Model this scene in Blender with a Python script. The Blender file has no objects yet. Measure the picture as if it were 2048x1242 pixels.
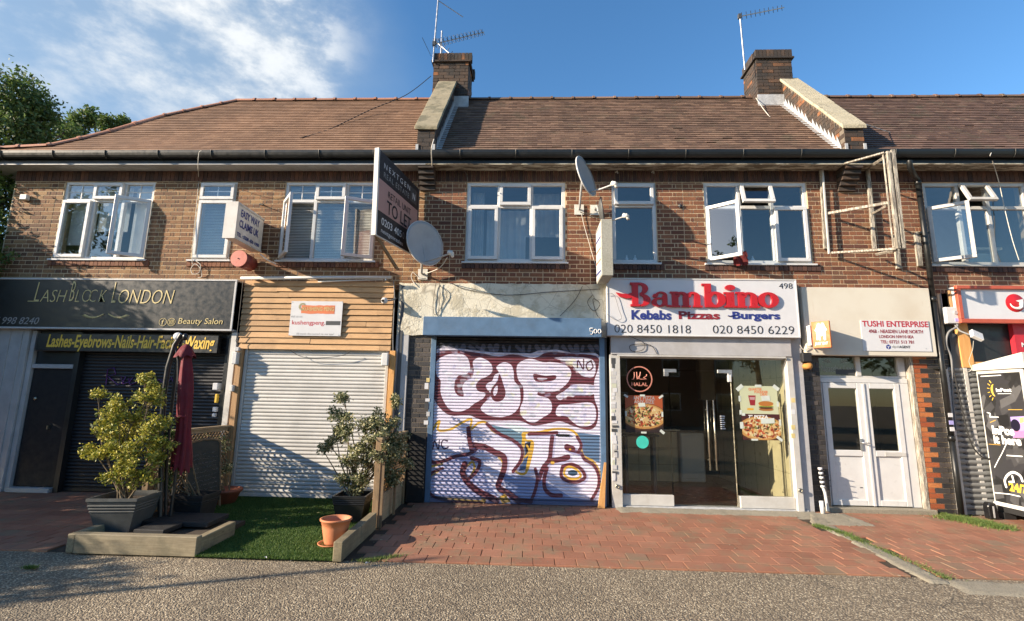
import bpy, math, random
import numpy as np
from mathutils import Vector, Matrix

# ------------------------------------------------------------------ scene, camera, world, sun, exposure
SC = bpy.context.scene
COL = SC.collection
random.seed(7); RNG = np.random.default_rng(7)
rad = math.radians

F_PX = 1000.0                                   # focal length for a 2048 px wide frame
PITCH, YAW, ROLL = rad(9.93), rad(2.16), rad(0.97)
CAM = np.array([0.0, -8.13, 1.63])
_f = np.array([-math.sin(YAW)*math.cos(PITCH), math.cos(YAW)*math.cos(PITCH), math.sin(PITCH)])
_r = np.array([math.cos(YAW), math.sin(YAW), 0.0])
_u = np.cross(_r, _f)
RT = _r*math.cos(ROLL) + _u*math.sin(ROLL)
UP = -_r*math.sin(ROLL) + _u*math.cos(ROLL)
FW = _f
cam_d = bpy.data.cameras.new('camera'); cam = bpy.data.objects.new('camera', cam_d); COL.objects.link(cam)
cam_d.sensor_width = 36.0; cam_d.lens = 36.0*F_PX/2048.0
cam_d.clip_start = 0.05; cam_d.clip_end = 2000
M = Matrix.Identity(4)
for i in range(3):
    M[i][0] = RT[i]; M[i][1] = UP[i]; M[i][2] = -FW[i]; M[i][3] = CAM[i]
cam.matrix_world = M
SC.camera = cam

SUN_TRAVEL = Vector((2.7, 1.0, -1.08)).normalized()
sd = bpy.data.lights.new('sun', 'SUN'); sun = bpy.data.objects.new('sun', sd); COL.objects.link(sun)
sd.energy = 5.0; sd.angle = rad(0.5); sd.color = (1.0, 0.84, 0.65)
sun.rotation_euler = SUN_TRAVEL.to_track_quat('-Z', 'Y').to_euler()
sun.location = (-30, -8, 14)

world = bpy.data.worlds.new('World'); SC.world = world; world.use_nodes = True
wn = world.node_tree.nodes; wl = world.node_tree.links; wn.clear()
w_out = wn.new('ShaderNodeOutputWorld'); w_bg = wn.new('ShaderNodeBackground')
w_bg.inputs['Strength'].default_value = 0.10
sky = wn.new('ShaderNodeTexSky'); sky.sky_type = 'NISHITA'; sky.sun_disc = False
sky.sun_elevation = math.asin(-SUN_TRAVEL.z); sky.sun_rotation = math.atan2(-SUN_TRAVEL.x, -SUN_TRAVEL.y)
sky.air_density = 1.0; sky.dust_density = 0.3; sky.ozone_density = 2.2
hs = wn.new('ShaderNodeHueSaturation'); hs.inputs['Saturation'].default_value = 1.22; hs.inputs['Value'].default_value = 1.05
wl.new(sky.outputs[0], hs.inputs['Color'])
tc = wn.new('ShaderNodeTexCoord')
def w_math(op, a, b=None):
    n = wn.new('ShaderNodeMath'); n.operation = op
    for i, x in enumerate((a, b)):
        if x is None: continue
        if isinstance(x, (int, float)): n.inputs[i].default_value = x
        else: wl.new(x, n.inputs[i])
    return n.outputs[0]
def w_noise(scale, detail, rough, off, sc=(1, 1, 1.8)):
    mp = wn.new('ShaderNodeMapping'); mp.inputs['Location'].default_value = off; mp.inputs['Scale'].default_value = sc
    wl.new(tc.outputs['Generated'], mp.inputs[0])
    n = wn.new('ShaderNodeTexNoise'); n.inputs['Scale'].default_value = scale; n.inputs['Detail'].default_value = detail
    n.inputs['Roughness'].default_value = rough; wl.new(mp.outputs[0], n.inputs[0]); return n.outputs[0]
def w_ramp(v, a, b):
    n = wn.new('ShaderNodeMapRange'); n.interpolation_type = 'SMOOTHSTEP'; wl.new(v, n.inputs[0])
    n.inputs[1].default_value = a; n.inputs[2].default_value = b; return n.outputs[0]
def w_dot(d):
    n = wn.new('ShaderNodeVectorMath'); n.operation = 'DOT_PRODUCT'; wl.new(tc.outputs['Generated'], n.inputs[0])
    n.inputs[1].default_value = d; return n.outputs['Value']
def ray_np(x, y): 
    d = RT*(x-1024)/F_PX + UP*(621-y)/F_PX + FW
    return d/np.linalg.norm(d)
cd = ray_np(240, 30)
west = w_dot(tuple(cd))
n1 = w_noise(2.6, 7, 0.5, (1.3, 4.1, 0.7))
n2 = w_noise(9.0, 8, 0.6, (5.3, 0.4, 2.2))
# thin veil over the western part of the sky
veil = w_ramp(w_math('ADD', west, w_math('MULTIPLY', n1, 0.10)), 0.955, 1.05)
puff = w_math('MULTIPLY', w_ramp(w_math('ADD', w_math('MULTIPLY', n1, 0.45), w_math('MULTIPLY', n2, 0.55)), 0.46, 0.68), w_ramp(w_dot(tuple(ray_np(340, -60))), 0.95, 0.998))
def w_mix(fac, a, b):
    n = wn.new('ShaderNodeMix'); n.data_type = 'RGBA'; wl.new(fac, n.inputs[0])
    for i, x in ((6, a), (7, b)):
        if isinstance(x, tuple): n.inputs[i].default_value = x
        else: wl.new(x, n.inputs[i])
    return n.outputs[2]
c1 = w_mix(w_math('MULTIPLY', veil, 0.66), hs.outputs[0], (1.75, 2.3, 2.85, 1))
c2 = w_mix(puff, c1, (4.5, 4.55, 4.5, 1))
mask2 = w_math('MULTIPLY', w_ramp(w_dot(tuple(ray_np(535, 110))), 0.990, 0.9985), w_ramp(n2, 0.50, 0.66))
c2 = w_mix(w_math('MULTIPLY', mask2, 0.8), c2, (4.0, 4.2, 4.4, 1))
wl.new(c2, w_bg.inputs['Color']); wl.new(w_bg.outputs[0], w_out.inputs[0])

SC.view_settings.view_transform = 'Standard'; SC.view_settings.look = 'None'
SC.view_settings.gamma = 1.0; SC.view_settings.use_curve_mapping = False
SC.view_settings.exposure = 1.25
SC.cycles.max_bounces = 8; SC.cycles.transparent_max_bounces = 16; SC.cycles.use_denoising = True

# ------------------------------------------------------------------ measuring helpers (photo survey -> metres on real planes)
def _ray(x, y): return RT*(x-1024)/F_PX + UP*(621-y)/F_PX + FW
def P(x, y, Y=0.0):
    d = _ray(x, y); return tuple(CAM + d*(Y-CAM[1])/d[1])
def PX(x, y, X):
    d = _ray(x, y); return tuple(CAM + d*(X-CAM[0])/d[0])
def gz(Y): return 0.02 + 0.035*Y if Y > -6 else -0.19
def PG(x, y, h=0.0):
    d = _ray(x, y); t = (h+0.02+0.035*CAM[1]-CAM[2])/(d[2]-0.035*d[1]); return tuple(CAM + d*t)

# ------------------------------------------------------------------ materials
MATS = {}
class NT:
    def __init__(s, name):
        s.m = bpy.data.materials.new(name); s.m.use_nodes = True; s.n = s.m.node_tree.nodes; s.l = s.m.node_tree.links
        s.b = s.n['Principled BSDF']; s.out = s.n['Material Output']
        s.pos = None
    def coords(s):
        if s.pos is None:
            g = s.n.new('ShaderNodeNewGeometry'); s.pos = g.outputs['Position']
        return s.pos
    def mapped(s, scale=(1, 1, 1), rot=(0, 0, 0)):
        m = s.n.new('ShaderNodeMapping'); m.inputs['Scale'].default_value = scale; m.inputs['Rotation'].default_value = rot
        s.l.new(s.coords(), m.inputs[0]); return m.outputs[0]
    def noise(s, scale, detail=4, rough=0.55, vec=None, dist=0.0):
        n = s.n.new('ShaderNodeTexNoise'); n.inputs['Scale'].default_value = scale; n.inputs['Detail'].default_value = detail
        n.inputs['Roughness'].default_value = rough; n.inputs['Distortion'].default_value = dist
        s.l.new(vec or s.coords(), n.inputs[0]); return n.outputs[0]
    def voro(s, scale, feature='F1', vec=None, out=0):
        n = s.n.new('ShaderNodeTexVoronoi'); n.feature = feature; n.inputs['Scale'].default_value = scale
        s.l.new(vec or s.coords(), n.inputs[0]); return n.outputs[out]
    def ramp(s, v, stops, interp='LINEAR'):
        r = s.n.new('ShaderNodeValToRGB'); r.color_ramp.interpolation = interp; e = r.color_ramp.elements
        while len(e) < len(stops): e.new(0.5)
        for q, (p_, c) in zip(e, stops):
            q.position = p_; q.color = (c, c, c, 1) if isinstance(c, (int, float)) else (*c, 1)
        s.l.new(v, r.inputs[0]); return r.outputs[0]
    def mix(s, f, a, b, mode='MIX'):
        n = s.n.new('ShaderNodeMix'); n.data_type = 'RGBA'; n.blend_type = mode
        for i, x in ((0, f), (6, a), (7, b)):
            if isinstance(x, tuple): n.inputs[i].default_value = (*x[:3], 1)
            elif isinstance(x, (int, float)): n.inputs[i].default_value = x
            else: s.l.new(x, n.inputs[i])
        return n.outputs[2]
    def math(s, op, a, b=None, c=None):
        n = s.n.new('ShaderNodeMath'); n.operation = op
        for i, x in enumerate((a, b, c)):
            if x is None: continue
            if isinstance(x, (int, float)): n.inputs[i].default_value = x
            else: s.l.new(x, n.inputs[i])
        return n.outputs[0]
    def rnd(s):
        """a random number per piece: the object's own plus the piece attribute of a joined mesh"""
        o = s.n.new('ShaderNodeObjectInfo'); a = s.n.new('ShaderNodeAttribute'); a.attribute_name = 'rnd'
        return s.math('FRACT', s.math('ADD', o.outputs['Random'], a.outputs['Fac']))
    def bump(s, h, strength, dist=0.01):
        n = s.n.new('ShaderNodeBump'); n.inputs['Strength'].default_value = strength; n.inputs['Distance'].default_value = dist
        s.l.new(h, n.inputs['Height']); s.l.new(n.outputs[0], s.b.inputs['Normal'])
    def set(s, col=None, rough=None, metal=None, spec=None):
        if col is not None:
            if isinstance(col, tuple): s.b.inputs['Base Color'].default_value = (*col, 1)
            else: s.l.new(col, s.b.inputs['Base Color'])
        if rough is not None:
            if isinstance(rough, (int, float)): s.b.inputs['Roughness'].default_value = rough
            else: s.l.new(rough, s.b.inputs['Roughness'])
        if metal is not None: s.b.inputs['Metallic'].default_value = metal
        if spec is not None: s.b.inputs['Specular IOR Level'].default_value = spec
def plain(name, col, rough=0.6, metal=0.0, var=0.18, scale=6, bump=0.15, bscale=60, dirt=None):
    """painted / moulded surface with slight uneven colour, wear and fine relief"""
    t = NT(name)
    k = t.ramp(t.noise(scale, 5), [(0.3, 1.0-var), (0.7, 1.0)])
    c = t.mix(1.0, tuple(col), k, 'MULTIPLY')
    if dirt:
        d = t.ramp(t.noise(2.3, 8, 0.7), [(0.5, 0.0), (0.72, 1.0)])
        c = t.mix(t.math('MULTIPLY', d, dirt[3]), c, tuple(dirt[:3]))
    t.set(c, None, metal)
    t.set(rough=t.ramp(t.noise(scale*2, 3), [(0.3, max(0.05, rough-0.1)), (0.7, min(1, rough+0.1))]))
    if bump: t.bump(t.noise(bscale, 3), bump, 0.004)
    MATS[name] = t.m; return t.m
def brick_mat(name, stops, rough=0.85, rel=0.5, soot=0.0, sootc=(0.03, 0.027, 0.025)):
    t = NT(name); c = t.ramp(t.rnd(), stops)
    n = t.noise(45, 5, 0.65); c = t.mix(1.0, c, t.ramp(n, [(0.3, 0.68), (0.7, 1.15)]), 'MULTIPLY')
    c = t.mix(1.0, c, t.ramp(t.noise(1.7, 4), [(0.35, 0.8), (0.65, 1.08)]), 'MULTIPLY')
    if soot: c = t.mix(t.math('MULTIPLY', t.ramp(t.noise(3.1, 6, 0.7), [(0.38, 0.0), (0.6, 1.0)]), soot), c, sootc)
    t.set(c, rough); t.bump(t.noise(120, 5, 0.7), rel, 0.006); MATS[name] = t.m; return t.m

brick_mat('brick_brown', [(0.0, (0.12, 0.046, 0.028)), (0.25, (0.175, 0.068, 0.036)), (0.5, (0.215, 0.085, 0.042)), (0.75, (0.25, 0.105, 0.05)), (0.93, (0.15, 0.07, 0.042)), (1.0, (0.25, 0.125, 0.062))])
brick_mat('brick_tan', [(0.0, (0.12, 0.056, 0.028)), (0.3, (0.18, 0.085, 0.040)), (0.6, (0.225, 0.11, 0.048)), (0.85, (0.26, 0.135, 0.056)), (1.0, (0.30, 0.175, 0.08))])
brick_mat('brick_sooty', [(0.0, (0.04, 0.03, 0.024)), (0.55, (0.08, 0.05, 0.034)), (0.86, (0.12, 0.07, 0.042)), (0.93, (0.30, 0.12, 0.045)), (1.0, (0.36, 0.14, 0.05))], soot=0.8)
brick_mat('brick_black', [(0.0, (0.028, 0.026, 0.027)), (0.6, (0.05, 0.045, 0.044)), (1.0, (0.085, 0.07, 0.062))], rough=0.6, rel=0.25)
brick_mat('brick_orange', [(0.0, (0.33, 0.075, 0.025)), (0.6, (0.45, 0.13, 0.04)), (1.0, (0.5, 0.19, 0.06))], rel=0.4)
brick_mat('brick_dark_soldier', [(0.0, (0.05, 0.025, 0.022)), (0.5, (0.095, 0.042, 0.03)), (1.0, (0.15, 0.065, 0.04))], soot=0.35)
t = NT('mortar'); n = t.noise(30, 6, 0.7)
t.set(t.mix(t.ramp(t.noise(2.0, 5), [(0.45, 0.0), (0.75, 0.45)]), t.mix(n, (0.50, 0.38, 0.235), (0.68, 0.54, 0.36)), (0.3, 0.225, 0.14)), 0.95); t.bump(t.noise(150, 4), 0.5, 0.006); MATS['mortar'] = t.m
t = NT('mortar_dark'); t.set(t.mix(t.noise(12, 6, 0.7), (0.10, 0.085, 0.07), (0.2, 0.165, 0.125)), 0.95); t.bump(t.noise(100, 4), 0.5, 0.006); MATS['mortar_dark'] = t.m
def tile_mat(name, stops, lich=0.0):
    t = NT(name); c = t.ramp(t.rnd(), stops)
    c = t.mix(1.0, c, t.ramp(t.noise(0.9, 6, 0.65), [(0.35, 0.75), (0.65, 1.12)]), 'MULTIPLY')
    c = t.mix(1.0, c, t.ramp(t.noise(60, 4, 0.65), [(0.3, 0.8), (0.7, 1.1)]), 'MULTIPLY')
    if lich:
        c = t.mix(t.math('MULTIPLY', t.ramp(t.noise(2.6, 9, 0.75), [(0.52, 0.0), (0.66, 1.0)]), lich), c, (0.085, 0.075, 0.045))
        c = t.mix(t.math('MULTIPLY', t.ramp(t.noise(26, 3, 0.6), [(0.68, 0.0), (0.74, 1.0)]), lich), c, (0.42, 0.37, 0.28))
    t.set(c, 0.8); t.bump(t.noise(90, 4, 0.7), 0.4, 0.006); MATS[name] = t.m
tile_mat('tile_new', [(0.0, (0.21, 0.116, 0.066)), (0.5, (0.24, 0.135, 0.077)), (1.0, (0.275, 0.16, 0.095))])
tile_mat('tile_old', [(0.0, (0.12, 0.07, 0.046)), (0.35, (0.145, 0.085, 0.056)), (0.7, (0.17, 0.10, 0.066)), (1.0, (0.22, 0.135, 0.088))], lich=0.55)
tile_mat('tile_older', [(0.0, (0.10, 0.057, 0.042)), (0.4, (0.125, 0.072, 0.052)), (0.8, (0.155, 0.092, 0.066)), (1.0, (0.2, 0.125, 0.09))], lich=0.8)
tile_mat('ridge_red', [(0.0, (0.33, 0.14, 0.08)), (1.0, (0.42, 0.2, 0.13))])
t = NT('paver'); c = t.ramp(t.rnd(), [(0.0, (0.26, 0.108, 0.062)), (0.45, (0.305, 0.132, 0.077)), (0.8, (0.335, 0.152, 0.09)), (0.94, (0.285, 0.128, 0.08)), (1.0, (0.23, 0.15, 0.095))])
c = t.mix(1.0, c, t.ramp(t.noise(1.6, 6, 0.65), [(0.3, 0.72), (0.7, 1.1)]), 'MULTIPLY')
c = t.mix(t.math('MULTIPLY', t.ramp(t.noise(2.8, 8, 0.72), [(0.48, 0.0), (0.64, 1.0)]), 0.6), c, (0.18, 0.15, 0.09))
c = t.mix(t.ramp(t.noise(5.5, 7, 0.75), [(0.62, 0.0), (0.74, 0.55)]), c, (0.11, 0.085, 0.06))
c = t.mix(1.0, c, t.ramp(t.noise(170, 3), [(0.3, 0.8), (0.7, 1.1)]), 'MULTIPLY')
t.set(c, 0.85); t.bump(t.noise(200, 4, 0.7), 0.35, 0.004); MATS['paver'] = t.m
t = NT('asphalt'); v = t.voro(64, out=1)   # exposed chippings
vv = t.n.new('ShaderNodeSeparateColor'); t.l.new(v, vv.inputs[0])
st = t.ramp(vv.outputs[0], [(0.0, (0.11, 0.083, 0.055)), (0.3, (0.215, 0.168, 0.11)), (0.6, (0.33, 0.265, 0.175)), (0.85, (0.42, 0.345, 0.235)), (0.96, (0.64, 0.55, 0.39))])
dd = t.voro(64); c = t.mix(t.ramp(dd, [(0.3, 0.0), (0.65, 0.85)]), st, (0.12, 0.095, 0.066))
c = t.mix(1.0, c, t.ramp(t.noise(0.8, 7, 0.65), [(0.3, 0.78), (0.7, 1.15)]), 'MULTIPLY')
c = t.mix(t.ramp(t.noise(160, 2), [(0.62, 0.0), (0.7, 0.7)]), c, (0.32, 0.29, 0.22))
c = t.mix(t.ramp(t.noise(0.55, 8, 0.7, dist=1.2), [(0.54, 0.0), (0.66, 0.4)]), c, (0.10, 0.085, 0.065))
c = t.mix(t.ramp(t.noise(2.2, 8, 0.75), [(0.64, 0.0), (0.7, 0.5)]), c, (0.36, 0.31, 0.22))
crk = t.ramp(t.voro(0.55, 'DISTANCE_TO_EDGE', vec=t.mapped((1, 1.6, 1))), [(0.0, 1.0), (0.006, 0.0)])
c = t.mix(t.math('MULTIPLY', crk, t.ramp(t.noise(1.1, 4), [(0.48, 0.0), (0.56, 0.8)])), c, (0.05, 0.042, 0.032))
t.set(c, 0.9); t.bump(t.math('SUBTRACT', 1.0, dd), 0.8, 0.012); MATS['asphalt'] = t.m
t = NT('concrete'); c = t.mix(t.noise(5, 8, 0.7), (0.17, 0.15, 0.11), (0.34, 0.31, 0.24)); c = t.mix(t.ramp(t.noise(60, 4, 0.7), [(0.5, 0.0), (0.7, 0.6)]), c, (0.09, 0.08, 0.06))
t.set(c, 0.95); t.bump(t.noise(50, 6, 0.75), 0.8, 0.012); MATS['concrete'] = t.m
def wood_mat(name, a, b, scale=3.0, knots=0.6, axis='X', rough=0.75, bumps=0.35, grime=None):
    t = NT(name); sc = {'X': (1.2, 18, 18), 'Z': (18, 18, 1.2), 'Y': (18, 1.2, 18)}[axis]
    v = t.mapped(sc); n = t.noise(scale, 6, 0.6, vec=v, dist=0.6)
    c = t.mix(t.ramp(n, [(0.3, 0.0), (0.7, 1.0)]), a, b)
    r = t.rnd(); c = t.mix(1.0, c, t.ramp(r, [(0.0, 0.78), (1.0, 1.12)]), 'MULTIPLY')
    sk = {'X': (3, 12, 12), 'Z': (12, 12, 3), 'Y': (12, 3, 12)}[axis]
    kn = t.ramp(t.voro(1.0, vec=t.mapped(sk)), [(0.05, 1.0), (0.13, 0.0)])
    c = t.mix(t.math('MULTIPLY', kn, knots), c, tuple(x*0.22 for x in a))
    if grime: c = t.mix(t.ramp(t.noise(3.5, 7, 0.7), [(0.45, 0.0), (0.65, grime[3])]), c, tuple(grime[:3]))
    t.set(c, rough); t.bump(n, bumps, 0.004); MATS[name] = t.m
wood_mat('wood_cladding', (0.42, 0.24, 0.11), (0.54, 0.345, 0.175), grime=(0.27, 0.165, 0.085, 0.5))
wood_mat('wood_post', (0.36, 0.2, 0.09), (0.5, 0.31, 0.15), axis='Z')
wood_mat('wood_orange', (0.5, 0.24, 0.07), (0.62, 0.34, 0.12), axis='Z')
wood_mat('wood_fence', (0.17, 0.105, 0.055), (0.28, 0.185, 0.10), axis='Z', grime=(0.09, 0.07, 0.04, 0.6))
wood_mat('wood_fence_rail', (0.27, 0.19, 0.11), (0.40, 0.30, 0.18), axis='Y', grime=(0.15, 0.12, 0.075, 0.6))
wood_mat('wood_sleeper', (0.2, 0.16, 0.10), (0.33, 0.28, 0.18), axis='X', grime=(0.10, 0.09, 0.055, 0.7))
wood_mat('wood_sleeper_y', (0.17, 0.135, 0.08), (0.28, 0.23, 0.14), axis='Y', grime=(0.09, 0.08, 0.05, 0.7))
t = NT('wood_flaking')
v = t.mapped((30, 30, 3)); f = t.ramp(t.noise(1.6, 8, 0.75, vec=v), [(0.46, 0.0), (0.52, 1.0)])
t.set(t.mix(f, (0.44, 0.40, 0.33), (0.18, 0.16, 0.13)), 0.85); t.bump(f, 0.6, 0.004); MATS['wood_flaking'] = t.m
plain('upvc', (0.62, 0.62, 0.61), 0.35, var=0.08, bump=0.0, dirt=(0.35, 0.31, 0.24, 0.18))
plain('upvc_dirty', (0.52, 0.51, 0.48), 0.45, var=0.15, bump=0.1, dirt=(0.28, 0.24, 0.18, 0.45))
plain('white_paint', (0.6, 0.585, 0.55), 0.6, dirt=(0.35, 0.28, 0.2, 0.4))
plain('lilac_paint', (0.42, 0.415, 0.42), 0.65, dirt=(0.25, 0.23, 0.2, 0.35))
plain('grey_frame', (0.42, 0.42, 0.42), 0.5, metal=0.0, dirt=(0.2, 0.17, 0.13, 0.3))
plain('black_plastic', (0.012, 0.012, 0.013), 0.3, bump=0.05)
plain('black_gutter', (0.009, 0.010, 0.010), 0.42, bump=0.0, var=0.1)
plain('black_matt', (0.015, 0.015, 0.016), 0.7)
plain('black_gloss', (0.016, 0.017, 0.018), 0.38, bump=0.03)
plain('door_black', (0.007, 0.007, 0.008), 0.7)
plain('dark_grey', (0.06, 0.062, 0.065), 0.5)
plain('pot_grey', (0.085, 0.09, 0.088), 0.55, var=0.3)
plain('terracotta', (0.52, 0.19, 0.085), 0.7, var=0.2)
plain('terracotta_dark', (0.28, 0.09, 0.05), 0.7)
plain('soil', (0.05, 0.035, 0.022), 0.95, bump=1.0, bscale=50)
plain('soffit_white', (0.42, 0.42, 0.40), 0.6, dirt=(0.2, 0.2, 0.17, 0.5))
plain('lead', (0.48, 0.49, 0.5), 0.55, var=0.3, scale=14, dirt=(0.3, 0.29, 0.27, 0.6))
plain('steel', (0.5, 0.5, 0.5), 0.35, metal=0.8)
plain('brass', (0.45, 0.42, 0.33), 0.3, metal=0.9)
plain('cable_white', (0.6, 0.57, 0.5), 0.6)
plain('cable_grey', (0.2, 0.2, 0.2), 0.6)
plain('cable_black', (0.02, 0.02, 0.02), 0.6)
plain('dish_grey', (0.36, 0.37, 0.38), 0.5, var=0.15, dirt=(0.2, 0.19, 0.16, 0.35))
plain('dish_mesh', (0.07, 0.075, 0.075), 0.6)
plain('red_plastic', (0.50, 0.015, 0.02), 0.35, bump=0)
plain('siren_pink', (0.62, 0.2, 0.15), 0.5)
plain('rag_red', (0.16, 0.02, 0.02), 0.9)
plain('siren_red', (0.22, 0.04, 0.035), 0.5)
plain('blue_shutter', (0.095, 0.175, 0.29), 0.5, var=0.2, dirt=(0.06, 0.08, 0.1, 0.4))
plain('blue_ink', (0.02, 0.035, 0.2), 0.6, bump=0)
plain('blue_logo', (0.015, 0.04, 0.24), 0.5, bump=0)
plain('black_ink', (0.015, 0.015, 0.018), 0.6, bump=0)
plain('red_ink', (0.45, 0.02, 0.035), 0.5, bump=0)
plain('maroon_ink', (0.25, 0.02, 0.03), 0.5, bump=0)
plain('white_ink', (0.8, 0.8, 0.78), 0.6, bump=0)
plain('grey_ink', (0.3, 0.3, 0.3), 0.6, bump=0)
plain('gold_ink', (0.62, 0.50, 0.22), 0.45, bump=0)
plain('yellow_ink', (0.80, 0.52, 0.06), 0.5, bump=0)
plain('orange_sign', (0.58, 0.14, 0.012), 0.5, bump=0)
plain('sign_white', (0.60, 0.605, 0.62), 0.4, var=0.05, bump=0)
plain('sign_grey_side', (0.5, 0.5, 0.5), 0.5)
plain('sign_red_frame', (0.48, 0.095, 0.05), 0.5, dirt=(0.3, 0.12, 0.08, 0.4))
plain('board_pink', (0.40, 0.23, 0.20), 0.6, var=0.05, bump=0)
plain('board_black', (0.02, 0.018, 0.02), 0.5, bump=0)
plain('lightbox', (0.7, 0.68, 0.62), 0.5, dirt=(0.3, 0.26, 0.2, 0.5))
plain('lightbox_moss', (0.42, 0.41, 0.35), 0.85, scale=50, var=0.45, bump=0.5, dirt=(0.2, 0.2, 0.14, 0.5))
plain('parasol_cloth', (0.15, 0.008, 0.018), 0.8, var=0.25, bump=0.3, bscale=200)
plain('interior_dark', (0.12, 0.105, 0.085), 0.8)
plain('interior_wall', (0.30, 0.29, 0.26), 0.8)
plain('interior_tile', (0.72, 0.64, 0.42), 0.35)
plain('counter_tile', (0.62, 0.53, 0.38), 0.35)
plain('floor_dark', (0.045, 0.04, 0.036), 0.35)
plain('blind_white', (0.7, 0.70, 0.66), 0.5, bump=0)
plain('curtain', (0.42, 0.42, 0.43), 0.9)
plain('neon_purple', (0.12, 0.03, 0.2), 0.3, bump=0)
plain('teal_sticker', (0.05, 0.52, 0.42), 0.5, bump=0)
plain('peach_ink', (0.55, 0.22, 0.16), 0.5, bump=0)
plain('poster_cream', (0.5, 0.52, 0.4), 0.6, bump=0)
plain('poster_orange', (0.62, 0.17, 0.06), 0.6, bump=0)
plain('tape', (0.55, 0.6, 0.55), 0.4, bump=0)
plain('chalkboard', (0.022, 0.028, 0.026), 0.7)
plain('bark', (0.12, 0.09, 0.06), 0.9, bump=1.0, bscale=30)
plain('stem', (0.16, 0.12, 0.07), 0.85)
plain('locker_frame', (0.6, 0.59, 0.55), 0.5, dirt=(0.35, 0.32, 0.26, 0.4))
plain('foam_orange', (0.55, 0.25, 0.06), 0.9, var=0.3, bump=0.6)
plain('pink_ink', (0.75, 0.16, 0.4), 0.5, bump=0)
plain('lilac_ink', (0.4, 0.38, 0.75), 0.5, bump=0)
t = NT('render_peeling')   # cracked and patched white render
a = t.ramp(t.noise(1.6, 9, 0.72), [(0.48, 0.0), (0.56, 1.0)]); cr = t.ramp(t.voro(3.0, 'DISTANCE_TO_EDGE', vec=t.mapped((1, 1, 1))), [(0.0, 1.0), (0.012, 0.0)])
c = t.mix(a, (0.60, 0.565, 0.46), (0.45, 0.41, 0.31)); c = t.mix(t.ramp(t.noise(9, 8, 0.7), [(0.6, 0.0), (0.68, 0.5)]), c, (0.3, 0.25, 0.18))
c = t.mix(t.math('MULTIPLY', cr, 0.55), c, (0.14, 0.11, 0.08))
t.set(c, 0.85); t.bump(t.math('ADD', a, t.noise(40, 5)), 0.7, 0.008); MATS['render_peeling'] = t.m
t = NT('render_cream'); c = t.mix(t.ramp(t.noise(1.4, 6, 0.6), [(0.4, 0.0), (0.7, 1.0)]), (0.60, 0.565, 0.475), (0.53, 0.475, 0.38))
c = t.mix(t.ramp(t.noise(2.2, 8, 0.7, vec=t.mapped((3, 3, .6))), [(0.6, 0.0), (0.75, 0.35)]), c, (0.4, 0.28, 0.18)); t.set(c, 0.8); t.bump(t.noise(60, 5), 0.2, 0.004); MATS['render_cream'] = t.m
t = NT('soffit_peeling'); f = t.ramp(t.noise(1.0, 9, 0.75, vec=t.mapped((2.5, 12, 12))), [(0.44, 0.0), (0.52, 1.0)])
t.set(t.mix(f, (0.5, 0.46, 0.36), (0.14, 0.11, 0.075)), 0.9); t.bump(f, 0.6, 0.006); MATS['soffit_peeling'] = t.m
t = NT('coping'); c = t.mix(t.noise(7, 8, 0.7), (0.16, 0.14, 0.09), (0.36, 0.31, 0.21)); c = t.mix(t.ramp(t.noise(3, 7, 0.7), [(0.5, 0.0), (0.62, 0.8)]), c, (0.10, 0.095, 0.06))
t.set(c, 0.95); t.bump(t.noise(40, 6, 0.75), 0.7, 0.01); MATS['coping'] = t.m
t = NT('coping_light'); c = t.mix(t.noise(6, 8, 0.7), (0.30, 0.26, 0.18), (0.50, 0.45, 0.32)); c = t.mix(t.ramp(t.noise(5, 7, 0.7), [(0.55, 0.0), (0.65, 0.7)]), c, (0.2, 0.18, 0.12))
t.set(c, 0.95); t.bump(t.noise(25, 6, 0.75), 0.9, 0.015); MATS['coping_light'] = t.m
def slat_mat(name, col, rough, dirt):
    t = NT(name); c = t.mix(1.0, tuple(col), t.ramp(t.rnd(), [(0.0, 0.9), (1.0, 1.04)]), 'MULTIPLY')
    c = t.mix(t.ramp(t.noise(1.5, 8, 0.7), [(0.45, 0.0), (0.7, dirt)]), c, tuple(x*0.55 for x in col))
    c = t.mix(t.ramp(t.noise(35, 5, 0.7, vec=t.mapped((.4, 1, 1))), [(0.6, 0.0), (0.75, dirt)]), c, tuple(x*0.5 for x in col))
    t.set(c, rough); t.b.inputs['Metallic'].default_value = 0.0; MATS[name] = t.m
slat_mat('slat_white', (0.54, 0.53, 0.50), 0.5, 0.5)
slat_mat('slat_black', (0.013, 0.013, 0.015), 0.45, 0.2)
slat_mat('slat_grey', (0.20, 0.205, 0.2), 0.4, 0.4)
def leaf_mat(name, stops, rough=0.55, trans=0.25):
    t = NT(name); c = t.ramp(t.rnd(), stops); t.set(c, rough)
    tr = t.n.new('ShaderNodeBsdfTranslucent'); t.l.new(c, tr.inputs[0]); mx = t.n.new('ShaderNodeMixShader'); mx.inputs[0].default_value = trans
    t.l.new(t.b.outputs[0], mx.inputs[1]); t.l.new(tr.outputs[0], mx.inputs[2]); t.l.new(mx.outputs[0], t.out.inputs[0]); MATS[name] = t.m
leaf_mat('leaf_tree', [(0.0, (0.04, 0.075, 0.016)), (0.5, (0.085, 0.14, 0.03)), (1.0, (0.16, 0.22, 0.06))], trans=.35)
leaf_mat('leaf_yellow', [(0.0, (0.07, 0.10, 0.02)), (0.3, (0.2, 0.23, 0.03)), (0.65, (0.48, 0.43, 0.06)), (0.9, (0.60, 0.52, 0.10)), (1.0, (0.07, 0.12, 0.03))])
leaf_mat('leaf_olive', [(0.0, (0.06, 0.085, 0.03)), (0.4, (0.14, 0.16, 0.065)), (0.7, (0.32, 0.31, 0.17)), (1.0, (0.52, 0.47, 0.27))])
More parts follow.
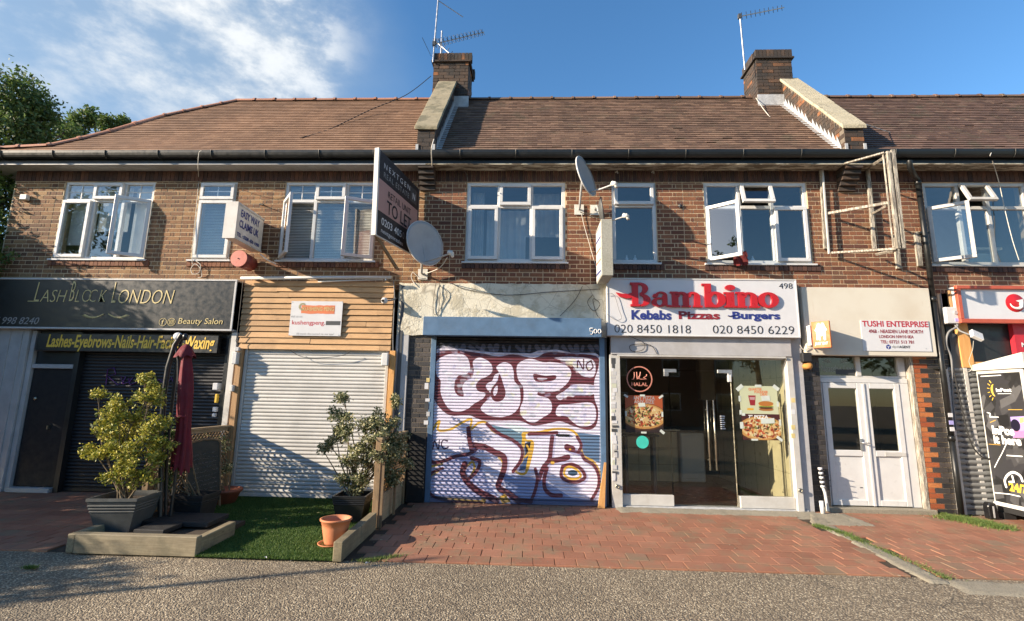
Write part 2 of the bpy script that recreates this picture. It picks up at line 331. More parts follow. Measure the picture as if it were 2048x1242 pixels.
leaf_mat('grass_turf', [(0.0, (0.028, 0.07, 0.012)), (0.6, (0.07, 0.145, 0.022)), (1.0, (0.15, 0.21, 0.045))], 0.7)
leaf_mat('grass_weed', [(0.0, (0.05, 0.11, 0.02)), (0.6, (0.12, 0.19, 0.04)), (1.0, (0.25, 0.27, 0.08))], 0.7)
def glass_mat(name, refl=0.3, tint=(0.9, 0.93, 0.94), rough=0.01):
    t = NT(name); t.n.remove(t.b); tr = t.n.new('ShaderNodeBsdfTransparent'); tr.inputs[0].default_value = (*tint, 1)
    g = t.n.new('ShaderNodeBsdfGlossy'); g.inputs['Roughness'].default_value = rough; g.inputs[0].default_value = (0.97, 0.94, 0.90, 1)
    fr = t.n.new('ShaderNodeFresnel'); fr.inputs[0].default_value = 1.5
    bf = t.n.new('ShaderNodeNewGeometry'); k = t.math('MULTIPLY', t.math('MINIMUM', t.math('MULTIPLY', fr.outputs[0], refl/0.06), 0.9), t.math('SUBTRACT', 1.0, bf.outputs['Backfacing']))
    mx = t.n.new('ShaderNodeMixShader'); t.l.new(k, mx.inputs[0]); t.l.new(tr.outputs[0], mx.inputs[1]); t.l.new(g.outputs[0], mx.inputs[2]); t.l.new(mx.outputs[0], t.out.inputs[0])
    MATS[name] = t.m
glass_mat('glass_window', 0.24); glass_mat('glass_shop', 0.11, (0.88, 0.89, 0.86)); glass_mat('glass_dark', 0.12, (0.25, 0.25, 0.25))

# ------------------------------------------------------------------ mesh builder
class MB:
    def __init__(s): s.v = []; s.f = []; s.r = []; s.smooth = []
    def _add(s, vs, fs, rnd=0.0, sm=False):
        o = len(s.v); s.v += [tuple(q) for q in vs]
        for f in fs: s.f.append(tuple(i+o for i in f)); s.r.append(rnd); s.smooth.append(sm)
        return s
    def box(s, x0, x1, y0, y1, z0, z1, rnd=0.0):
        return s.hexa([(x0, y0, z0), (x1, y0, z0), (x1, y1, z0), (x0, y1, z0), (x0, y0, z1), (x1, y0, z1), (x1, y1, z1), (x0, y1, z1)], rnd)
    def hexa(s, p, rnd=0.0):
        return s._add(p, [(0, 3, 2, 1), (4, 5, 6, 7), (0, 1, 5, 4), (1, 2, 6, 5), (2, 3, 7, 6), (3, 0, 4, 7)], rnd)
    def poly(s, pts, rnd=0.0): return s._add(pts, [tuple(range(len(pts)))], rnd)
    def prism(s, pts, d, rnd=0.0):
        """pts: closed outline, d: thickness vector"""
        n = len(pts); q = [tuple(a+b for a, b in zip(p_, d)) for p_ in pts]
        fs = [tuple(range(n)), tuple(range(2*n-1, n-1, -1))] + [(i, i+n, (i+1) % n+n, (i+1) % n) for i in range(n)]
        return s._add(list(pts)+q, fs, rnd)
    def cyl(s, a, b, r0, r1=None, n=10, cap=True, rnd=0.0):
        r1 = r0 if r1 is None else r1; a = Vector(a); b = Vector(b); d = (b-a).normalized()
        u = d.orthogonal().normalized(); w = d.cross(u); vs = []
        for c, r in ((a, r0), (b, r1)):
            for k in range(n):
                t = 2*math.pi*k/n; vs.append(c+u*math.cos(t)*r+w*math.sin(t)*r)
        o = len(s.v); s._add(vs, [(k, (k+1) % n, (k+1) % n+n, k+n) for k in range(n)], rnd, True)
        if cap:
            for base, rev in ((0, True), (n, False)):
                f = tuple(o+base+k for k in range(n)); s.f.append(f[::-1] if rev else f); s.r.append(rnd); s.smooth.append(False)
        return s
    def tube(s, pts, r, n=6, rnd=0.0):
        pts = [Vector(p_) for p_ in pts]; vs = []; N = len(pts); u = None
        for i, p_ in enumerate(pts):
            d = (pts[min(i+1, N-1)]-pts[max(i-1, 0)]).normalized()
            u = d.orthogonal().normalized() if u is None else (u-d*u.dot(d)).normalized()
            w = d.cross(u); rr = r[i] if isinstance(r, (list, tuple)) else r
            for k in range(n):
                t = 2*math.pi*k/n; vs.append(p_+u*math.cos(t)*rr+w*math.sin(t)*rr)
        fs = [(i*n+k, i*n+(k+1) % n, (i+1)*n+(k+1) % n, (i+1)*n+k) for i in range(N-1) for k in range(n)]
        return s._add(vs, fs, rnd, True)
    def lathe(s, prof, c, n=24, rnd=0.0, M_=None):
        vs = []
        for r, z in prof:
            for k in range(n):
                t = 2*math.pi*k/n; q = Vector((r*math.cos(t), r*math.sin(t), z))
                if M_: q = M_ @ q
                vs.append(q+Vector(c))
        fs = [(i*n+k, i*n+(k+1) % n, (i+1)*n+(k+1) % n, (i+1)*n+k) for i in range(len(prof)-1) for k in range(n)]
        return s._add(vs, fs, rnd, True)
    def mesh(s, name):
        me = bpy.data.meshes.new(name); me.from_pydata(s.v, [], s.f)
        if any(s.smooth): me.polygons.foreach_set('use_smooth', s.smooth)
        if any(s.r):
            a = me.attributes.new('rnd', 'FLOAT', 'FACE'); a.data.foreach_set('value', s.r)
        me.update(); return me
    def build(s, name, mat, parent=None, bevel=0.0, **kw):
        me = s.mesh(name); me.materials.append(MATS[mat] if isinstance(mat, str) else mat)
        return link(bpy.data.objects.new(name, me), parent, bevel, **kw)
def link(o, parent=None, bevel=0.0, kind=None, label=None):
    COL.objects.link(o)
    if parent is not None:
        o.parent = parent; o.matrix_parent_inverse = WM(parent).inverted()
    if bevel:
        b = o.modifiers.new('bevel', 'BEVEL'); b.width = bevel; b.segments = 1; b.limit_method = 'ANGLE'
    if kind: o['kind'] = kind
    if label: o['label'] = label
    return o
def WM(o):
    m = Matrix.LocRotScale(o.location, o.rotation_euler, o.scale)
    return WM(o.parent) @ o.matrix_parent_inverse @ m if o.parent else m
def thing(name, loc, label, cat, group=None, rz=0.0):
    o = bpy.data.objects.new(name, None); o.location = loc; o.rotation_euler = (0, 0, rz); o.empty_display_size = 0.1
    COL.objects.link(o); o['label'] = label; o['category'] = cat
    if group: o['group'] = group
    return o
def tag(o, label, cat, group=None, kind=None):
    o['label'] = label; o['category'] = cat
    if group: o['group'] = group
    if kind: o['kind'] = kind
    return o
def copy_tree(o, parent=None, local=True):
    c = o.copy(); COL.objects.link(c)
    if parent is not None: c.parent = parent
    for ch in list(o.children): copy_tree(ch, c)
    return c
def piece(me, name, mat_ok, parent, loc, scale=(1, 1, 1), rot=(0, 0, 0)):
    """a single piece (brick, paver, leaf ...) sharing mesh data"""
    o = bpy.data.objects.new(name, me); o.location = loc; o.scale = scale; o.rotation_euler = rot
    COL.objects.link(o); o.parent = parent; o.matrix_parent_inverse = WM(parent).inverted(); return o
_unit = {}
def unit_box(mat):
    if mat not in _unit:
        m = MB().box(-.5, .5, -.5, .5, -.5, .5).mesh('unit'); m.materials.append(MATS[mat]); _unit[mat] = m
    return _unit[mat]

# ------------------------------------------------------------------ text as geometry
def _text_mesh(body, bold=0.0, shear=0.0, spacing=1.0):
    c = bpy.data.curves.new('lettering', 'FONT'); c.body = body; c.offset = bold; c.shear = shear; c.space_character = spacing
    c.resolution_u = 3; o = bpy.data.objects.new('lettering', c); COL.objects.link(o)
    dg = bpy.context.evaluated_depsgraph_get(); me = bpy.data.meshes.new_from_object(o.evaluated_get(dg))
    bpy.data.objects.remove(o); bpy.data.curves.remove(c)
    return me
def text_on(body, O, U, V, rect, mat, parent, bold=0.0, shear=0.0, spacing=1.0, depth=0.0, name='lettering', keep=False):
    """fit text in rect (u0,u1,v0,v1) of the plane O + u*U + v*V; extruded towards the viewer by depth"""
    me = _text_mesh(body, bold, shear, spacing); n = len(me.vertices)
    co = np.empty(n*3); me.vertices.foreach_get('co', co); co = co.reshape(-1, 3)
    x0, x1, y0, y1 = co[:, 0].min(), co[:, 0].max(), co[:, 1].min(), co[:, 1].max()
    u = rect[0]+(co[:, 0]-x0)/(x1-x0)*(rect[1]-rect[0]); v = rect[2]+(co[:, 1]-y0)/(y1-y0)*(rect[3]-rect[2])
    O, U, V = map(np.array, (O, U, V)); N = np.cross(U, V); N = N/np.linalg.norm(N)
    w = O + u[:, None]*U + v[:, None]*V
    if depth:
        fs = [tuple(p_.vertices) for p_ in me.polygons]; ec = {}
        for f in fs:
            for i in range(len(f)):
                e = (f[i], f[(i+1) % len(f)]); ec[e] = 1
        mb = MB(); top = w+N*depth
        mb._add([tuple(q) for q in top]+[tuple(q) for q in w], [f for f in fs]+[(b, a, a+n, b+n) for (a, b) in ec if (b, a) not in ec])
        bpy.data.meshes.remove(me); return mb.build(name, mat, parent)
    me.vertices.foreach_set('co', w.ravel()); me.update(); me.materials.clear(); me.materials.append(MATS[mat]); me.name = name
    return link(bpy.data.objects.new(name, me), parent)
def ftext(body, a, b, Y, mat, parent, **kw):
    """text on a plane facing the street; a, b: survey points of its bottom-left and top-right"""
    A = P(*a, Y); B = P(*b, Y); return text_on(body, (0, Y, 0), (1, 0, 0), (0, 0, 1), (A[0], B[0], A[2], B[2]), mat, parent, **kw)
# ------------------------------------------------------------------ ground, asphalt, pavement base, horizon
def strip(name, mat, X0, X1, ys, nx=1, dz=0.0, parent=None, kind='structure'):
    mb = MB()
    for a, b in zip(ys[:-1], ys[1:]):
        mb.poly([(X0, a, gz(a)+dz), (X1, a, gz(a)+dz), (X1, b, gz(b)+dz), (X0, b, gz(b)+dz)])
    return mb.build(name, mat, parent, kind=kind)
ground = MB()
for a, b in ((-400, -6.0), (-6.0, 0.0), (0.0, 400)):
    za = -0.19 if a < -5.9 else 0.02; zb = -0.19 if b < -5.9 else 0.02
    if a == -6.0: za = -0.19
    ground.poly([(-400, a, za-0.03), (400, a, za-0.03), (400, b, zb-0.03), (-400, b, zb-0.03)])
ground.build('ground', 'asphalt', kind='structure')
fc = strip('asphalt_forecourt', 'asphalt', -40, 40, [-6.0, -2.3], dz=-0.018)

# block paving: edge line follows the survey of the photograph
pavement = MB()
pavement.poly([(-14, -2.552, gz(-2.55)-0.014), (12, -2.552, gz(-2.55)-0.014), (12, 0.3, gz(0)-0.012), (-14, 0.3, gz(0)-0.012)])
pavement = pavement.build('pavement', 'soil', kind='structure')
blocks = []
DX, DY = 0.2275, 0.2165
STRIP_X = lambda y: 4.02 + 0.06*math.sin(y*3)          # weedy concrete strip between the two pavings
for r in range(13):
    y1 = -2.555 + r*DY; off = (DX/2 if r % 2 else 0) + (0.03 if r > 6 else 0)
    k0 = int((-14)/DX); x = k0*DX + off + 0.055
    while x < 11.5:
        xa, xb = x, x+DX; x += DX
        yy = y1+DY/2
        if xb < -1.86 or xa > -1.88:
            if -4.98 < xb and xa < -1.90: continue                 # the turf plot
            ys = y1 + (-0.03*(xa-3.9) if xa > 3.9 and r == 0 else 0)
            sx = STRIP_X(yy)
            if abs((xa+xb)/2 - sx) < 0.115+DX/2-0.06:
                if xb - sx > 0.2: xa = max(xa, sx+0.12)
                elif sx - xa > 0.2: xb = min(xb, sx-0.10)
                else: continue
            if xb-xa < 0.05: continue
            if xa > 4.0 and yy > 1: continue
            blocks.append((xa, xb, y1, y1+DY))
def bl_key(b): return (b[0]+b[1])**2/4*0.55 + ((b[2]+b[3])/2+8.13)**2 + (0 if abs((b[0]+b[1])/2) < 7 else 50)
blocks.sort(key=bl_key)
pm = MB()   # one paver with chamfered top edges
c_ = 0.02
pm._add([(-.5, -.5, -.5), (.5, -.5, -.5), (.5, .5, -.5), (-.5, .5, -.5), (-.5, -.5, .35), (.5, -.5, .35), (.5, .5, .35), (-.5, .5, .35), (-.5+c_, -.5+c_, .5), (.5-c_, -.5+c_, .5), (.5-c_, .5-c_, .5), (-.5+c_, .5-c_, .5)],
        [(0, 1, 5, 4), (1, 2, 6, 5), (2, 3, 7, 6), (3, 0, 4, 7), (4, 5, 9, 8), (5, 6, 10, 9), (6, 7, 11, 10), (7, 4, 8, 11), (8, 9, 10, 11)])
paver_me = pm.mesh('paver'); paver_me.materials.append(MATS['paver'])
slope_r = math.atan(0.035)
rest = MB()
for i, (xa, xb, ya, yb) in enumerate(blocks):
    cx, cy = (xa+xb)/2, (ya+yb)/2; z = gz(cy)-0.02+random.uniform(-.0015, .002)
    tx, ty = random.uniform(-.006, .006), random.uniform(-.006, .006)
    if i < 290:
        piece(paver_me, 'paving_block', None, pavement, (cx, cy, z), (xb-xa-.004, yb-ya-.004, 0.04), (slope_r+tx, ty, random.uniform(-.006, .006)))
    else:
        g = .003; zz = lambda y: gz(y)+0.0
        rest.hexa([(xa+g, ya+g, z-.02), (xb-g, ya+g, z-.02), (xb-g, yb-g, z-.02), (xa+g, yb-g, z-.02), (xa+g, ya+g, zz(ya)), (xb-g, ya+g, zz(ya)+tx*.1), (xb-g, yb-g, zz(yb)+ty*.1), (xa+g, yb-g, zz(yb))], random.random())
rest.build('paving_block', 'paver', pavement, kind='stuff')
# rough concrete strip (old kerb bed) and haunching along the shopfronts
def rough_patch(name, pts, mat, h=0.012, n=26, m=10, seed=1):
    """pts: four corners (a,b,c,d) of a slightly lumpy slab"""
    a, b, c, d = [Vector(q) for q in pts]; rr = random.Random(seed); vs = []; fs = []
    for i in range(n+1):
        for j in range(m+1):
            s, t_ = i/n, j/m; q = a.lerp(b, s).lerp(d.lerp(c, s), t_); e = min(t_, 1-t_, s*2, (1-s)*2)
            q.z += (rr.uniform(.2, 1)*h if 0 < e else -0.01)
            q.x += rr.uniform(-.012, .012); q.y += rr.uniform(-.012, .012); vs.append(q)
    for i in range(n):
        for j in range(m): k = i*(m+1)+j; fs.append((k, k+m+1, k+m+2, k+1))
    mb = MB(); mb._add(vs, fs, 0, True); return mb.build(name, mat, kind='structure')
rough_patch('concrete_strip', [(3.93, -2.72, gz(-2.72)-.004), (4.14, -2.72, gz(-2.72)-.004), (4.16, -.75, gz(-.75)-.004), (3.95, -.75, gz(-.75)-.004)], 'concrete', n=8, m=60)
rough_patch('concrete_patch', [(3.85, -.8, gz(-.8)+.0), (4.75, -.8, gz(-.8)+.0), (4.7, -.05, gz(-.05)+.0), (4.2, -.05, gz(-.05)+.0)], 'concrete', seed=3)
rough_patch('concrete_haunch', [(1.3, -.42, gz(-.42)-.008), (4.3, -.42, gz(-.42)-.008), (4.3, -.02, .03), (1.3, -.02, .03)], 'concrete', n=60, m=5, seed=5)
rough_patch('concrete_edge', [(4.1, -2.95, gz(-2.95)-.01), (7.5, -3.1, gz(-3.1)-.01), (7.5, -2.78, gz(-2.7)-.01), (4.1, -2.6, gz(-2.6)-.01)], 'concrete', n=60, m=8, seed=9)

# ------------------------------------------------------------------ the terrace: three houses
ZS, ZH, ZB, ZE = 3.88, 5.31, 3.40, 5.51           # sill, head, bottom of brickwork, soffit
XA, XP1, XP2, XZ = -9.27, -1.80, 5.27, 11.6      # gable end, the two party walls
EY, EZ, RY, RZ = -0.30, 5.70, 1.70, 7.97
windows = {'L': [(-8.33, -6.68), (-5.86, -5.19), (-4.32, -2.68)], 'M': [(-1.12, .572), (1.365, 2.11), (2.92, 4.635)], 'R': [(6.54, 8.22), (9.3, 10.9)]}
blds = {}
for key, lab, xa, xb in (('L', 'left-hand terraced house with hipped pale tiled roof above two shuttered shops', XA, XP1),
                         ('M', 'middle terraced house between the two chimneys, above the graffiti shutter and kebab shop', XP1, XP2),
                         ('R', 'right-hand terraced house with darkest old tiles, past the second chimney', XP2, XZ)):
    blds[key] = thing('terraced_house', ((xa+xb)/2, 0, 0), lab, 'house', 'terraced houses of the parade')
def brick_cells(x0, x1, z0, z1, holes, anchor, flip=0):
    out = []; k = 0; z = z0
    A = [.1125, .05625, .225, .225, .05625, .1125]; B = [.225, .1125, .1125, .1125, .225]
    while z < z1-0.02:
        zt = min(z+.075, z1); pat = A if (k+flip) % 2 == 0 else B; x = anchor-math.ceil((anchor-x0)/.7875)*.7875; i = 0
        while x < x1:
            w = pat[i % len(pat)]; a, b = max(x, x0), min(x+w, x1); x += w; i += 1
            segs = [(a, b)] if b > a else []
            for h in holes:
                if h[2] < z+.04 and h[3] > zt-.04:
                    ns = []
                    for (p_, q) in segs:
                        if h[1] <= p_ or h[0] >= q: ns.append((p_, q)); continue
                        if h[0] > p_: ns.append((p_, h[0]))
                        if h[1] < q: ns.append((h[1], q))
                    segs = ns
            for (p_, q) in segs:
                if q-p_ > .028: out.append((p_+.0065, q-.0065, z+.0065, zt-.0065))
        z = zt; k += 1
    return out
def lay_bricks(parent, cells, mat, limit, name='brick', y0=-.0025, y1=.03):
    """cells facing the street; the largest in view are single objects, the rest one joined part"""
    cells = sorted(cells, key=lambda c: -((c[1]-c[0])*1.0/(((c[0]+c[1])/2)**2+60))*(1 if -8.9 < (c[0]+c[1])/2 < 8.2 and c[2] > 3.52 or c[2] < 2.6 else .1))
    me = unit_box(mat); rest = MB()
    for i, (a, b, c, d) in enumerate(cells):
        j = random.uniform(-.0016, .0014)
        if i < limit:
            piece(me, name, None, parent, ((a+b)/2, (y0+y1)/2+j, (c+d)/2), (b-a, y1-y0, d-c), (0, random.uniform(-.012, .012)*.4, random.uniform(-.01, .01)))
        else: rest.box(a, b, y0+j, y1+j, c, d, random.random())
    if rest.v: rest.build(name, mat, parent, kind='stuff')
ALL = brick_cells(XA, XZ, ZB, ZH, [(w[0], w[1], ZS-.115, ZH) for k_ in 'LMR' for w in windows[k_]], XA+.02)
for key, (xa, xb) in {'L': (XA, XP1), 'M': (XP1, XP2), 'R': (XP2, XZ)}.items():
    b = blds[key]; ws = windows[key]; mb = MB()
    mb.box(xa, xb, .002, .22, ZB, ZS-.11); mb.box(xa, xb, .002, .22, ZH, ZE+.15)
    xs = [xa]+[q for w in ws for q in w]+[xb]
    for i in range(0, len(xs), 2): mb.box(xs[i], xs[i+1], .002, .22, ZS-.11, ZH)
    for w in ws: mb.box(w[0], w[1], .06, .22, ZS-.11, ZS)
    mb.build('wall', 'mortar', b)
    m2 = MB(); m2.box(xa, xb, .24, .30, -.1, 2.3 if key == 'L' else .0); 
    holes = [(w[0], w[1], ZS-.115, ZH) for w in ws]
    cells = [c_ for c_ in ALL if xa <= (c_[0]+c_[1])/2 < xb]
    lay_bricks(b, cells, 'brick_tan' if key == 'L' else 'brick_brown', 300 if key == 'L' else (225 if key == 'M' else 235))
    so = MB(); x = xa
    while x < xb-.07: so.box(x+.004, x+.071, -.01+random.uniform(-.002, .002), .02, ZH+.006, ZE-.002, random.random()); x += .075
    so.build('soldier_course', 'brick_dark_soldier', b, kind='stuff')
    so = MB()
    for w in ws:
        x = w[0]-.05
        while x < w[1]+.04: so.box(x+.004, x+.071, -.022+random.uniform(-.002, .002), .05, ZS-.118, ZS-.012, random.random()); x += .075
    so.build('brick_sill', 'brick_dark_soldier' if key != 'L' else 'brick_brown', b, kind='stuff')
    # soffit, fascia and gutter
    exa = xa-(.5 if key == 'L' else 0)
    if key == 'L':
        x = exa
        while x < xb-.01:
            q = min(x+.1, xb); MB().box(x+.002, q-.002, EY+.03, -.002 if x > XA else .4, ZE, ZE+.012).build('soffit_board', 'soffit_white', b); x += .1
    else:
        MB().box(xa, xb, EY+.03, -.004, ZE+.002, ZE+.03).build('soffit', 'soffit_peeling', b)
    fb = MB().box(exa, xb, EY, EY+.03, ZE-.0, EZ-.03).build('fascia_board', 'black_gutter', b)
    g = MB(); n = 9
    ring = [(EY-.062+.062*math.cos(t)+.005, EZ-.005+.12*math.sin(t)) for t in [math.pi+math.pi*k/n for k in range(n+1)]]
    pr = [(y, z) for y, z in ring]+[(y*1.0+(0.006 if y < EY-.055 else -.006), z+.004) for y, z in ring[::-1]]
    for k in range(len(pr)):
        y0, z0 = pr[k]; y1, z1 = pr[(k+1) % len(pr)]
        g._add([(exa, y0, z0), (xb, y0, z0), (xb, y1, z1), (exa, y1, z1)], [(0, 1, 2, 3)], 0, True)
    g.build('gutter', 'black_gutter', b)
    x = exa+.6
    while x < xb:
        br = MB(); br.tube([(x, y, z) for y, z in [(EY-.062+.068*math.cos(t)+.005, EZ-.005+.126*math.sin(t)) for t in [math.pi+math.pi*k/6 for k in range(7)]]], .009, 5)
        br.build('gutter_bracket', 'black_gutter', b); x += .93
    MB().box(exa, xb, EY-.004, EY+.028, ZE-.022, ZE-.002).build('fascia_trim', 'grey_frame' if key == 'L' else 'soffit_peeling', b)
    # roof slabs (front and back slope)
    k = (RZ-EZ)/(RY-EY); rb = MB()
    xl0, xl1 = (exa, -6.4) if key == 'L' else (xa, xa)
    if key == 'L':
        hip_px = [(480, 202), (405, 217), (330, 233), (270, 250), (220, 265), (160, 280), (100, 293), (40, 296), (0, 298)]
        hip = []
        for q in hip_px:
            d = _ray(*q); t_ = (EZ+k*(CAM[1]-EY)-CAM[2])/(d[2]-k*d[1]); w = CAM+d*t_; hip.append((float(w[0]), float(w[1]), float(w[2])))
        hip = [h for h in hip if h[1] > EY+.02]+[(exa-.02, EY, EZ)]
        rb.poly([(h[0], h[1], h[2]-.012) for h in hip]+[(xb, EY, EZ-.012), (xb, RY, RZ-.012)])
        bk = [(h[0], 2*RY-h[1], h[2]-.012) for h in hip]
        rb.poly([(xb, RY, RZ-.012), (xb, 2*RY-EY, EZ-.012)]+bk[::-1])
        for i in range(len(hip)-1):
            a, c = hip[i], hip[i+1]; rb.poly([(a[0], a[1], a[2]-.012), (a[0], 2*RY-a[1], a[2]-.012), (c[0], 2*RY-c[1], c[2]-.012), (c[0], c[1], c[2]-.012)])
        HIPL = hip
    else:
        rb.poly([(xa, EY, EZ-.012), (xb, EY, EZ-.012), (xb, RY, RZ-.012), (xa, RY, RZ-.012)])
        rb.poly([(xa, RY, RZ-.012), (xb, RY, RZ-.012), (xb, 2*RY-EY, EZ-.012), (xa, 2*RY-EY, EZ-.012)])
    roof = rb.build('roof', {'L': 'tile_new', 'M': 'tile_old', 'R': 'tile_older'}[key], b)
    tl = MB(); L = math.hypot(RY-EY, RZ-EZ); dy, dz = (RY-EY)/L, (RZ-EZ)/L; ny, nz = -dz, dy; s = 0; row = 0
    jit = {'L': .0012, 'M': .0035, 'R': .0035}[key]
    while s < L-.03:
        lo = xa
        if key == 'L':
            yy = EY+dy*(s+.05)
            for i in range(len(HIPL)-1):
                if HIPL[i][1] >= yy >= HIPL[i+1][1]:
                    u = (yy-HIPL[i+1][1])/(HIPL[i][1]-HIPL[i+1][1]+1e-9); lo = HIPL[i+1][0]+u*(HIPL[i][0]-HIPL[i+1][0])
        x = math.floor(lo/.166)*.166+(.083 if row % 2 else 0); rr_ = random.uniform(-.08, .08)
        while x < xb:
            a, c = max(x+.001, lo), min(x+.165, xb); x += .166
            if c-a < .02: continue
            j = random.uniform(-jit, jit)+(random.random() < .02)*jit*1.5; j2 = random.uniform(-jit, jit)*.8
            s0, s1 = s-.012+j*.8, s+.105
            h0, h1 = .024+abs(j), .010
            pt = lambda X, S, H: (X, EY+dy*S+ny*H, EZ+dz*S+nz*H)
            tl.hexa([pt(a, s0, h0-.011+j2*.5), pt(c, s0, h0-.011-j2*.5), pt(c, s1, h1-.011), pt(a, s1, h1-.011), pt(a, s0, h0+j2*.5), pt(c, s0, h0-j2*.5), pt(c, s1, h1), pt(a, s1, h1)], min(.999, max(.001, random.random()*.8+.1+rr_)))
        s += .1; row += 1
    tl.build('roof_tile', {'L': 'tile_new', 'M': 'tile_old', 'R': 'tile_older'}[key], b, kind='stuff')
    # ridge tiles, one by one
    rt_ = MB(); n = 8; Lr = .45
    arc = lambda r: [(r*math.cos(t), r*math.sin(t)) for t in [math.pi*kk/n for kk in range(n+1)]]
    for (aa, r) in ((0, .105), (Lr-.05, .105)): pass
    vs = []; 
    for X_, r in ((-Lr/2, .100), (Lr/2-.05, .100), (Lr/2-.048, .116), (Lr/2, .116)):
        vs += [(X_, y, z*.85) for y, z in arc(r)]
    for q in range(3):
        rt_._add([], []); 
    rt_._add(vs, [(q*(n+1)+i, q*(n+1)+i+1, (q+1)*(n+1)+i+1, (q+1)*(n+1)+i) for q in range(3) for i in range(n)])
    rt_._add([(-Lr/2, y, z*.85) for y, z in arc(.1)], [tuple(range(n+1))]); rt_._add([(Lr/2, y, z*.85) for y, z in arc(.116)], [tuple(range(n, -1, -1))])
    rme = rt_.mesh('ridge_tile'); rme.materials.append(MATS[{'L': 'ridge_red', 'M': 'tile_old', 'R': 'tile_older'}[key]])
    x = (HIPL[0][0]-.06 if key == 'L' else xa)+Lr/2
    while x < xb-(.15 if key != 'R' else 0):
        piece(rme, 'ridge_tile', None, b, (x, RY, RZ-.045+random.uniform(-.004, .004)), (1, 1, 1), (random.uniform(-.03, .03), random.uniform(-.008, .008), 0)); x += Lr-.005
    if key == 'L':
        pts = [Vector(h) for h in HIPL]; acc = 0
        for i in range(len(pts)-1):
            seg = pts[i+1]-pts[i]; nn = max(1, round(seg.length/.42))
            for q in range(nn):
                c = pts[i]+seg*((q+.5)/nn); rot = seg.to_track_quat('X', 'Z').to_euler()
                piece(rme, 'hip_tile', None, b, c+Vector((0, 0, -.03)), (seg.length/nn/Lr*1.02, .9, .9), rot)
    # back wall and end walls, floors: a closed shell behind the shops
    sh = MB(); by = 2*RY-EY-.45
    sh.box(xa, xb, by, by+.2, -.05, ZE+.15); 
    if key == 'L': sh.box(xa, xa+.2, .23, by-.002, -.05, ZE+.15)
    if key == 'R': sh.box(xb-.2, xb, .23, by-.002, -.05, ZE+.15)
    sh.box(xa+.21, xb-.21 if key == 'R' else xb, .23, by-.002, 3.28, 3.39)
    sh.box(xa+.21, xb-.21 if key == 'R' else xb, .23, by-.002, ZE+.0, ZE+.05)
    sh.build('back_wall', 'interior_wall', b)
    rm = MB()
    for i in range(len(ws)+1):
        xm = xa+.25 if i == 0 else (xb-.25 if i == len(ws) else (ws[i-1][1]+ws[i][0])/2)
        rm.box(xm-.05, xm+.05, .225, by-.01, 3.395, ZE-.003)
    rm.box(xa+.32, xb-.32, 2.0, 2.08, 3.395, ZE-.003)
    rm.build('partition_wall', 'interior_dark' if key == 'M' else 'interior_wall', b)

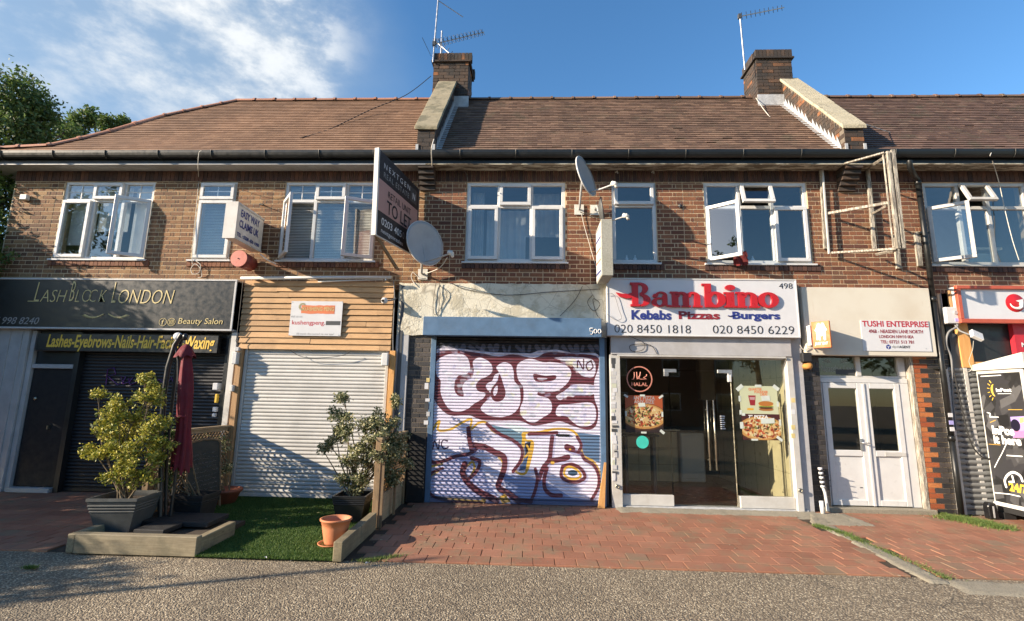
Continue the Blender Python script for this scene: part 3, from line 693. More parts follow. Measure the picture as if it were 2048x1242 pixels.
# ------------------------------------------------------------------ windows
def sash_mb(w, h, bar=.055, th=.05):
    m = MB(); y0, y1 = -th, 0
    m.box(0, w, y0, y1, 0, bar); m.box(0, w, y0, y1, h-bar, h); m.box(0, bar, y0, y1, bar, h-bar); m.box(w-bar, w, y0, y1, bar, h-bar)
    return m
def pane_mb(w, h, bar=.055, y=-.025): return MB().box(bar-.004, w-bar+.004, y-.003, y+.003, bar-.004, h-bar+.004)
def build_window(b, x0, x1, z0, z1, cols, zt, kinds, label, mat='upvc', blind=False, georgian=False, Yf=.02, fr=.05):
    """kinds[(col,row)] row 0 = lower, 1 = top light"""
    w = MB(); th = .07
    w.box(x0, x1, Yf, Yf+th, z0, z0+fr); w.box(x0, x1, Yf, Yf+th, z1-fr, z1)
    w.box(x0, x0+fr, Yf, Yf+th, z0+fr, z1-fr); w.box(x1-fr, x1, Yf, Yf+th, z0+fr, z1-fr)
    for c in cols: w.box(c-.028, c+.028, Yf+.001, Yf+th, z0+fr, z1-fr)
    xs = [x0+fr]+[q for c in cols for q in (c-.028, c+.028)]+[x1-fr]
    for i in range(0, len(xs), 2): w.box(xs[i], xs[i+1], Yf+.002, Yf+th, zt-.028, zt+.028)
    win = w.build('window', mat, b, bevel=.004, label=label)
    MB().box(x0-.05, x1+.05, -.045, Yf, z0-.03, z0-.001).build('sill', mat, win, bevel=.004)
    for i in range(0, len(xs), 2):
        for r_, (za, zb) in enumerate(((z0+fr, zt-.028), (zt+.028, z1-fr))):
            kd = kinds.get((i//2, r_), 'fix'); xa_, xb_ = xs[i], xs[i+1]; W_, H_ = xb_-xa_, zb-za; o = .018
            if kd == 'fix':
                MB().box(xa_, xb_, Yf+.03, Yf+.036, za, zb).build('pane', 'glass_window', win)
                if georgian and r_ == 1: _geo(xa_, xb_, za, zb, Yf+.022, win)
                continue
            Wo, Ho = W_+2*o, H_+2*o
            m, pn = sash_mb(Wo, Ho), pane_mb(Wo, Ho); rot = (0, 0, 0); loc = (xa_-o, Yf-.001, za-o)
            if isinstance(kd, tuple):
                side, ang = kd
                if side == 'L': rot = (0, 0, -ang)
                if side == 'R':
                    for q in (m, pn): q.v = [(a-Wo, b_, c) for a, b_, c in q.v]
                    loc = (xb_+o, Yf-.001, za-o); rot = (0, 0, ang)
                if side == 'T':
                    for q in (m, pn): q.v = [(a, b_, c-Ho) for a, b_, c in q.v]
                    loc = (xa_-o, Yf-.012, zb+o); rot = (-ang, 0, 0)
            Mx = Matrix.LocRotScale(Vector(loc), Matrix.Rotation(rot[0], 3, 'X') @ Matrix.Rotation(rot[2], 3, 'Z'), None)
            for q in (m, pn): q.v = [tuple(Mx @ Vector(v_)) for v_ in q.v]
            m.build('casement', mat, win, bevel=.004); pn.build('pane', 'glass_window', win)
            if georgian and r_ == 1: _geo(xa_+.03, xb_-.03, za+.03, zb-.03, Yf-.02, win)
    if blind:
        bl = MB(); z = z0+fr+.01
        while z < z1-fr-.02:
            bl.hexa([(x0+fr, .12, z), (x1-fr, .12, z), (x1-fr, .145, z+.022), (x0+fr, .145, z+.022), (x0+fr, .119, z+.002), (x1-fr, .119, z+.002), (x1-fr, .144, z+.024), (x0+fr, .144, z+.024)]); z += .0285
        bl.build('blind', 'blind_white', win, kind='stuff')
    return win
def _geo(xa, xb, za, zb, y, win):
    m = MB(); xm, zm = (xa+xb)/2, (za+zb)/2; m.box(xm-.008, xm+.008, y, y+.006, za, zb); m.box(xa, xm-.008, y, y+.006, zm-.008, zm+.008); m.box(xm+.008, xb, y, y+.006, zm-.008, zm+.008)
    m.build('glazing_bar', 'upvc', win)
zt = P(1000, 412)[2]; ztl = P(200, 400)[2]
T3 = lambda w, a=.335, b_=.665: [w[0]+(w[1]-w[0])*a, w[0]+(w[1]-w[0])*b_]
bL, bM, bR = blds['L'], blds['M'], blds['R']
w = windows['L'][0]; build_window(bL, *w, ZS, ZH, T3(w), ztl, {(0, 0): 'sash', (2, 0): ('R', rad(30)), (1, 1): 'sash'}, 'window nearest the gable end with its right sash ajar', georgian=True)
w = windows['L'][1]; build_window(bL, *w, ZS, ZH, [], ztl, {(0, 0): 'sash', (0, 1): 'sash'}, 'single-light window behind the box sign', georgian=True, blind=True)
w = windows['L'][2]; build_window(bL, *w, ZS, ZH, T3(w), ztl, {(0, 0): ('L', rad(52)), (2, 0): ('R', rad(25)), (1, 1): 'sash'}, 'blinded window with both outer sashes open', georgian=True, blind=True)
w = windows['M'][0]; build_window(bM, *w, ZS, ZH, T3(w, .33, .66), zt, {(0, 0): 'sash', (2, 0): 'sash', (1, 1): 'sash'}, 'three-light window right of the letting board', fr=.06)
w = windows['M'][1]; build_window(bM, *w, ZS, ZH, [], zt+.02, {(0, 1): 'sash'}, 'narrow window beside the hanging light box', fr=.06)
w = windows['M'][2]; build_window(bM, *w, ZS, ZH, T3(w, .34, .66), zt, {(0, 0): ('L', rad(40)), (2, 0): 'sash', (1, 1): ('T', rad(16))}, 'window over the kebab shop sign with left sash and top vent open', fr=.06)
w = windows['R'][0]; build_window(bR, *w, ZS, ZH, T3(w, .34, .62), zt, {(0, 0): ('L', rad(38)), (1, 1): ('T', rad(24))}, 'rightmost window with left sash and top vent open', fr=.06, mat='upvc_dirty')
w = windows['R'][1]; build_window(bR, *w, ZS, ZH, T3(w), zt, {}, None, fr=.06)
# plants and bottles on sills
def sill_item(name, x, z, kind, lab, grp=None):
    m = MB()
    if kind == 'bottle': m.lathe([(0, 0), (.025, 0), (.027, .01), (.027, .09), (.012, .12), (.011, .15), (0, .15)], (x, .13, z), 10); mt = 'sign_white'
    else: m.lathe([(0, 0), (.04, 0), (.05, .09), (.045, .09), (0, .08)], (x, .13, z), 10); mt = 'terracotta'
    return tag(m.build(name, mt), lab, 'bottle' if kind == 'bottle' else 'pot', grp)
MB().box(1.40, 4.62, .1, .22, ZS-.0, ZS+.02).build('inner_sill', 'upvc', bM)
sill_item('bottle', 1.62, ZS+.02, 'bottle', 'small white bottle on the narrow window sill, left one of two', 'bottles behind the upstairs windows')
sill_item('bottle', 1.76, ZS+.02, 'bottle', 'small white bottle on the narrow window sill, right one of two', 'bottles behind the upstairs windows')
sill_item('bottle', 3.72, ZS+.02, 'bottle', 'small white bottle in the open window over the kebab shop sign', 'bottles behind the upstairs windows')
cu = MB(); n = 24
for i in range(n): 
    xx = lambda k: 3.50+.16*k/n
    cu._add([(xx(i), .26+.02*math.sin(i*1.4), ZS+.03), (xx(i+1), .26+.02*math.sin((i+1)*1.4), ZS+.03), (xx(i+1), .26+.02*math.sin((i+1)*1.4), ZH-.05), (xx(i), .26+.02*math.sin(i*1.4), ZH-.05)], [(0, 1, 2, 3)], 0, True)
cu.build('curtain', 'curtain', bM)
for i_, (a_, b_, c_, d_) in enumerate(((-1.06, -.84, ZS+.06, ZH-.07), (-.79, -.1, ZS+.06, ZH-.4), (-.1, .5, ZS+.55, ZH-.07))):
    cu = MB(); n = 16
    for i in range(n):
        f_ = lambda k: (a_+(b_-a_)*k/n, .30+.02*i_+.012*math.sin(k*1.9))
        p0, p1 = f_(i), f_(i+1); cu._add([(p0[0], p0[1], c_), (p1[0], p1[1], c_), (p1[0], p1[1], d_), (p0[0], p0[1], d_)], [(0, 1, 2, 3)], 0, True)
    cu.build('curtain', 'curtain', bM)
for a_, b_ in ((-8.27, -7.8), (-7.76, -7.2)):  # white sheets behind the first window's panes, standing in for reflected bright sky
    MB().box(a_, b_, .16, .17, ZS+.3 if a_ < -8 else ZS+.55, ZH-.06).build('sky_reflection_sheet', 'blind_white', bL)
MB().box(-7.12, -6.75, .16, .17, ZS+.1, ZH-.06).build('sky_reflection_sheet', 'blind_white', bL)
# bare shelf room seen through the rightmost window
MB().box(7.55, 8.15, .5, .9, 4.3, 4.34).build('shelf', 'interior_tile', bR)
MB().box(7.62, 8.1, .55, .85, 3.9, 4.25).build('cupboard', 'poster_cream', bR, bevel=.01)

# ------------------------------------------------------------------ parapets, copings, chimneys
def face_bricks(rows, mat_cells, axis): pass
def parapet(b, x0, x1, vis, copmat, wallmat):
    k = 1.165; y0 = EY-.05; zf0, zf1 = 5.62, 6.12; ye = 1.43; ztop = lambda y: zf1+k*(y-y0)
    MB().prism([(x0, y0, zf0), (x0, ye, zf0+1.9), (x0, ye, ztop(ye)), (x0, y0, zf1)], (x1-x0, 0, 0)).build('parapet_wall', 'mortar_dark', b)
    m = MB(); z = zf0+.02
    while z < zf1-.03:       # front pier bricks
        for a, c in (((x0, x0+.21), (x0+.215, x1)) if int(z*13.3) % 2 else ((x0, x0+.1), (x0+.105, x1))):
            m.box(a+.004, c-.004, y0-.008, y0+.02, z+.004, min(z+.071, zf1-.005), random.random())
        z += .075
    xs = x0 if vis < 0 else x1; z = zf0+.02; row = 0
    while z < ztop(ye)-.1:   # side face bricks
        y = y0+(.11 if row % 2 else 0)
        ymin = (z+.075-zf1)/k+y0 if z+.075 > zf1 else y0; ymax = min(ye, (z-zf0+.0)/1.07+y0+.05)
        while y < ye:
            a, c = max(y, ymin), min(y+.21, ymax)
            if c-a > .04: m.box(*( (xs-.006, xs+.02) if vis < 0 else (xs-.02, xs+.006) ), a+.004, c-.004, z+.004, z+.071, random.random())
            y += .22
        z += .075; row += 1
    m.build('parapet_brick', wallmat, b, kind='stuff')
    n = 5; yy = [y0-.05+(ye-y0+.05)*i/n for i in range(n+1)]
    for i in range(n):      # coping slabs
        j = random.uniform(-.008, .008); a, c = yy[i]+.004, yy[i+1]-.004; o = .05; T_ = .075
        MB().hexa([(x0-o, a, ztop(a)+j), (x1+o, a, ztop(a)-j), (x1+o, c, ztop(c)-j), (x0-o, c, ztop(c)+j), (x0-o, a, ztop(a)+T_+j), (x1+o, a, ztop(a)+T_-j), (x1+o, c, ztop(c)+T_-j), (x0-o, c, ztop(c)+T_+j)]).build('coping_slab', copmat, b, bevel=.015)
    # stepped lead flashing against the roof
    fl = MB(); kk = (RZ-EZ)/(RY-EY); X = xs-.012 if vis < 0 else xs+.012; N = 17; Yz = lambda y: EZ+kk*(y-EY)+.03
    for i in range(N):
        a = EY+.03+(1.78)*i/N; c = EY+.03+1.78*(i+1)/N; hgt = .16+random.uniform(-.02, .02)
        if i == 7 and vis < 0: hgt = .05
        d_ = (-.006 if vis < 0 else .006)
        fl.prism([(X, a, Yz(a)-.03), (X, c, Yz(c)-.03), (X, c, Yz(c)+.06), (X, c-.02, Yz(c)+hgt), (X, a, Yz(a)+.06)], (d_, 0, 0))
    e = .09*(-1 if vis < 0 else 1)
    fl.hexa([(X, EY+.02, Yz(EY+.02)-.004), (X+e, EY+.02, Yz(EY+.02)-.004), (X+e, 1.4, Yz(1.4)-.004), (X, 1.4, Yz(1.4)-.004), (X, EY+.02, Yz(EY+.02)), (X+e, EY+.02, Yz(EY+.02)), (X+e, 1.4, Yz(1.4)), (X, 1.4, Yz(1.4))])
    fl.box(x0-.03, x1+.03, y0-.03, y0-.012, 5.60, 5.69)
    fl.box(x1-.03, x1+.015, y0-.025, y0-.013, 5.695, 5.82); fl.box(x0-.015, x0+.03, y0-.025, y0-.013, 5.695, 5.82)
    fl.build('flashing', 'lead', b)
    # corbel under the eaves
    cb = MB()
    for i in range(5):
        cb.box(x0+.02, x1-.02, -.29+.06*i, .0, ZE-.075*(i+1)+.004, ZE-.075*i-.004, random.random())
    cb.build('corbel', 'brick_sooty', b)
parapet(bM, -1.95, -1.65, 1, 'coping', 'brick_sooty')
parapet(bR, 5.12, 5.43, -1, 'coping_light', 'brick_sooty')
def chimney(b, x0, x1, y0, y1, zb, zc, ztop, lab):
    c = MB().box(x0+.01, x1-.01, y0+.01, y1-.01, zb, zc).build('chimney', 'mortar_dark', b, label=lab)
    if x0 > 3: MB().box(x0+.006, x0+.0095, y0+.012, y1-.012, zb+.3, zc-.01).build('pointing', 'mortar', c)
    m = MB(); z = zb; row = 0
    while z < zc-.02:
        for (axis, f, a0, a1) in (('x', y0, x0, x1), ('y', x0, y0, y1), ('y', x1, y0, y1)):
            t_ = a0-(.11 if row % 2 else 0)
            while t_ < a1:
                a, e = max(t_, a0)+.004, min(t_+.221, a1)-.004; t_ += .225
                if e-a < .03: continue
                j = random.uniform(-.004, .004); zz = (z+.004, min(z+.071, zc))
                if axis == 'x': m.box(a, e, f-.004+j, f+.03, *zz, random.random())
                elif f == x0: m.box(f-.004+j, f+.03, a, e, *zz, random.random())
                else: m.box(f-.03, f+.004+j, a, e, *zz, random.random())
        z += .075; row += 1
    m.build('brick', 'brick_sooty', c, kind='stuff')
    cap = MB(); cap.box(x0-.045, x1+.045, y0-.045, y1+.045, zc, zc+.035)
    x = x0-.01
    while x < x1: cap.box(x+.003, x+.07, y0-.02, y0+.1, zc+.036, ztop, random.random()); cap.box(x+.003, x+.07, y1-.1, y1+.02, zc+.036, ztop, random.random()); x += .075
    y = y0+.11
    while y < y1-.11: cap.box(x0-.02, x0+.1, y+.003, y+.07, zc+.036, ztop, random.random()); cap.box(x1-.1, x1+.02, y+.003, y+.07, zc+.036, ztop, random.random()); y += .075
    cap.box(x0+.1, x1-.1, y0+.1, y1-.1, zc+.036, ztop-.03)
    cap.build('chimney_cap', 'brick_sooty', c)
    ap = MB(); ap.box(x0-.03, x1+.03, y0-.03, y0-.012, zb+.0, zb+.32)
    ap.build('apron_flashing', 'lead', c)
YC = 1.36
a, c = P(866, 160, YC), P(936, 160, YC); CHL = (a[0], c[0])
chimney(bM, a[0], c[0], YC, YC+.62, 7.5, P(900, 125, YC)[2], P(900, 107, YC)[2], 'soot-blackened chimney nearer the left')
a, c = P(1514, 150, YC), P(1585, 150, YC); CHR = (a[0], c[0])
chimney(bR, a[0], c[0], YC, YC+.62, 7.5, P(1550, 118, YC)[2], P(1550, 100, YC)[2], 'chimney with cream pointing on its left side')
# ------------------------------------------------------------------ painted picture surfaces (flat print and spray paint), rasterised here
class Canvas:
    def __init__(s, w, h, bg, x0, x1, z0, z1):
        s.w, s.h = w, h; s.a = np.ones((h, w, 3), np.float32)*np.array(bg, np.float32)
        s.e = (x0, x1, z0, z1)
    def uv(s, q): x0, x1, z0, z1 = s.e; return ((q[0]-x0)/(x1-x0)*s.w, (q[1]-z0)/(z1-z0)*s.h)
    def _blend(s, sl, m, col): s.a[sl] = s.a[sl]*(1-m[..., None])+np.array(col, np.float32)*m[..., None]
    def poly(s, pts, col, al=1.0, soft=1.0):
        p_ = [s.uv(q) for q in pts]; xs = [q[0] for q in p_]; ys = [q[1] for q in p_]
        a, b, c, d = max(0, int(min(xs))-2), min(s.w, int(max(xs))+3), max(0, int(min(ys))-2), min(s.h, int(max(ys))+3)
        if b <= a or d <= c: return
        X, Y = np.meshgrid(np.arange(a, b)+.5, np.arange(c, d)+.5); ins = np.zeros(X.shape, bool); n = len(p_)
        for i in range(n):
            (xi, yi), (xj, yj) = p_[i], p_[i-1]
            if yi == yj: continue
            ins ^= ((yi > Y) != (yj > Y)) & (X < (xj-xi)*(Y-yi)/(yj-yi)+xi)
        s._blend((slice(c, d), slice(a, b)), ins.astype(np.float32)*al, col)
    def stroke(s, pts, wd, col, al=1.0, soft=1.2, smooth=True, wob=0.0):
        p_ = [s.uv(q) for q in pts]
        if smooth and len(p_) > 2:
            o = []
            for i in range(len(p_)-1):
                q0, q1, q2, q3 = p_[max(i-1, 0)], p_[i], p_[i+1], p_[min(i+2, len(p_)-1)]
                for k in range(6):
                    t = k/6; o.append(tuple(.5*(2*q1[j]+(-q0[j]+q2[j])*t+(2*q0[j]-5*q1[j]+4*q2[j]-q3[j])*t*t+(-q0[j]+3*q1[j]-3*q2[j]+q3[j])*t**3) for j in (0, 1)))
            p_ = o+[p_[-1]]
        r = wd/(s.e[1]-s.e[0])*s.w/2
        xs = [q[0] for q in p_]; ys = [q[1] for q in p_]; m_ = int(r+soft+3)
        a, b, c, d = max(0, int(min(xs))-m_), min(s.w, int(max(xs))+m_), max(0, int(min(ys))-m_), min(s.h, int(max(ys))+m_)
        if b <= a or d <= c: return
        X, Y = np.meshgrid(np.arange(a, b)+.5, np.arange(c, d)+.5); D = np.full(X.shape, 1e9, np.float32)
        for (x1, y1), (x2, y2) in zip(p_[:-1], p_[1:]):
            dx, dy = x2-x1, y2-y1; L = dx*dx+dy*dy+1e-9; t = np.clip(((X-x1)*dx+(Y-y1)*dy)/L, 0, 1)
            D = np.minimum(D, np.hypot(X-x1-t*dx, Y-y1-t*dy))
        s._blend((slice(c, d), slice(a, b)), np.clip((r-D)/soft+.5, 0, 1)*al, col)
    def ell(s, c, rx, rz, col, al=1.0, ang=0.0):
        s.poly([(c[0]+rx*math.cos(t)*math.cos(ang)-rz*math.sin(t)*math.sin(ang), c[1]+rx*math.cos(t)*math.sin(ang)+rz*math.sin(t)*math.cos(ang)) for t in [2*math.pi*k/28 for k in range(28)]], col, al)
    def image(s, name):
        im = bpy.data.images.new(name, s.w, s.h); px = np.ones((s.h, s.w, 4), np.float32); px[..., :3] = np.clip(s.a, 0, 1)
        im.pixels.foreach_set(px.ravel()); im.update(); im.pack(); return im
def print_mat(name, cv, rough=0.5, wear=0.0, axis='XZ', dim=1.0):
    """lays the picture on a real surface by the surface's place in the world"""
    t = NT(name); im = t.n.new('ShaderNodeTexImage'); im.image = cv.image(name); im.extension = 'EXTEND'
    sp = t.n.new('ShaderNodeSeparateXYZ'); t.l.new(t.coords(), sp.inputs[0]); x0, x1, z0, z1 = cv.e
    u = t.math('DIVIDE', t.math('SUBTRACT', sp.outputs['X' if axis[0] == 'X' else 'Y'], x0), x1-x0)
    if axis == 'yZ': pass
    v = t.math('DIVIDE', t.math('SUBTRACT', sp.outputs['Z'], z0), z1-z0)
    cb = t.n.new('ShaderNodeCombineXYZ'); t.l.new(u, cb.inputs[0]); t.l.new(v, cb.inputs[1]); t.l.new(cb.outputs[0], im.inputs[0])
    c = im.outputs[0]
    if wear: c = t.mix(t.math('MULTIPLY', t.ramp(t.noise(9, 8, 0.75, vec=t.mapped((.5, 1, 2.2))), [(0.5, 0.0), (0.72, 1.0)]), wear), c, (0.16, 0.17, 0.2))
    c = t.mix(1.0, c, (dim, dim, dim), 'MULTIPLY')
    t.set(c, rough); MATS[name] = t.m; return t.m

# ---- the spray painted shutter
zg = lambda x, y: (lambda q: (q[0], q[2]))(P(780+x/2.485, 540+y/2.485, -.03))
g = Canvas(1500, 1340, (0.10, 0.12, 0.17), *(lambda a, b: (a[0], b[0], a[1], b[1]))(zg(192, 1165), zg(1044, 340)))
WHT, MAR, YEL, BLU, LIL = (0.85, 0.83, 0.90), (0.40, 0.20, 0.235), (0.82, 0.66, 0.25), (0.26, 0.36, 0.50), (0.72, 0.71, 0.86)
S = lambda pts, w, col, **k: g.stroke([zg(*q) for q in pts], w*(1.12 if w > 10 else 1.1)/2.485/118, col, **k)
Q = lambda pts, col, al=1.0: g.poly([zg(*q) for q in pts], col, al)
g.a *= 1.0
Q([(190, 470), (215, 400), (270, 380), (420, 400), (520, 410), (700, 415), (740, 400), (830, 395), (900, 412), (1020, 412), (1045, 430), (1045, 820), (190, 830)], WHT)
Q([(190, 790), (1045, 790), (1045, 1170), (190, 1170)], (0.86, 0.85, 0.92))
Q([(190, 1000), (330, 900), (420, 940), (560, 1160), (190, 1165)], (0.62, 0.64, 0.82), .55)
Q([(560, 1010), (760, 1040), (900, 1130), (1040, 1150), (1040, 1165), (600, 1165)], (0.30, 0.40, 0.62), .55)
zh = lambda x, y: (lambda q: (q[0], q[2]))(P(840+x/2.358, 660+y/2.358, -.03))
def smooth_loop(pts, k=4):
    n = len(pts); o = []
    for i in range(n):
        q0, q1, q2, q3 = pts[i-1], pts[i], pts[(i+1) % n], pts[(i+2) % n]
        for m in range(k): t = m/k; o.append(tuple(.5*(2*q1[c]+(-q0[c]+q2[c])*t+(2*q0[c]-5*q1[c]+4*q2[c]-q3[c])*t*t+(-q0[c]+3*q1[c]-3*q2[c]+q3[c])*t**3) for c in (0, 1)))
    return o
B = lambda pts, col, al=1.0: g.poly(smooth_loop([zh(*q) for q in pts]), col, al)
rr_ = random.Random(4)
B([(28, 195), (60, 130), (100, 100), (170, 95), (215, 100), (290, 110), (370, 125), (440, 115), (540, 132), (600, 105), (700, 110), (828, 122), (842, 170), (822, 240), (822, 320), (840, 380), (830, 450), (790, 470), (720, 452), (660, 430), (600, 442), (530, 450), (470, 428), (380, 427), (290, 424), (230, 402), (140, 402), (80, 350), (60, 290)], MAR)
LETTERS = [[(75, 170), (85, 140), (125, 118), (175, 110), (215, 122), (232, 150), (236, 190), (215, 210), (182, 216), (166, 240), (162, 275), (175, 305), (206, 312), (200, 270), (215, 242), (245, 225), (254, 190), (250, 150), (278, 130), (315, 142), (338, 165), (340, 198), (315, 220), (282, 235), (264, 262), (275, 288), (308, 297), (298, 322), (255, 348), (225, 372), (180, 386), (140, 374), (112, 335), (97, 290), (98, 240), (80, 215)],
    [(352, 212), (372, 200), (360, 175), (395, 152), (430, 165), (442, 200), (445, 240), (468, 270), (474, 320), (468, 360), (440, 393), (390, 410), (330, 404), (287, 375), (302, 345), (337, 310), (312, 272), (318, 252), (340, 240)],
    [(457, 170), (490, 142), (530, 137), (580, 152), (620, 152), (680, 162), (712, 195), (702, 240), (663, 278), (620, 293), (562, 290), (557, 308), (600, 320), (620, 345), (618, 385), (580, 412), (530, 438), (482, 410), (472, 370), (487, 330), (486, 270), (462, 230)],
    [(632, 132), (720, 127), (812, 140), (828, 190), (812, 224), (765, 216), (738, 190), (700, 152)], [(705, 268), (735, 256), (824, 262), (824, 300), (770, 308), (712, 306), (662, 330), (642, 312), (680, 288)],
    [(652, 357), (700, 350), (790, 342), (822, 356), (830, 410), (808, 448), (752, 453), (712, 427), (690, 406), (642, 400)]]
for L_ in LETTERS:
    B(L_, WHT); cx = sum(q[0] for q in L_)/len(L_); cy = sum(q[1] for q in L_)/len(L_)
    for k in range(34):      # mottled lilac and grey fades that stay inside the letter
        px_, py_ = rr_.choice(L_); t_ = rr_.uniform(.15, .75); x, y = px_+(cx-px_)*t_, py_+(cy-py_)*t_
        cl = rr_.choice([(0.70, 0.70, 0.83), (0.72, 0.76, 0.82), (0.93, 0.93, 0.96), (0.66, 0.70, 0.76), (0.84, 0.84, 0.70)])
        g.stroke([zh(x, y), zh(x+rr_.uniform(-26, 26), y+rr_.uniform(-7, 7))], rr_.uniform(.02, .06), cl, al=.6, soft=9)
B([(375, 207), (393, 255), (404, 300), (386, 333), (350, 335), (332, 302), (342, 270), (365, 240)], MAR); B([(345, 298), (352, 272), (366, 264), (364, 296), (352, 310)], WHT)
B([(537, 207), (590, 216), (640, 214), (630, 238), (562, 245), (540, 235)], MAR); B([(555, 226), (600, 228), (585, 236), (560, 236)], WHT)
for pts in ([(931, 485), (935, 450), (960, 492), (962, 445)], [(1000, 450), (975, 470), (985, 498), (1008, 485), (1000, 455)]): S(pts, 5, (0.3, 0.12, 0.16))
# lower piece
Q([(480, 765), (600, 790), (668, 812), (664, 880), (560, 822)], (0.40, 0.52, 0.60)); Q([(560, 765), (625, 770), (700, 790), (640, 810)], (0.80, 0.86, 0.88))
Q([(920, 808), (1042, 820), (1042, 960), (968, 925)], (0.34, 0.45, 0.58)); Q([(672, 858), (704, 850), (690, 985), (640, 1000)], BLU)
for pts in ([(210, 800), (232, 762), (247, 752), (240, 795), (300, 792), (352, 762), (404, 742), (400, 792), (440, 760), (478, 758), (512, 800), (590, 838), (655, 880), (660, 940), (622, 995), (672, 1010), (700, 930), (710, 856), (676, 846), (662, 812), (740, 806), (820, 790), (900, 796), (940, 840), (960, 920), (1010, 952), (1042, 1010), (1042, 1080)],
            [(190, 835), (176, 900), (172, 950), (200, 975), (260, 962)], [(240, 1000), (196, 1030), (180, 1085), (210, 1120), (280, 1138), (470, 1150)], [(540, 930), (562, 960), (548, 1020)], [(412, 948), (374, 986), (368, 1024), (392, 1034), (420, 986), (412, 948)]):
    S(pts, 9, YEL)
S([(668, 812), (660, 880)], 14, YEL); S([(706, 850), (676, 1005)], 8, YEL)
for pts, w in (([(206, 822), (190, 880), (205, 950), (262, 950), (330, 925), (398, 912), (440, 880)], 13), ([(390, 788), (396, 850), (408, 900)], 18), ([(404, 868), (470, 880), (520, 905), (566, 930), (568, 985), (548, 1040), (540, 1080), (590, 1110), (640, 1148)], 22),
               ([(482, 765), (540, 812), (610, 846), (655, 888), (650, 945), (612, 1000)], 13), ([(372, 965), (362, 1010), (392, 1060), (440, 1100), (500, 1130), (530, 1145)], 24), ([(405, 935), (446, 952), (430, 1000), (388, 1040)], 14), ([(262, 985), (204, 1012), (186, 1070), (214, 1122), (300, 1146), (470, 1158)], 10),
               ([(806, 830), (800, 880), (792, 940), (760, 985), (740, 1040)], 17), ([(690, 816), (760, 812), (830, 808)], 12), ([(722, 990), (732, 1040), (720, 1100), (700, 1148)], 13), ([(780, 985), (766, 1040), (772, 1090), (806, 1118), (850, 1120)], 15), ([(876, 872), (900, 896), (948, 910), (966, 940), (1010, 968), (1036, 1020), (1034, 1080), (1002, 1140)], 12),
               ([(930, 830), (950, 870), (935, 905)], 12), ([(800, 948), (850, 940), (884, 930)], 20), ([(858, 975), (850, 1020), (878, 1046), (930, 1052), (968, 1030), (950, 990), (905, 966), (858, 975)], 13), ([(640, 1140), (700, 1150)], 16), ([(880, 880), (906, 890)], 24)):
    S([(x_+6, y_+7) for x_, y_ in pts], w+5, (0.45, 0.46, 0.66), al=.35, soft=6); S(pts, w, MAR)
S([(870, 985), (866, 1015), (890, 1034), (928, 1036), (948, 1020), (925, 990), (892, 978), (870, 985)], 9, YEL); g.ell(zg(908, 1008), .075, .045, (0.18, 0.30, 0.40)); g.ell(zg(895, 890), .02, .016, YEL); g.ell(zg(808, 958), .03, .03, YEL)
Q([(672, 858), (700, 856), (688, 920), (676, 930)], (0.12, 0.12, 0.16)); S([(680, 870), (692, 900), (672, 930)], 8, YEL)
Q([(540, 1130), (570, 1110), (600, 1150), (560, 1162)], YEL); Q([(450, 1130), (480, 1140), (465, 1160)], YEL)
for pts in ([(214, 890), (222, 848), (240, 890), (246, 845)], [(286, 850), (266, 845), (256, 865), (268, 888), (290, 880)]): S(pts, 5, (0.22, 0.14, 0.24))
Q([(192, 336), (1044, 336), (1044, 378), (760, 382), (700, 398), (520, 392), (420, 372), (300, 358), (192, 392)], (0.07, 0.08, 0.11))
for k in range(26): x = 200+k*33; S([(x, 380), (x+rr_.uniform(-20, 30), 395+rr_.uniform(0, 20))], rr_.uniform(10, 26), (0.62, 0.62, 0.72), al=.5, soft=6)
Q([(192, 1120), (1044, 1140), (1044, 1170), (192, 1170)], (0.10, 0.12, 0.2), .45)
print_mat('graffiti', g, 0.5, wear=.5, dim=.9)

# ------------------------------------------------------------------ shutters
def slat_mesh(pitch, mat, crown=.011):
    m = MB(); n = 5; pr = [(.003, 0.0), (.003, pitch*.13)]
    for k in range(n+1): pr.append((-.004-crown*math.sin(math.pi*k/n)**.7, pitch*(.13+.87*k/n)))
    for (y0, z0), (y1, z1) in zip(pr[:-1], pr[1:]):
        m._add([(-.5, y0, z0), (.5, y0, z0), (.5, y1, z1), (-.5, y1, z1)], [(0, 1, 2, 3)])
    m._add([(-.5, y, z) for y, z in pr]+[(-.5, .004, 0), (-.5, .004, pitch)], [tuple(range(len(pr)))[::-1]]); m._add([(.5, y, z) for y, z in pr], [tuple(range(len(pr)))])
    m.box(-.5, .5, .0, .006, 0, pitch)
    me = m.mesh('slat'); me.materials.append(MATS[mat]); return me
def shutter(b, x0, x1, z0, z1, pitch, mat, Y, label, rail='grey_frame', rw=.05, bottom=.06, crown=.011):
    s = MB().box(x0, x1, Y+.008, Y+.014, z0, z1).build('roller_shutter', 'dark_grey', b, label=label)
    MB().box(x0-rw, x0-.002, Y-.035, Y+.03, z0, z1).build('guide_rail', rail, s, bevel=.004); MB().box(x1+.002, x1+rw, Y-.035, Y+.03, z0, z1).build('guide_rail', rail, s, bevel=.004)
    me = slat_mesh(pitch, mat, crown); z = z0+bottom
    MB().box(x0, x1, Y-.018, Y+.004, z0+.004, z0+bottom-.002).build('bottom_bar', mat, s, bevel=.004)
    while z < z1-.01:
        piece(me, 'slat', None, s, ((x0+x1)/2, Y+random.uniform(-.0012, .0012), z), (x1-x0-.004, 1, 1), (0, random.uniform(-.0006, .0006), 0)); z += pitch
    return s
X = lambda x, y, Y=0.0: P(x, y, Y)[0]
Z = lambda x, y, Y=0.0: P(x, y, Y)[2]

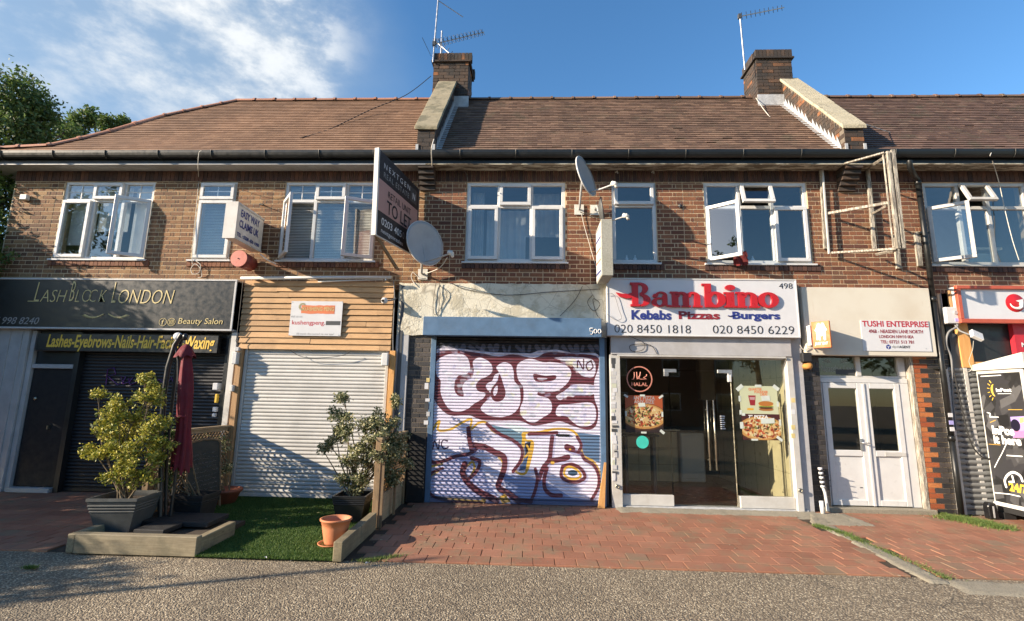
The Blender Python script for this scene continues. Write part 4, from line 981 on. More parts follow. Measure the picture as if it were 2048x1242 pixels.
# ---- LASH BLOCK LONDON
YS = -.17
x0s, x1s, zb_, zt_ = -9.75, X(469, 610, YS), Z(300, 660, YS), Z(300, 557.5, YS)
sg = thing('shop_sign', (x0s, 0, zb_), 'long black shop sign lettered LASH BLOCK LONDON in gold', 'sign')
MB().box(x0s, x1s, YS+.012, -.012, zb_+.03, zt_-.03).build('panel', 'black_gloss', sg)
fr_ = MB().box(x0s, x1s, YS, -.010, zt_-.03, zt_).box(x0s, x1s, YS, -.010, zb_, zb_+.03).box(x1s-.035, x1s, YS, -.010, zb_+.031, zt_-.031).build('frame', 'sign_grey_side', sg, bevel=.004)
YT = YS+.009; zz = lambda q: 540+q/2.7
def lx(bdy, a, b_, **k): ftext(bdy, (a[0]/2.7, zz(a[1])), (b_[0]/2.7, zz(b_[1])), YT, k.pop('mat', 'gold_ink'), sg, depth=.004, **k)
lx('L', (182, 170), (228, 66), shear=.22, bold=-.012); lx('ASH', (215, 172), (366, 108), shear=.2, bold=-.016); lx('B', (372, 168), (414, 62), shear=.2, bold=-.012)
lx('L', (404, 172), (438, 108), shear=.2, bold=-.016); lx('O', (440, 172), (498, 106), shear=.1, bold=-.02); lx('C', (478, 172), (530, 106), shear=.1, bold=-.02); lx('K', (532, 172), (580, 108), shear=.2, bold=-.016)
lx('L', (600, 176), (640, 66), shear=.22, bold=-.012); lx('ONDON', (636, 180), (945, 108), shear=.2, bold=-.016)
A_ = P(150/2.7, zz(170), YT); B_ = P(190/2.7, zz(160), YT); MB().box(A_[0], B_[0], YT-.004, YT, A_[2], A_[2]+.012).build('flourish', 'gold_ink', sg)
lx('07 998 8240', (-60, 290), (215, 256), mat='grey_ink', shear=.25); lx('Beauty Salon', (960, 300), (1205, 262), shear=.12, bold=-.002)
def ring(cx, cy, r, w, Y, mat, par, name='ring'):
    m = MB(); n = 28
    for k in range(n):
        a, c = 2*math.pi*k/n, 2*math.pi*(k+1)/n; q = lambda t, rr: (cx+rr*math.cos(t), Y, cy+rr*math.sin(t))
        m.prism([q(a, r-w), q(c, r-w), q(c, r), q(a, r)], (0, -.003, 0))
    return m.build(name, mat, par)
for cx, ch in ((880, 'f'), (926, 'o')):
    c = P(cx/2.7, zz(281), YT); ring(c[0], c[2], .066, .006, YT, 'gold_ink', sg)
    if ch == 'f': text_on('f', (0, YT, 0), (1, 0, 0), (0, 0, 1), (c[0]-.018, c[0]+.018, c[2]-.045, c[2]+.04), 'gold_ink', sg, bold=.01, shear=.1, depth=.003)
    else:
        ring(c[0], c[2], .02, .006, YT, 'gold_ink', sg); m = MB(); s_ = .036
        for (a, b_, c2, d2) in ((-s_, s_, s_-.006, s_), (-s_, s_, -s_, -s_+.006), (-s_, -s_+.006, -s_+.006, s_-.006), (s_-.006, s_, -s_+.006, s_-.006), (.016, .024, .016, .024)): m.box(c[0]+a, c[0]+b_, YT-.003, YT, c[2]+c2, c[2]+d2)
        m.build('camera_mark', 'gold_ink', sg)
for sgn, cx in ((1, 505), (-1, 640)):      # the two eyelash marks
    c = P(cx/2.7, zz(238), YT); m = MB()
    for k in range(22):
        t = k/21; bx = c[0]+sgn*(-.14+.30*t); bz = c[2]+.03-.075*math.sin(math.pi*(.15+.75*t)); ang = rad(215+70*t); L_ = .085*(1-t*.55)
        ex, ez = bx+sgn*math.cos(ang)*L_, bz+math.sin(ang)*L_*.55+.0
        m.prism([(bx, YT, bz), (bx+sgn*.02, YT, bz-.004), (ex, YT, ez)] if sgn < 0 else [(bx, YT, bz), (ex, YT, ez), (bx+.02, YT, bz-.004)], (0, -.003-.0001*k, 0))
    for k in range(14):
        t, t2 = k/14, (k+1)/14; f_ = lambda t: (c[0]+sgn*(-.15+.32*t), YT, c[2]+.03-.075*math.sin(math.pi*(.15+.75*t))); a, b_ = f_(t), f_(t2); w_ = .018*(1-t*.4)
        m.prism([a, b_, (b_[0], YT, b_[2]-w_), (a[0], YT, a[2]-w_)], (0, -.0055, 0))
    m.build('eyelash_mark', 'gold_ink', sg)
# services band
YB = -.10
sb = thing('services_sign', (X(90, 700, YB), 0, Z(90, 703, YB)), 'narrow black sign under it listing lashes, eyebrows, nails, hair, facials and waxing', 'sign')
MB().box(X(70, 700, YB), X(434, 700, YB), YB, -.0, Z(200, 703, YB), Z(200, 668, YB)).build('panel', 'black_gloss', sb, bevel=.004)
ftext('Lashes-Eyebrows-Nails-Hair-Facials-Waxing', (91, 702), (431, 673), YB-.001, 'yellow_ink', sb, bold=.022, shear=.18, depth=.004)
# salon front: dark shutter, black door, grey panels
shutter(bL, X(122, 850, .08), X(436, 850, .08), .03, 2.60, .055, 'slat_black', .08, 'black shutter of the beauty salon', rail='black_gloss', rw=.09)
fr = MB(); YD = -.02
xd0, xd1 = X(40, 850, YD), X(118, 850, YD)
xd0 = X(20, 900, YD)-.0
fr.box(-8.42, -8.34, YD, .10, .02, 2.62); fr.box(-8.335, -7.62, YD+.01, .10, 1.99+.0, 2.06); fr.box(-8.335, -7.62, YD-.06, .05, .02, .09)
fr.build('door_frame', 'grey_frame', bL, bevel=.004)
dr = MB().box(-8.33, -7.62, .03, .07, .10, 1.985).build('door', 'door_black', bL, bevel=.004, label='black salon door')
MB().box(-8.33, -7.62, .04, .07, 2.065, 2.62).build('transom_panel', 'black_gloss', bL)
kn = MB(); kc = P(72, 797, .03); kn.lathe([(0, 0), (.02, 0), (.03, .015), (.02, .03), (0, .032)], (0, 0, 0), 12, M_=Matrix.Translation(kc) @ Matrix.Rotation(rad(90), 4, 'X')); kn.build('knocker', 'brass', dr)
MB().box(X(98, 850, .02)-.01, X(98, 850, .02)+.012, -.01, .03, 1.0, 1.06).build('door_handle', 'brass', dr)
MB().box(-9.6, -8.425, -.06, .10, -.0, 2.64).build('side_panel', 'grey_frame', bL, bevel=.006)
mp_ = MB(); 
for x_ in (-9.2, -8.98, -8.76, -8.55): mp_.box(x_, x_+.02, -.075, -.0605, .02, 2.62)
mp_.build('panel_batten', 'grey_frame', bL)
MB().box(-7.60, -7.52, -.03, .12, -.0, 2.6).build('door_jamb', 'black_gloss', bL)
MB().box(-9.6, -4.95, .0, .24, 2.62, 3.40).build('shutter_housing', 'black_matt', bL)
MB().box(X(437, 850, 0)+.06, X(450, 850, 0), -.06, .12, 0, 2.6).build('black_pilaster', 'black_gloss', bL)
MB().box(X(450, 850, 0)+.001, -4.83, -.10, .12, 0, 2.62).build('white_pilaster', 'white_paint', bL, bevel=.004)
ns = thing('neon_sign', P(212, 770, .04), 'unlit purple script neon on the black salon shutter', 'neon sign')
pts = [P(210+x_*.9, 766-y_*.9, .055) for x_, y_ in [(2, -4), (6, 30), (20, 34), (24, 20), (8, 14), (28, -4), (40, 2), (46, 14), (36, 14), (40, -2), (54, 2), (62, 12), (52, 10), (56, -4), (70, 2), (72, 12), (78, 2), (84, 10), (90, 0), (96, 12), (88, -16), (96, 12), (104, 6), (98, 0), (112, 22), (112, 0), (120, 8), (128, 2), (136, 10), (128, 8), (140, 0), (148, 12), (152, 0)]]
MB().tube(pts, .008, 5).build('tubing', 'neon_purple', ns)
def wallbox(name, a, b_, Y0, Y1, mat, label, cat, parent=None, group=None, lid=None):
    A, B = P(*a, Y0), P(*b_, Y0); o = MB().box(min(A[0], B[0]), max(A[0], B[0]), Y0, Y1, min(A[2], B[2]), max(A[2], B[2])).build(name, mat, parent, bevel=.008)
    if parent is None: tag(o, label, cat, group)
    return o
wallbox('alarm_box', (462, 728), (474, 704), -.20, -.10, 'upvc', 'white plastic alarm box high on the pilaster left of the white shutter', 'alarm box')
wallbox('junction_box', (468, 702), (478, 694), -.16, -.10, 'sign_grey_side', 'small grey box just under the timber cladding corner', 'junction box')
wallbox('alarm_box', (762, 731), (776, 706), -.19, -.09, 'upvc', 'white plastic alarm box at the top right corner of the white shutter', 'alarm box')
wallbox('bell_push_box', (459, 783), (466, 770), -.17, -.10, 'upvc', 'small pale box midway down the white pilaster', 'box')
wallbox('meter_box', (424, 780), (436, 766), -.12, -.0, 'sign_white', 'small white box on the right edge of the black salon front', 'box')
wallbox('number_plate', (428, 806), (435, 788), -.09, -.03, 'yellow_ink', 'small yellow tag below the white box on the salon front', 'plate')
wallbox('bell_push', (424, 824), (433, 814), -.09, -.03, 'sign_white', 'upper of two tiny white bell pushes on the salon front', 'bell push', group='bell pushes')
wallbox('bell_push', (423, 834), (430, 827), -.09, -.03, 'sign_white', 'lower of two tiny white bell pushes on the salon front', 'bell push', group='bell pushes')

# ---- timber clad take-away
YK = -.085
cx0, cx1 = X(484, 630, YK), X(785, 630, YK); zc0, zc1 = Z(630, 699, YK), Z(630, 561, YK)
cl = MB().box(cx0, cx1, YK+.035, .0, zc0-.0, zc1).build('cladding', 'wood_post', bL, label='horizontal timber cladding')
nr = 12; hrow = (zc1-zc0)/nr
for r in range(nr):
    za = zc0+r*hrow; xs = sorted([cx0]+[cx0+(cx1-cx0)*q for q in {0: [.93], 1: [.47], 4: [.83], 6: [.2, .9], 8: [.95], 10: [.22, .78], 9: [.3], 3: [.55]}.get(r, [])]+[cx1])
    for a, c in zip(xs[:-1], xs[1:]):
        j, yo = random.uniform(-.004, .004), random.uniform(-.006, .004)
        lo = (-.012 if r > 1 else 0)
        MB().hexa([(a+.002+lo, YK-.012+yo*.5, za+j), (c-.002, YK-.012+yo*.5, za+j+random.uniform(-.003, .003)), (c-.002, YK+.02, za+j), (a+.002+lo, YK+.02, za+j), (a+.002+lo, YK+.008+yo*.5, za+hrow-.005+j), (c-.002, YK+.008+yo*.5, za+hrow-.005+j), (c-.002, YK+.03, za+hrow-.006), (a+.002+lo, YK+.03, za+hrow-.006)]).build('board', 'wood_cladding', cl)
MB().box(cx0+.0, cx0+.09, YK-.03, .0, .0, zc0-.004).build('timber_post', 'wood_post', bL, bevel=.004)
MB().box(X(772, 850, YK), X(783, 850, YK), YK-.02, .0, .0, zc0-.004).build('timber_post', 'wood_orange', bL, bevel=.004)
shutter(bL, cx0+.15, X(772, 850, -.02)-.06, .035, zc0+.02, .0585, 'slat_white', -.02, 'white shutter of the timber-clad shop', rail='upvc_dirty')
aw = thing('conduit_rail', P(482, 557, -.18), 'white tubular rail along the top of the timber cladding', 'rail')
A_, B_ = P(482, 556, -.18), P(783, 554.5, -.18)
MB().cyl(A_, B_, .024, n=12).build('tube', 'upvc', aw)
MB().cyl(P(636, 563, -.15), P(766, 559, -.15), .011, n=8).build('arm', 'upvc', aw)
for q in (506, 633, 772): MB().box(X(q, 556, -.16)-.01, X(q, 556, -.16)+.01, -.18, -.0, A_[2]-.015, A_[2]+.03).build('bracket', 'steel', aw)
# menu panel
YP = YK-.04
m0, m1 = P(577, 671, YP), P(686, 603, YP)
kp = thing('panel_sign', (m0[0], 0, m0[2]), 'white panel sign lettered kushengpeng on the timber cladding', 'sign')
MB().box(m0[0], m1[0], YP, YP+.012, m0[2], m1[2]).build('panel', 'sign_white', kp)
kz = lambda x, y: (560+x/12.42, 590+y/12.42)
def kt(bdy, a, b_, mat, **k): ftext(bdy, kz(*a), kz(*b_), YP-.001, mat, kp, **k)
A_, B_ = P(*kz(520, 462), YP), P(*kz(1370, 262), YP)
lg = MB(); N = 12
top = [(A_[0]+(B_[0]-A_[0])*i/N, YP-.0005, B_[2]+random.uniform(-.006, .004)) for i in range(N+1)]; bot = [(A_[0]+(B_[0]-A_[0])*i/N, YP-.0005, A_[2]+random.uniform(-.004, .008)) for i in range(N, -1, -1)]
lg.prism((bot[::-1]+top[::-1]), (0, -.001, 0)); lg.build('log_mark', 'poster_orange', kp)
lf = MB(); c = P(*kz(590, 260), YP)
for k in range(16):
    an = rad(40+k*15); r0 = .03; q = Vector((c[0]-.02+r0*math.cos(an), YP-.002-.0002*k, c[2]-.02+r0*math.sin(an))); d_ = Vector((math.cos(an), 0, math.sin(an))); s_ = Vector((-d_.z, 0, d_.x))
    lf.poly([q, q+d_*.02-s_*.008, q+d_*.04, q+d_*.02+s_*.008])
lf.build('leaf_mark', 'leaf_olive', kp)
kt('KU-SHENG PENG', (560, 392), (1350, 300), 'gold_ink', bold=.01, depth=.003); kt('visit us on', (265, 558), (555, 505), 'grey_ink'); kt('kushengpeng.', (290, 765), (1125, 635), 'red_ink', bold=.012)
A_, B_ = P(*kz(1135, 745), YP), P(*kz(1500, 650), YP); MB().box(A_[0], B_[0], YP-.002, YP, A_[2], B_[2]).build('blank_strip', 'dark_grey', kp)
kt('All meals discounted via our app!', (395, 1000), (1340, 945), 'grey_ink', shear=.1)
for q in ((315, 175), (1550, 172), (218, 995), (1455, 998)): c = P(*kz(*q), YP); MB().cyl((c[0], YP, c[2]), (c[0], YP-.004, c[2]), .006, n=8).build('screw', 'steel', kp)
cc = thing('cctv_camera', P(770, 601, -.12), 'small white dome camera at the right end of the timber cladding', 'security camera')
c = Vector(P(769, 601, -.2)); MB().lathe([(0, .05), (.03, .045), (.05, .02), (.055, -.01), (.045, -.04), (.02, -.055), (0, -.058)], c, 14).build('body', 'upvc', cc)
MB().cyl(c+Vector((-.01, -.045, -.01)), c+Vector((-.014, -.062, -.014)), .022, n=10).build('lens', 'black_plastic', cc)
MB().tube([c+Vector((.05, .01, 0)), c+Vector((.12, .05, .02)), c+Vector((.15, .11, .06))], .014, 8).build('bracket', 'cable_grey', cc)
# pilasters between the shops
MB().box(X(788, 850, -.03), X(796, 850, -.03), -.05, .10, 0, 3.45).build('pilaster', 'dark_grey', bL, bevel=.004)
pw = MB().box(-2.2, -1.99, -.04, .12, 0, 2.62).build('pilaster', 'lilac_paint', bL, bevel=.004)

# ---- number 500, the graffiti shop
rx0, rx1 = -2.195, 1.23; rn = MB(); zr0, zr1 = 2.62, 3.5; nx, nz = 40, 10; vs = []; fs = []
for i in range(nx+1):
    for j in range(nz+1):
        ed = 1 if (j == 0 or j == nz or i == 0 or i == nx) else 0
        vs.append((rx0+(rx1-rx0)*i/nx, -.05+random.uniform(-.006, .006)+ed*.01, zr0+(zr1-zr0)*j/nz+(random.uniform(-.008, .006) if ed else 0)))
for i in range(nx):
    for j in range(nz): k = i*(nz+1)+j; fs.append((k, k+nz+1, k+nz+2, k+1))
rn._add(vs, fs, 0, True); rn.box(rx0, rx1, -.03, .2, zr0+.01, zr1-.01); rn.build('fascia', 'render_peeling', bM)
YB5 = -.33
bx0, bx1, bz0, bz1 = X(846, 652, YB5), X(1203, 652, YB5), Z(1000, 672, YB5), Z(1000, 634.5, YB5)
hb = MB().hexa([(bx0, YB5, bz0), (bx1, YB5, bz0), (bx1, .0, bz0+.02), (bx0, .0, bz0+.02), (bx0, YB5, bz1), (bx1, YB5, bz1), (bx1, -.04, bz1+.03), (bx0, -.04, bz1+.03)]).build('shutter_box', 'blue_shutter', bM, bevel=.006, label='blue shutter box')
c0, c1 = P(1180, 669, YB5), P(1204, 656, YB5)
m = MB()
for k, (ch, w_) in enumerate((('5', 0), ('0', 1), ('0', 2))):
    x_ = c0[0]+(c1[0]-c0[0])*k/3; zq = c0[2]+.02*(k > 0); w2 = (c1[0]-c0[0])/3*.75; h_ = (c1[2]-c0[2])*(.95 if k == 0 else .6)
    if ch == '5': pl = [(w2, h_), (0, h_), (0, h_*.55), (w2*.8, h_*.55), (w2, h_*.28), (w2*.6, 0), (0, h_*.05)]
    else: pl = [(w2/2+w2/2*math.cos(t), h_/2+h_/2*math.sin(t)) for t in [2*math.pi*q/12 for q in range(13)]]
    m.tube([(x_+a, YB5-.004, zq+b_) for a, b_ in pl], .007, 5)
m.build('house_number', 'white_ink', hb)
sx0, sx1 = X(862, 850, -.03), X(1190, 850, -.03)
sx0, sx1 = g.e[0]+.02, g.e[1]-.02
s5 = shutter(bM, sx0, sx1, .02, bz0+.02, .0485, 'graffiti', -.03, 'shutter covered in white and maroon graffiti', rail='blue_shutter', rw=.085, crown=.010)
MB().box(sx0+.0, sx1, -.02, .0, bz0-.0, bz0+.03).build('gap_board', 'black_matt', bM)
ls = MB(); l0 = P(1112, 872, -.05); l1 = P(1139, 868.5, -.05); MB().box(l0[0], l1[0], -.055, -.046, l0[2], l1[2]).build('lock_slot', 'black_plastic', s5)
# plaster rails and stickers on the jambs
stk = [(856, 760, 7, 8, 'gold_ink'), (853, 772, 8, 12, 'sign_white'), (855, 800, 9, 6, 'sign_white'), (853, 812, 8, 12, 'dark_grey'), (856, 828, 7, 9, 'sign_grey_side'), (852, 845, 9, 8, 'sign_white')]
for i, (px, py, w_, h_, mt) in enumerate(stk):
    a, c = P(px-w_/2, py+h_/2, -.069), P(px+w_/2, py-h_/2, -.069); MB().box(a[0], c[0], -.0705, -.0655, a[2], c[2]).build('sticker', mt, s5)
blk = brick_cells(-1.985, sx0-.095, .02, 2.6, [], -1.985); mo = MB().box(-1.985, sx0-.09, .002, .15, 0, 2.61).build('pier', 'mortar_dark', bM, label='black brick pier beside the graffiti shutter')
lay_bricks(mo, [c_ for c_ in blk], 'brick_black', 80)
MB().box(sx1+.09, 1.235, -.02, .15, 0, 2.61).build('jamb', 'dark_grey', bM)
tl_ = MB(); a = P(1196, 1012, -.16); t_ = P(1206, 925, -.09); tl_.hexa([(a[0]-.0, -.17, .02), (a[0]+.10, -.17, .02), (a[0]+.10, -.11, .02), (a[0], -.11, .02), (t_[0]+.02, -.09, t_[2]), (t_[0]+.05, -.09, t_[2]), (t_[0]+.05, -.07, t_[2]), (t_[0]+.02, -.07, t_[2])])
tag(tl_.build('timber_offcut', 'wood_orange'), 'tapering yellow timber offcut leaning at the bottom right of the graffiti shutter', 'timber')

# ---- number 498, the kebab shop
YS = -.20
b0, b1 = P(1216, 671, YS), P(1596, 559, YS); x0, x1, z0, z1 = b0[0], X(1596, 615, YS), b0[2], b1[2]
bs = thing('shop_sign', (x0, 0, z0), 'white shop sign with large red raised lettering Bambino', 'sign')
MB().box(x0, x1, YS+.01, -.012, z0, z1).build('box', 'sign_white', bs)
MB().box(x0-.01, x1+.01, YS, YS+.03, z1-.02, z1).box(x0-.01, x1+.01, YS, YS+.03, z0, z0+.02).box(x0-.01, x0+.012, YS, YS+.03, z0+.021, z1-.021).box(x1-.012, x1+.01, YS, YS+.03, z0+.021, z1-.021).build('frame', 'upvc', bs, bevel=.003)
bz = lambda x, y: (1190+x/4.357, 540+y/4.357)
def bt(bdy, a, b_, mat, **k): ftext(bdy, bz(*a), bz(*b_), YS+.009, mat, bs, **k)
bt('498', (1605, 162), (1718, 116), 'black_ink', bold=-.01, depth=.003)
bt('020 8450 1818', (170, 545), (832, 482), 'black_ink', bold=-.012, depth=.003); bt('020 8450 6229', (1028, 552), (1732, 490), 'black_ink', bold=-.012, depth=.003)
# heavy slab letters built stroke by stroke
class Glyph:
    def __init__(s): s.p = []
    def bar(s, x, y, w, h): s.p.append([(x, y), (x+w, y), (x+w, y+h), (x, y+h)]); return s
    def pol(s, pts): s.p.append(pts); return s
    def bowl(s, cx, cy, rx, ry, ix, iy, a0=0, a1=360, n=20, dx=0):
        for k in range(n):
            a, b_ = rad(a0+(a1-a0)*k/n), rad(a0+(a1-a0)*(k+1)/n)
            s.p.append([(cx+dx+ix*math.cos(a), cy+iy*math.sin(a)), (cx+rx*math.cos(a), cy+ry*math.sin(a)), (cx+rx*math.cos(b_), cy+ry*math.sin(b_)), (cx+dx+ix*math.cos(b_), cy+iy*math.sin(b_))])
        return s
GL = {}
GL['B'] = Glyph().bar(.0, 0, .34, .09).bar(.06, .09, .22, .82).bar(0, .91, .34, .09).bowl(.34, .745, .30, .255, .10, .17, -90, 90).bowl(.36, .265, .36, .265, .12, .18, -90, 90)
GL['a'] = Glyph().bowl(.26, .20, .26, .20, .09, .13, 60, 330).bar(.36, .06, .17, .42).bowl(.32, .45, .21, .20, .10, .13, 0, 165).bowl(.13, .47, .09, .08, 0, 0).bar(.5, 0, .12, .08)
def hump(gl, x, h=.64): return gl.bar(x, 0, .30, .075).bar(x+.055, .07, .19, h-.07)
n_ = Glyph(); hump(n_, 0); n_.bar(-.0, .57, .2, .075); n_.bowl(.36, .42, .24, .22, .07, .13, 0, 180); n_.bar(.42, .07, .18, .37).bar(.36, 0, .30, .075); GL['n'] = n_
m_ = Glyph(); hump(m_, 0); m_.bar(0, .57, .2, .075); m_.bowl(.34, .42, .22, .22, .06, .13, 0, 180).bar(.38, .07, .18, .37).bar(.34, 0, .27, .075).bowl(.68, .42, .22, .22, .06, .13, 0, 180).bar(.72, .07, .18, .37).bar(.68, 0, .28, .075); GL['m'] = m_
GL['b'] = Glyph().bar(.05, 0, .2, .93).bar(-.03, .9, .28, .08).bowl(.36, .32, .32, .33, .10, .22, -150, 150)
GL['i'] = Glyph().bar(0, 0, .32, .075).bar(.06, .07, .2, .5).bar(0, .57, .26, .075).bowl(.17, .84, .13, .115, 0, 0)
GL['o'] = Glyph().bowl(.33, .32, .33, .34, .12, .24)
def glyph_row(spec, mat, par, depth, back=None):
    for ch, xa_, xb_, ya_, yb_ in spec:
        A, B = P(*bz(xa_, ya_), YS), P(*bz(xb_, yb_), YS); xs_ = [q[0] for pl in GL[ch].p for q in pl]; ys_ = [q[1] for pl in GL[ch].p for q in pl]
        sx_ = (B[0]-A[0])/(max(xs_)-min(xs_)); sy_ = (B[2]-A[2])/(max(ys_)-min(ys_)); mm = MB()
        for k, pl in enumerate(GL[ch].p):
            pl = [(A[0]+(x_-min(xs_))*sx_, YS+.009, A[2]+(y_-min(ys_))*sy_) for x_, y_ in pl]
            mm.prism(pl, (0, -depth-.00012*(k % 9), 0))
        mm.build('letter', mat, par)
row = [('B', 308, 478, 318, 112), ('a', 492, 650, 322, 190), ('m', 655, 928, 325, 192), ('b', 935, 1128, 328, 122), ('i', 1125, 1222, 328, 132), ('n', 1230, 1425, 330, 195), ('o', 1420, 1592, 332, 196)]
glyph_row(row, 'red_plastic', bs, .035)
sw = MB(); pl = [bz(*q) for q in ((180, 198), (230, 208), (280, 212), (330, 196), (330, 245), (270, 250), (215, 236))]
sw.prism([P(q[0], q[1], YS+.009) for q in pl][::-1], (0, -.035, 0)); sw.build('letter', 'red_plastic', bs)
for bdy, a, b_, mt in (('Kebabs', (318, 432), (662, 352), 'blue_ink'), ('Pizzas', (730, 428), (1085, 362), 'maroon_ink'), ('Burgers', (1200, 446), (1608, 366), 'blue_ink')): bt(bdy, a, b_, mt, bold=.035, depth=.004)
q = [P(*bz(*p_), YS+.005) for p_ in ((1158, 398), (1180, 404), (1215, 392))]; MB().tube(q, .01, 5).build('flourish', 'blue_ink', bs)
# shutter housing, posts and glass
YH = -.12
hx0, hx1 = X(1222, 700, YH), X(1583, 700, YH)
MB().box(hx0, hx1, YH, .0, Z(1400, 711, YH), z0+.02).build('shutter_box', 'lilac_paint', bM, bevel=.006, label='grey shutter box under the kebab shop sign')
MB().box(hx0+.1, hx1-.1, YH-.012, YH+.0, Z(1400, 713, YH)-.012, Z(1400, 711, YH)).build('shutter_lip', 'upvc_dirty', bM)
zt2 = Z(1400, 712, 0)
px0, px1 = 1.29, 4.10
def sbox(par, name, mat, xa_, xb_, ya_, yb_, za_, zb__, bev=.004, **k): return MB().box(xa_, xb_, ya_, yb_, za_, zb__).build(name, mat, par, bevel=bev, **k)
sbox(bM, 'post', 'upvc_dirty', 1.27, 1.43, -.10, .06, 0, zt2, label='sticker-covered post left of the kebab shop glass'); 
sbox(bM, 'post', 'upvc_dirty', 4.035, 4.13, -.10, .06, 0, zt2); sbox(bM, 'post', 'lilac_paint', 4.135, 4.30, -.06, .10, 0, 3.45)
sbox(bM, 'head_rail', 'upvc_dirty', 1.435, 4.03, -.04, .05, zt2-.05, zt2)
xm1, xm2 = X(1343, 900, 0), X(1473, 900, 0)
sbox(bM, 'stall_riser', 'upvc_dirty', 1.435, xm1, -.05, .05, .05, Z(1300, 990, -.05)); sbox(bM, 'stall_riser', 'upvc_dirty', xm2, 4.03, -.05, .05, .05, Z(1530, 994, -.05))
sbox(bM, 'threshold', 'lead', 1.30, 4.2, -.08, .12, .0, .045)
sbox(bM, 'pane', 'glass_shop', 1.435, xm1-.01, -.004, .004, Z(1300, 990, -.05)+.002, zt2-.052, 0)
sbox(bM, 'pane', 'glass_shop', xm2+.01, 4.03, -.004, .004, Z(1530, 994, -.05)+.002, zt2-.052, 0)
ztr = Z(1400, 742, 0)
sbox(bM, 'pane', 'glass_shop', xm1-.005, xm2+.005, -.004, .004, ztr+.01, zt2-.052, 0)
dr = sbox(bM, 'glass_door', 'brass', xm2-.035, xm2-.02, -.012, .012, .06, ztr-.03, label='frameless glass door of the kebab shop')
sbox(dr, 'pane', 'glass_shop', xm1+.01, xm2-.04, -.006, .006, .06, ztr-.005, 0)
for q, q2 in ((1327, 1352), (1434, 1463)):
    m = MB(); m.box(X(q, 742), X(q2, 742), -.025, .025, ztr-.03, ztr+.025); m.box(X(q if q < 1400 else q2-9, 742), X(q+9 if q < 1400 else q2, 742), -.024, .024, ztr-.09, ztr-.031); m.build('patch_fitting', 'steel', dr, bevel=.003)
for q in (1414, 1427):
    m = MB(); a, c = P(q, 800, -.07), P(q+7, 941, -.07); m.cyl((X(q+3, 870, -.07), -.07, a[2]), (X(q+3, 870, -.07), -.07, c[2]), .012, n=8)
    for zz_ in (a[2]-.15, c[2]+.15): m.cyl((X(q+3, 870, -.07), -.07, zz_), (X(q+3, 870, -.07), .0, zz_), .008, n=6)
    m.build('pull_handle', 'brass', dr)
sbox(dr, 'closer_arm', 'upvc', X(1455, 757, -.02), X(1462, 757, -.02), -.04, -.01, Z(1460, 764, -.02), Z(1460, 750, -.02))
for k in range(7): sbox(dr, 'opening_hours', 'white_ink', X(1440, 833, -.012), X(1440+10-(k % 3), 833, -.012), -.0085, -.0065, Z(1440, 833+k*4.2, 0), Z(1440, 831.3+k*4.2, 0), 0)
# interior
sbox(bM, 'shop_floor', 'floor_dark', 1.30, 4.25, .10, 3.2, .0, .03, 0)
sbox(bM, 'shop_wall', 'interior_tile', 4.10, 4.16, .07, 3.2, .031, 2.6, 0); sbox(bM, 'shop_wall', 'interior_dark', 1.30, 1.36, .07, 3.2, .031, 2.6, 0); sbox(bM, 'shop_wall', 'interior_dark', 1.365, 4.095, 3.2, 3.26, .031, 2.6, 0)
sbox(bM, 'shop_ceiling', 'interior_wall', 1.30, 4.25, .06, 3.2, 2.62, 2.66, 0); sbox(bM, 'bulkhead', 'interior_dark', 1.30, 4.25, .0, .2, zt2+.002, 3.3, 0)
tj = MB()
for k in range(1, 5): tj.box(4.097, 4.0995, .1, 3.15, .031+k*.5, .034+k*.5)
for k in range(6): tj.box(4.096, 4.0985, .4+k*.5, .403+k*.5, .035, 2.6)
tj.build('tile_joint', 'dark_grey', bM)
ct = thing('counter', (2.2, 2.4, .03), 'tiled serving counter inside the kebab shop', 'counter')
ctw = sbox(ct, 'body', 'black_matt', 1.42, 3.0, 2.42, 2.9, .03, 1.02, 0)
tm = unit_box('counter_tile')
for i in range(4):
    for j in range(3): piece(tm, 'tile', None, ct, (1.62+i*.395, 2.41, .2+j*.325), (.388, .012, .318))
sbox(ct, 'worktop', 'steel', 1.40, 3.05, 2.36, 2.95, 1.03, 1.06)
fz = thing('drinks_fridge', (3.3, 2.5, .03), 'pale chest cabinet behind the glass door handles', 'fridge')
sbox(fz, 'body', 'upvc', 3.02, 3.5, 2.3, 2.9, .05, 1.0, .02); sbox(fz, 'door', 'sign_white', 3.04, 3.48, 2.28, 2.298, .12, .95, .01)
sc_ = thing('card_stand', (1.8, .9, 1.0), 'grey display tray behind the left-hand shop glass', 'tray'); sbox(sc_, 'tray', 'dark_grey', 1.5, 2.1, .25, .6, 1.05, 1.08); sbox(sc_, 'back', 'dark_grey', 1.5, 2.1, .58, .6, 1.085, 1.35); sbox(sc_, 'leg', 'dark_grey', 1.55, 1.6, .3, .5, .03, 1.045); sbox(sc_, 'leg', 'dark_grey', 2.0, 2.05, .3, .5, .03, 1.045)
sbox(bM, 'pipe_duct', 'interior_wall', 3.45, 3.75, 2.2, 2.5, 1.65, 2.6, .03)
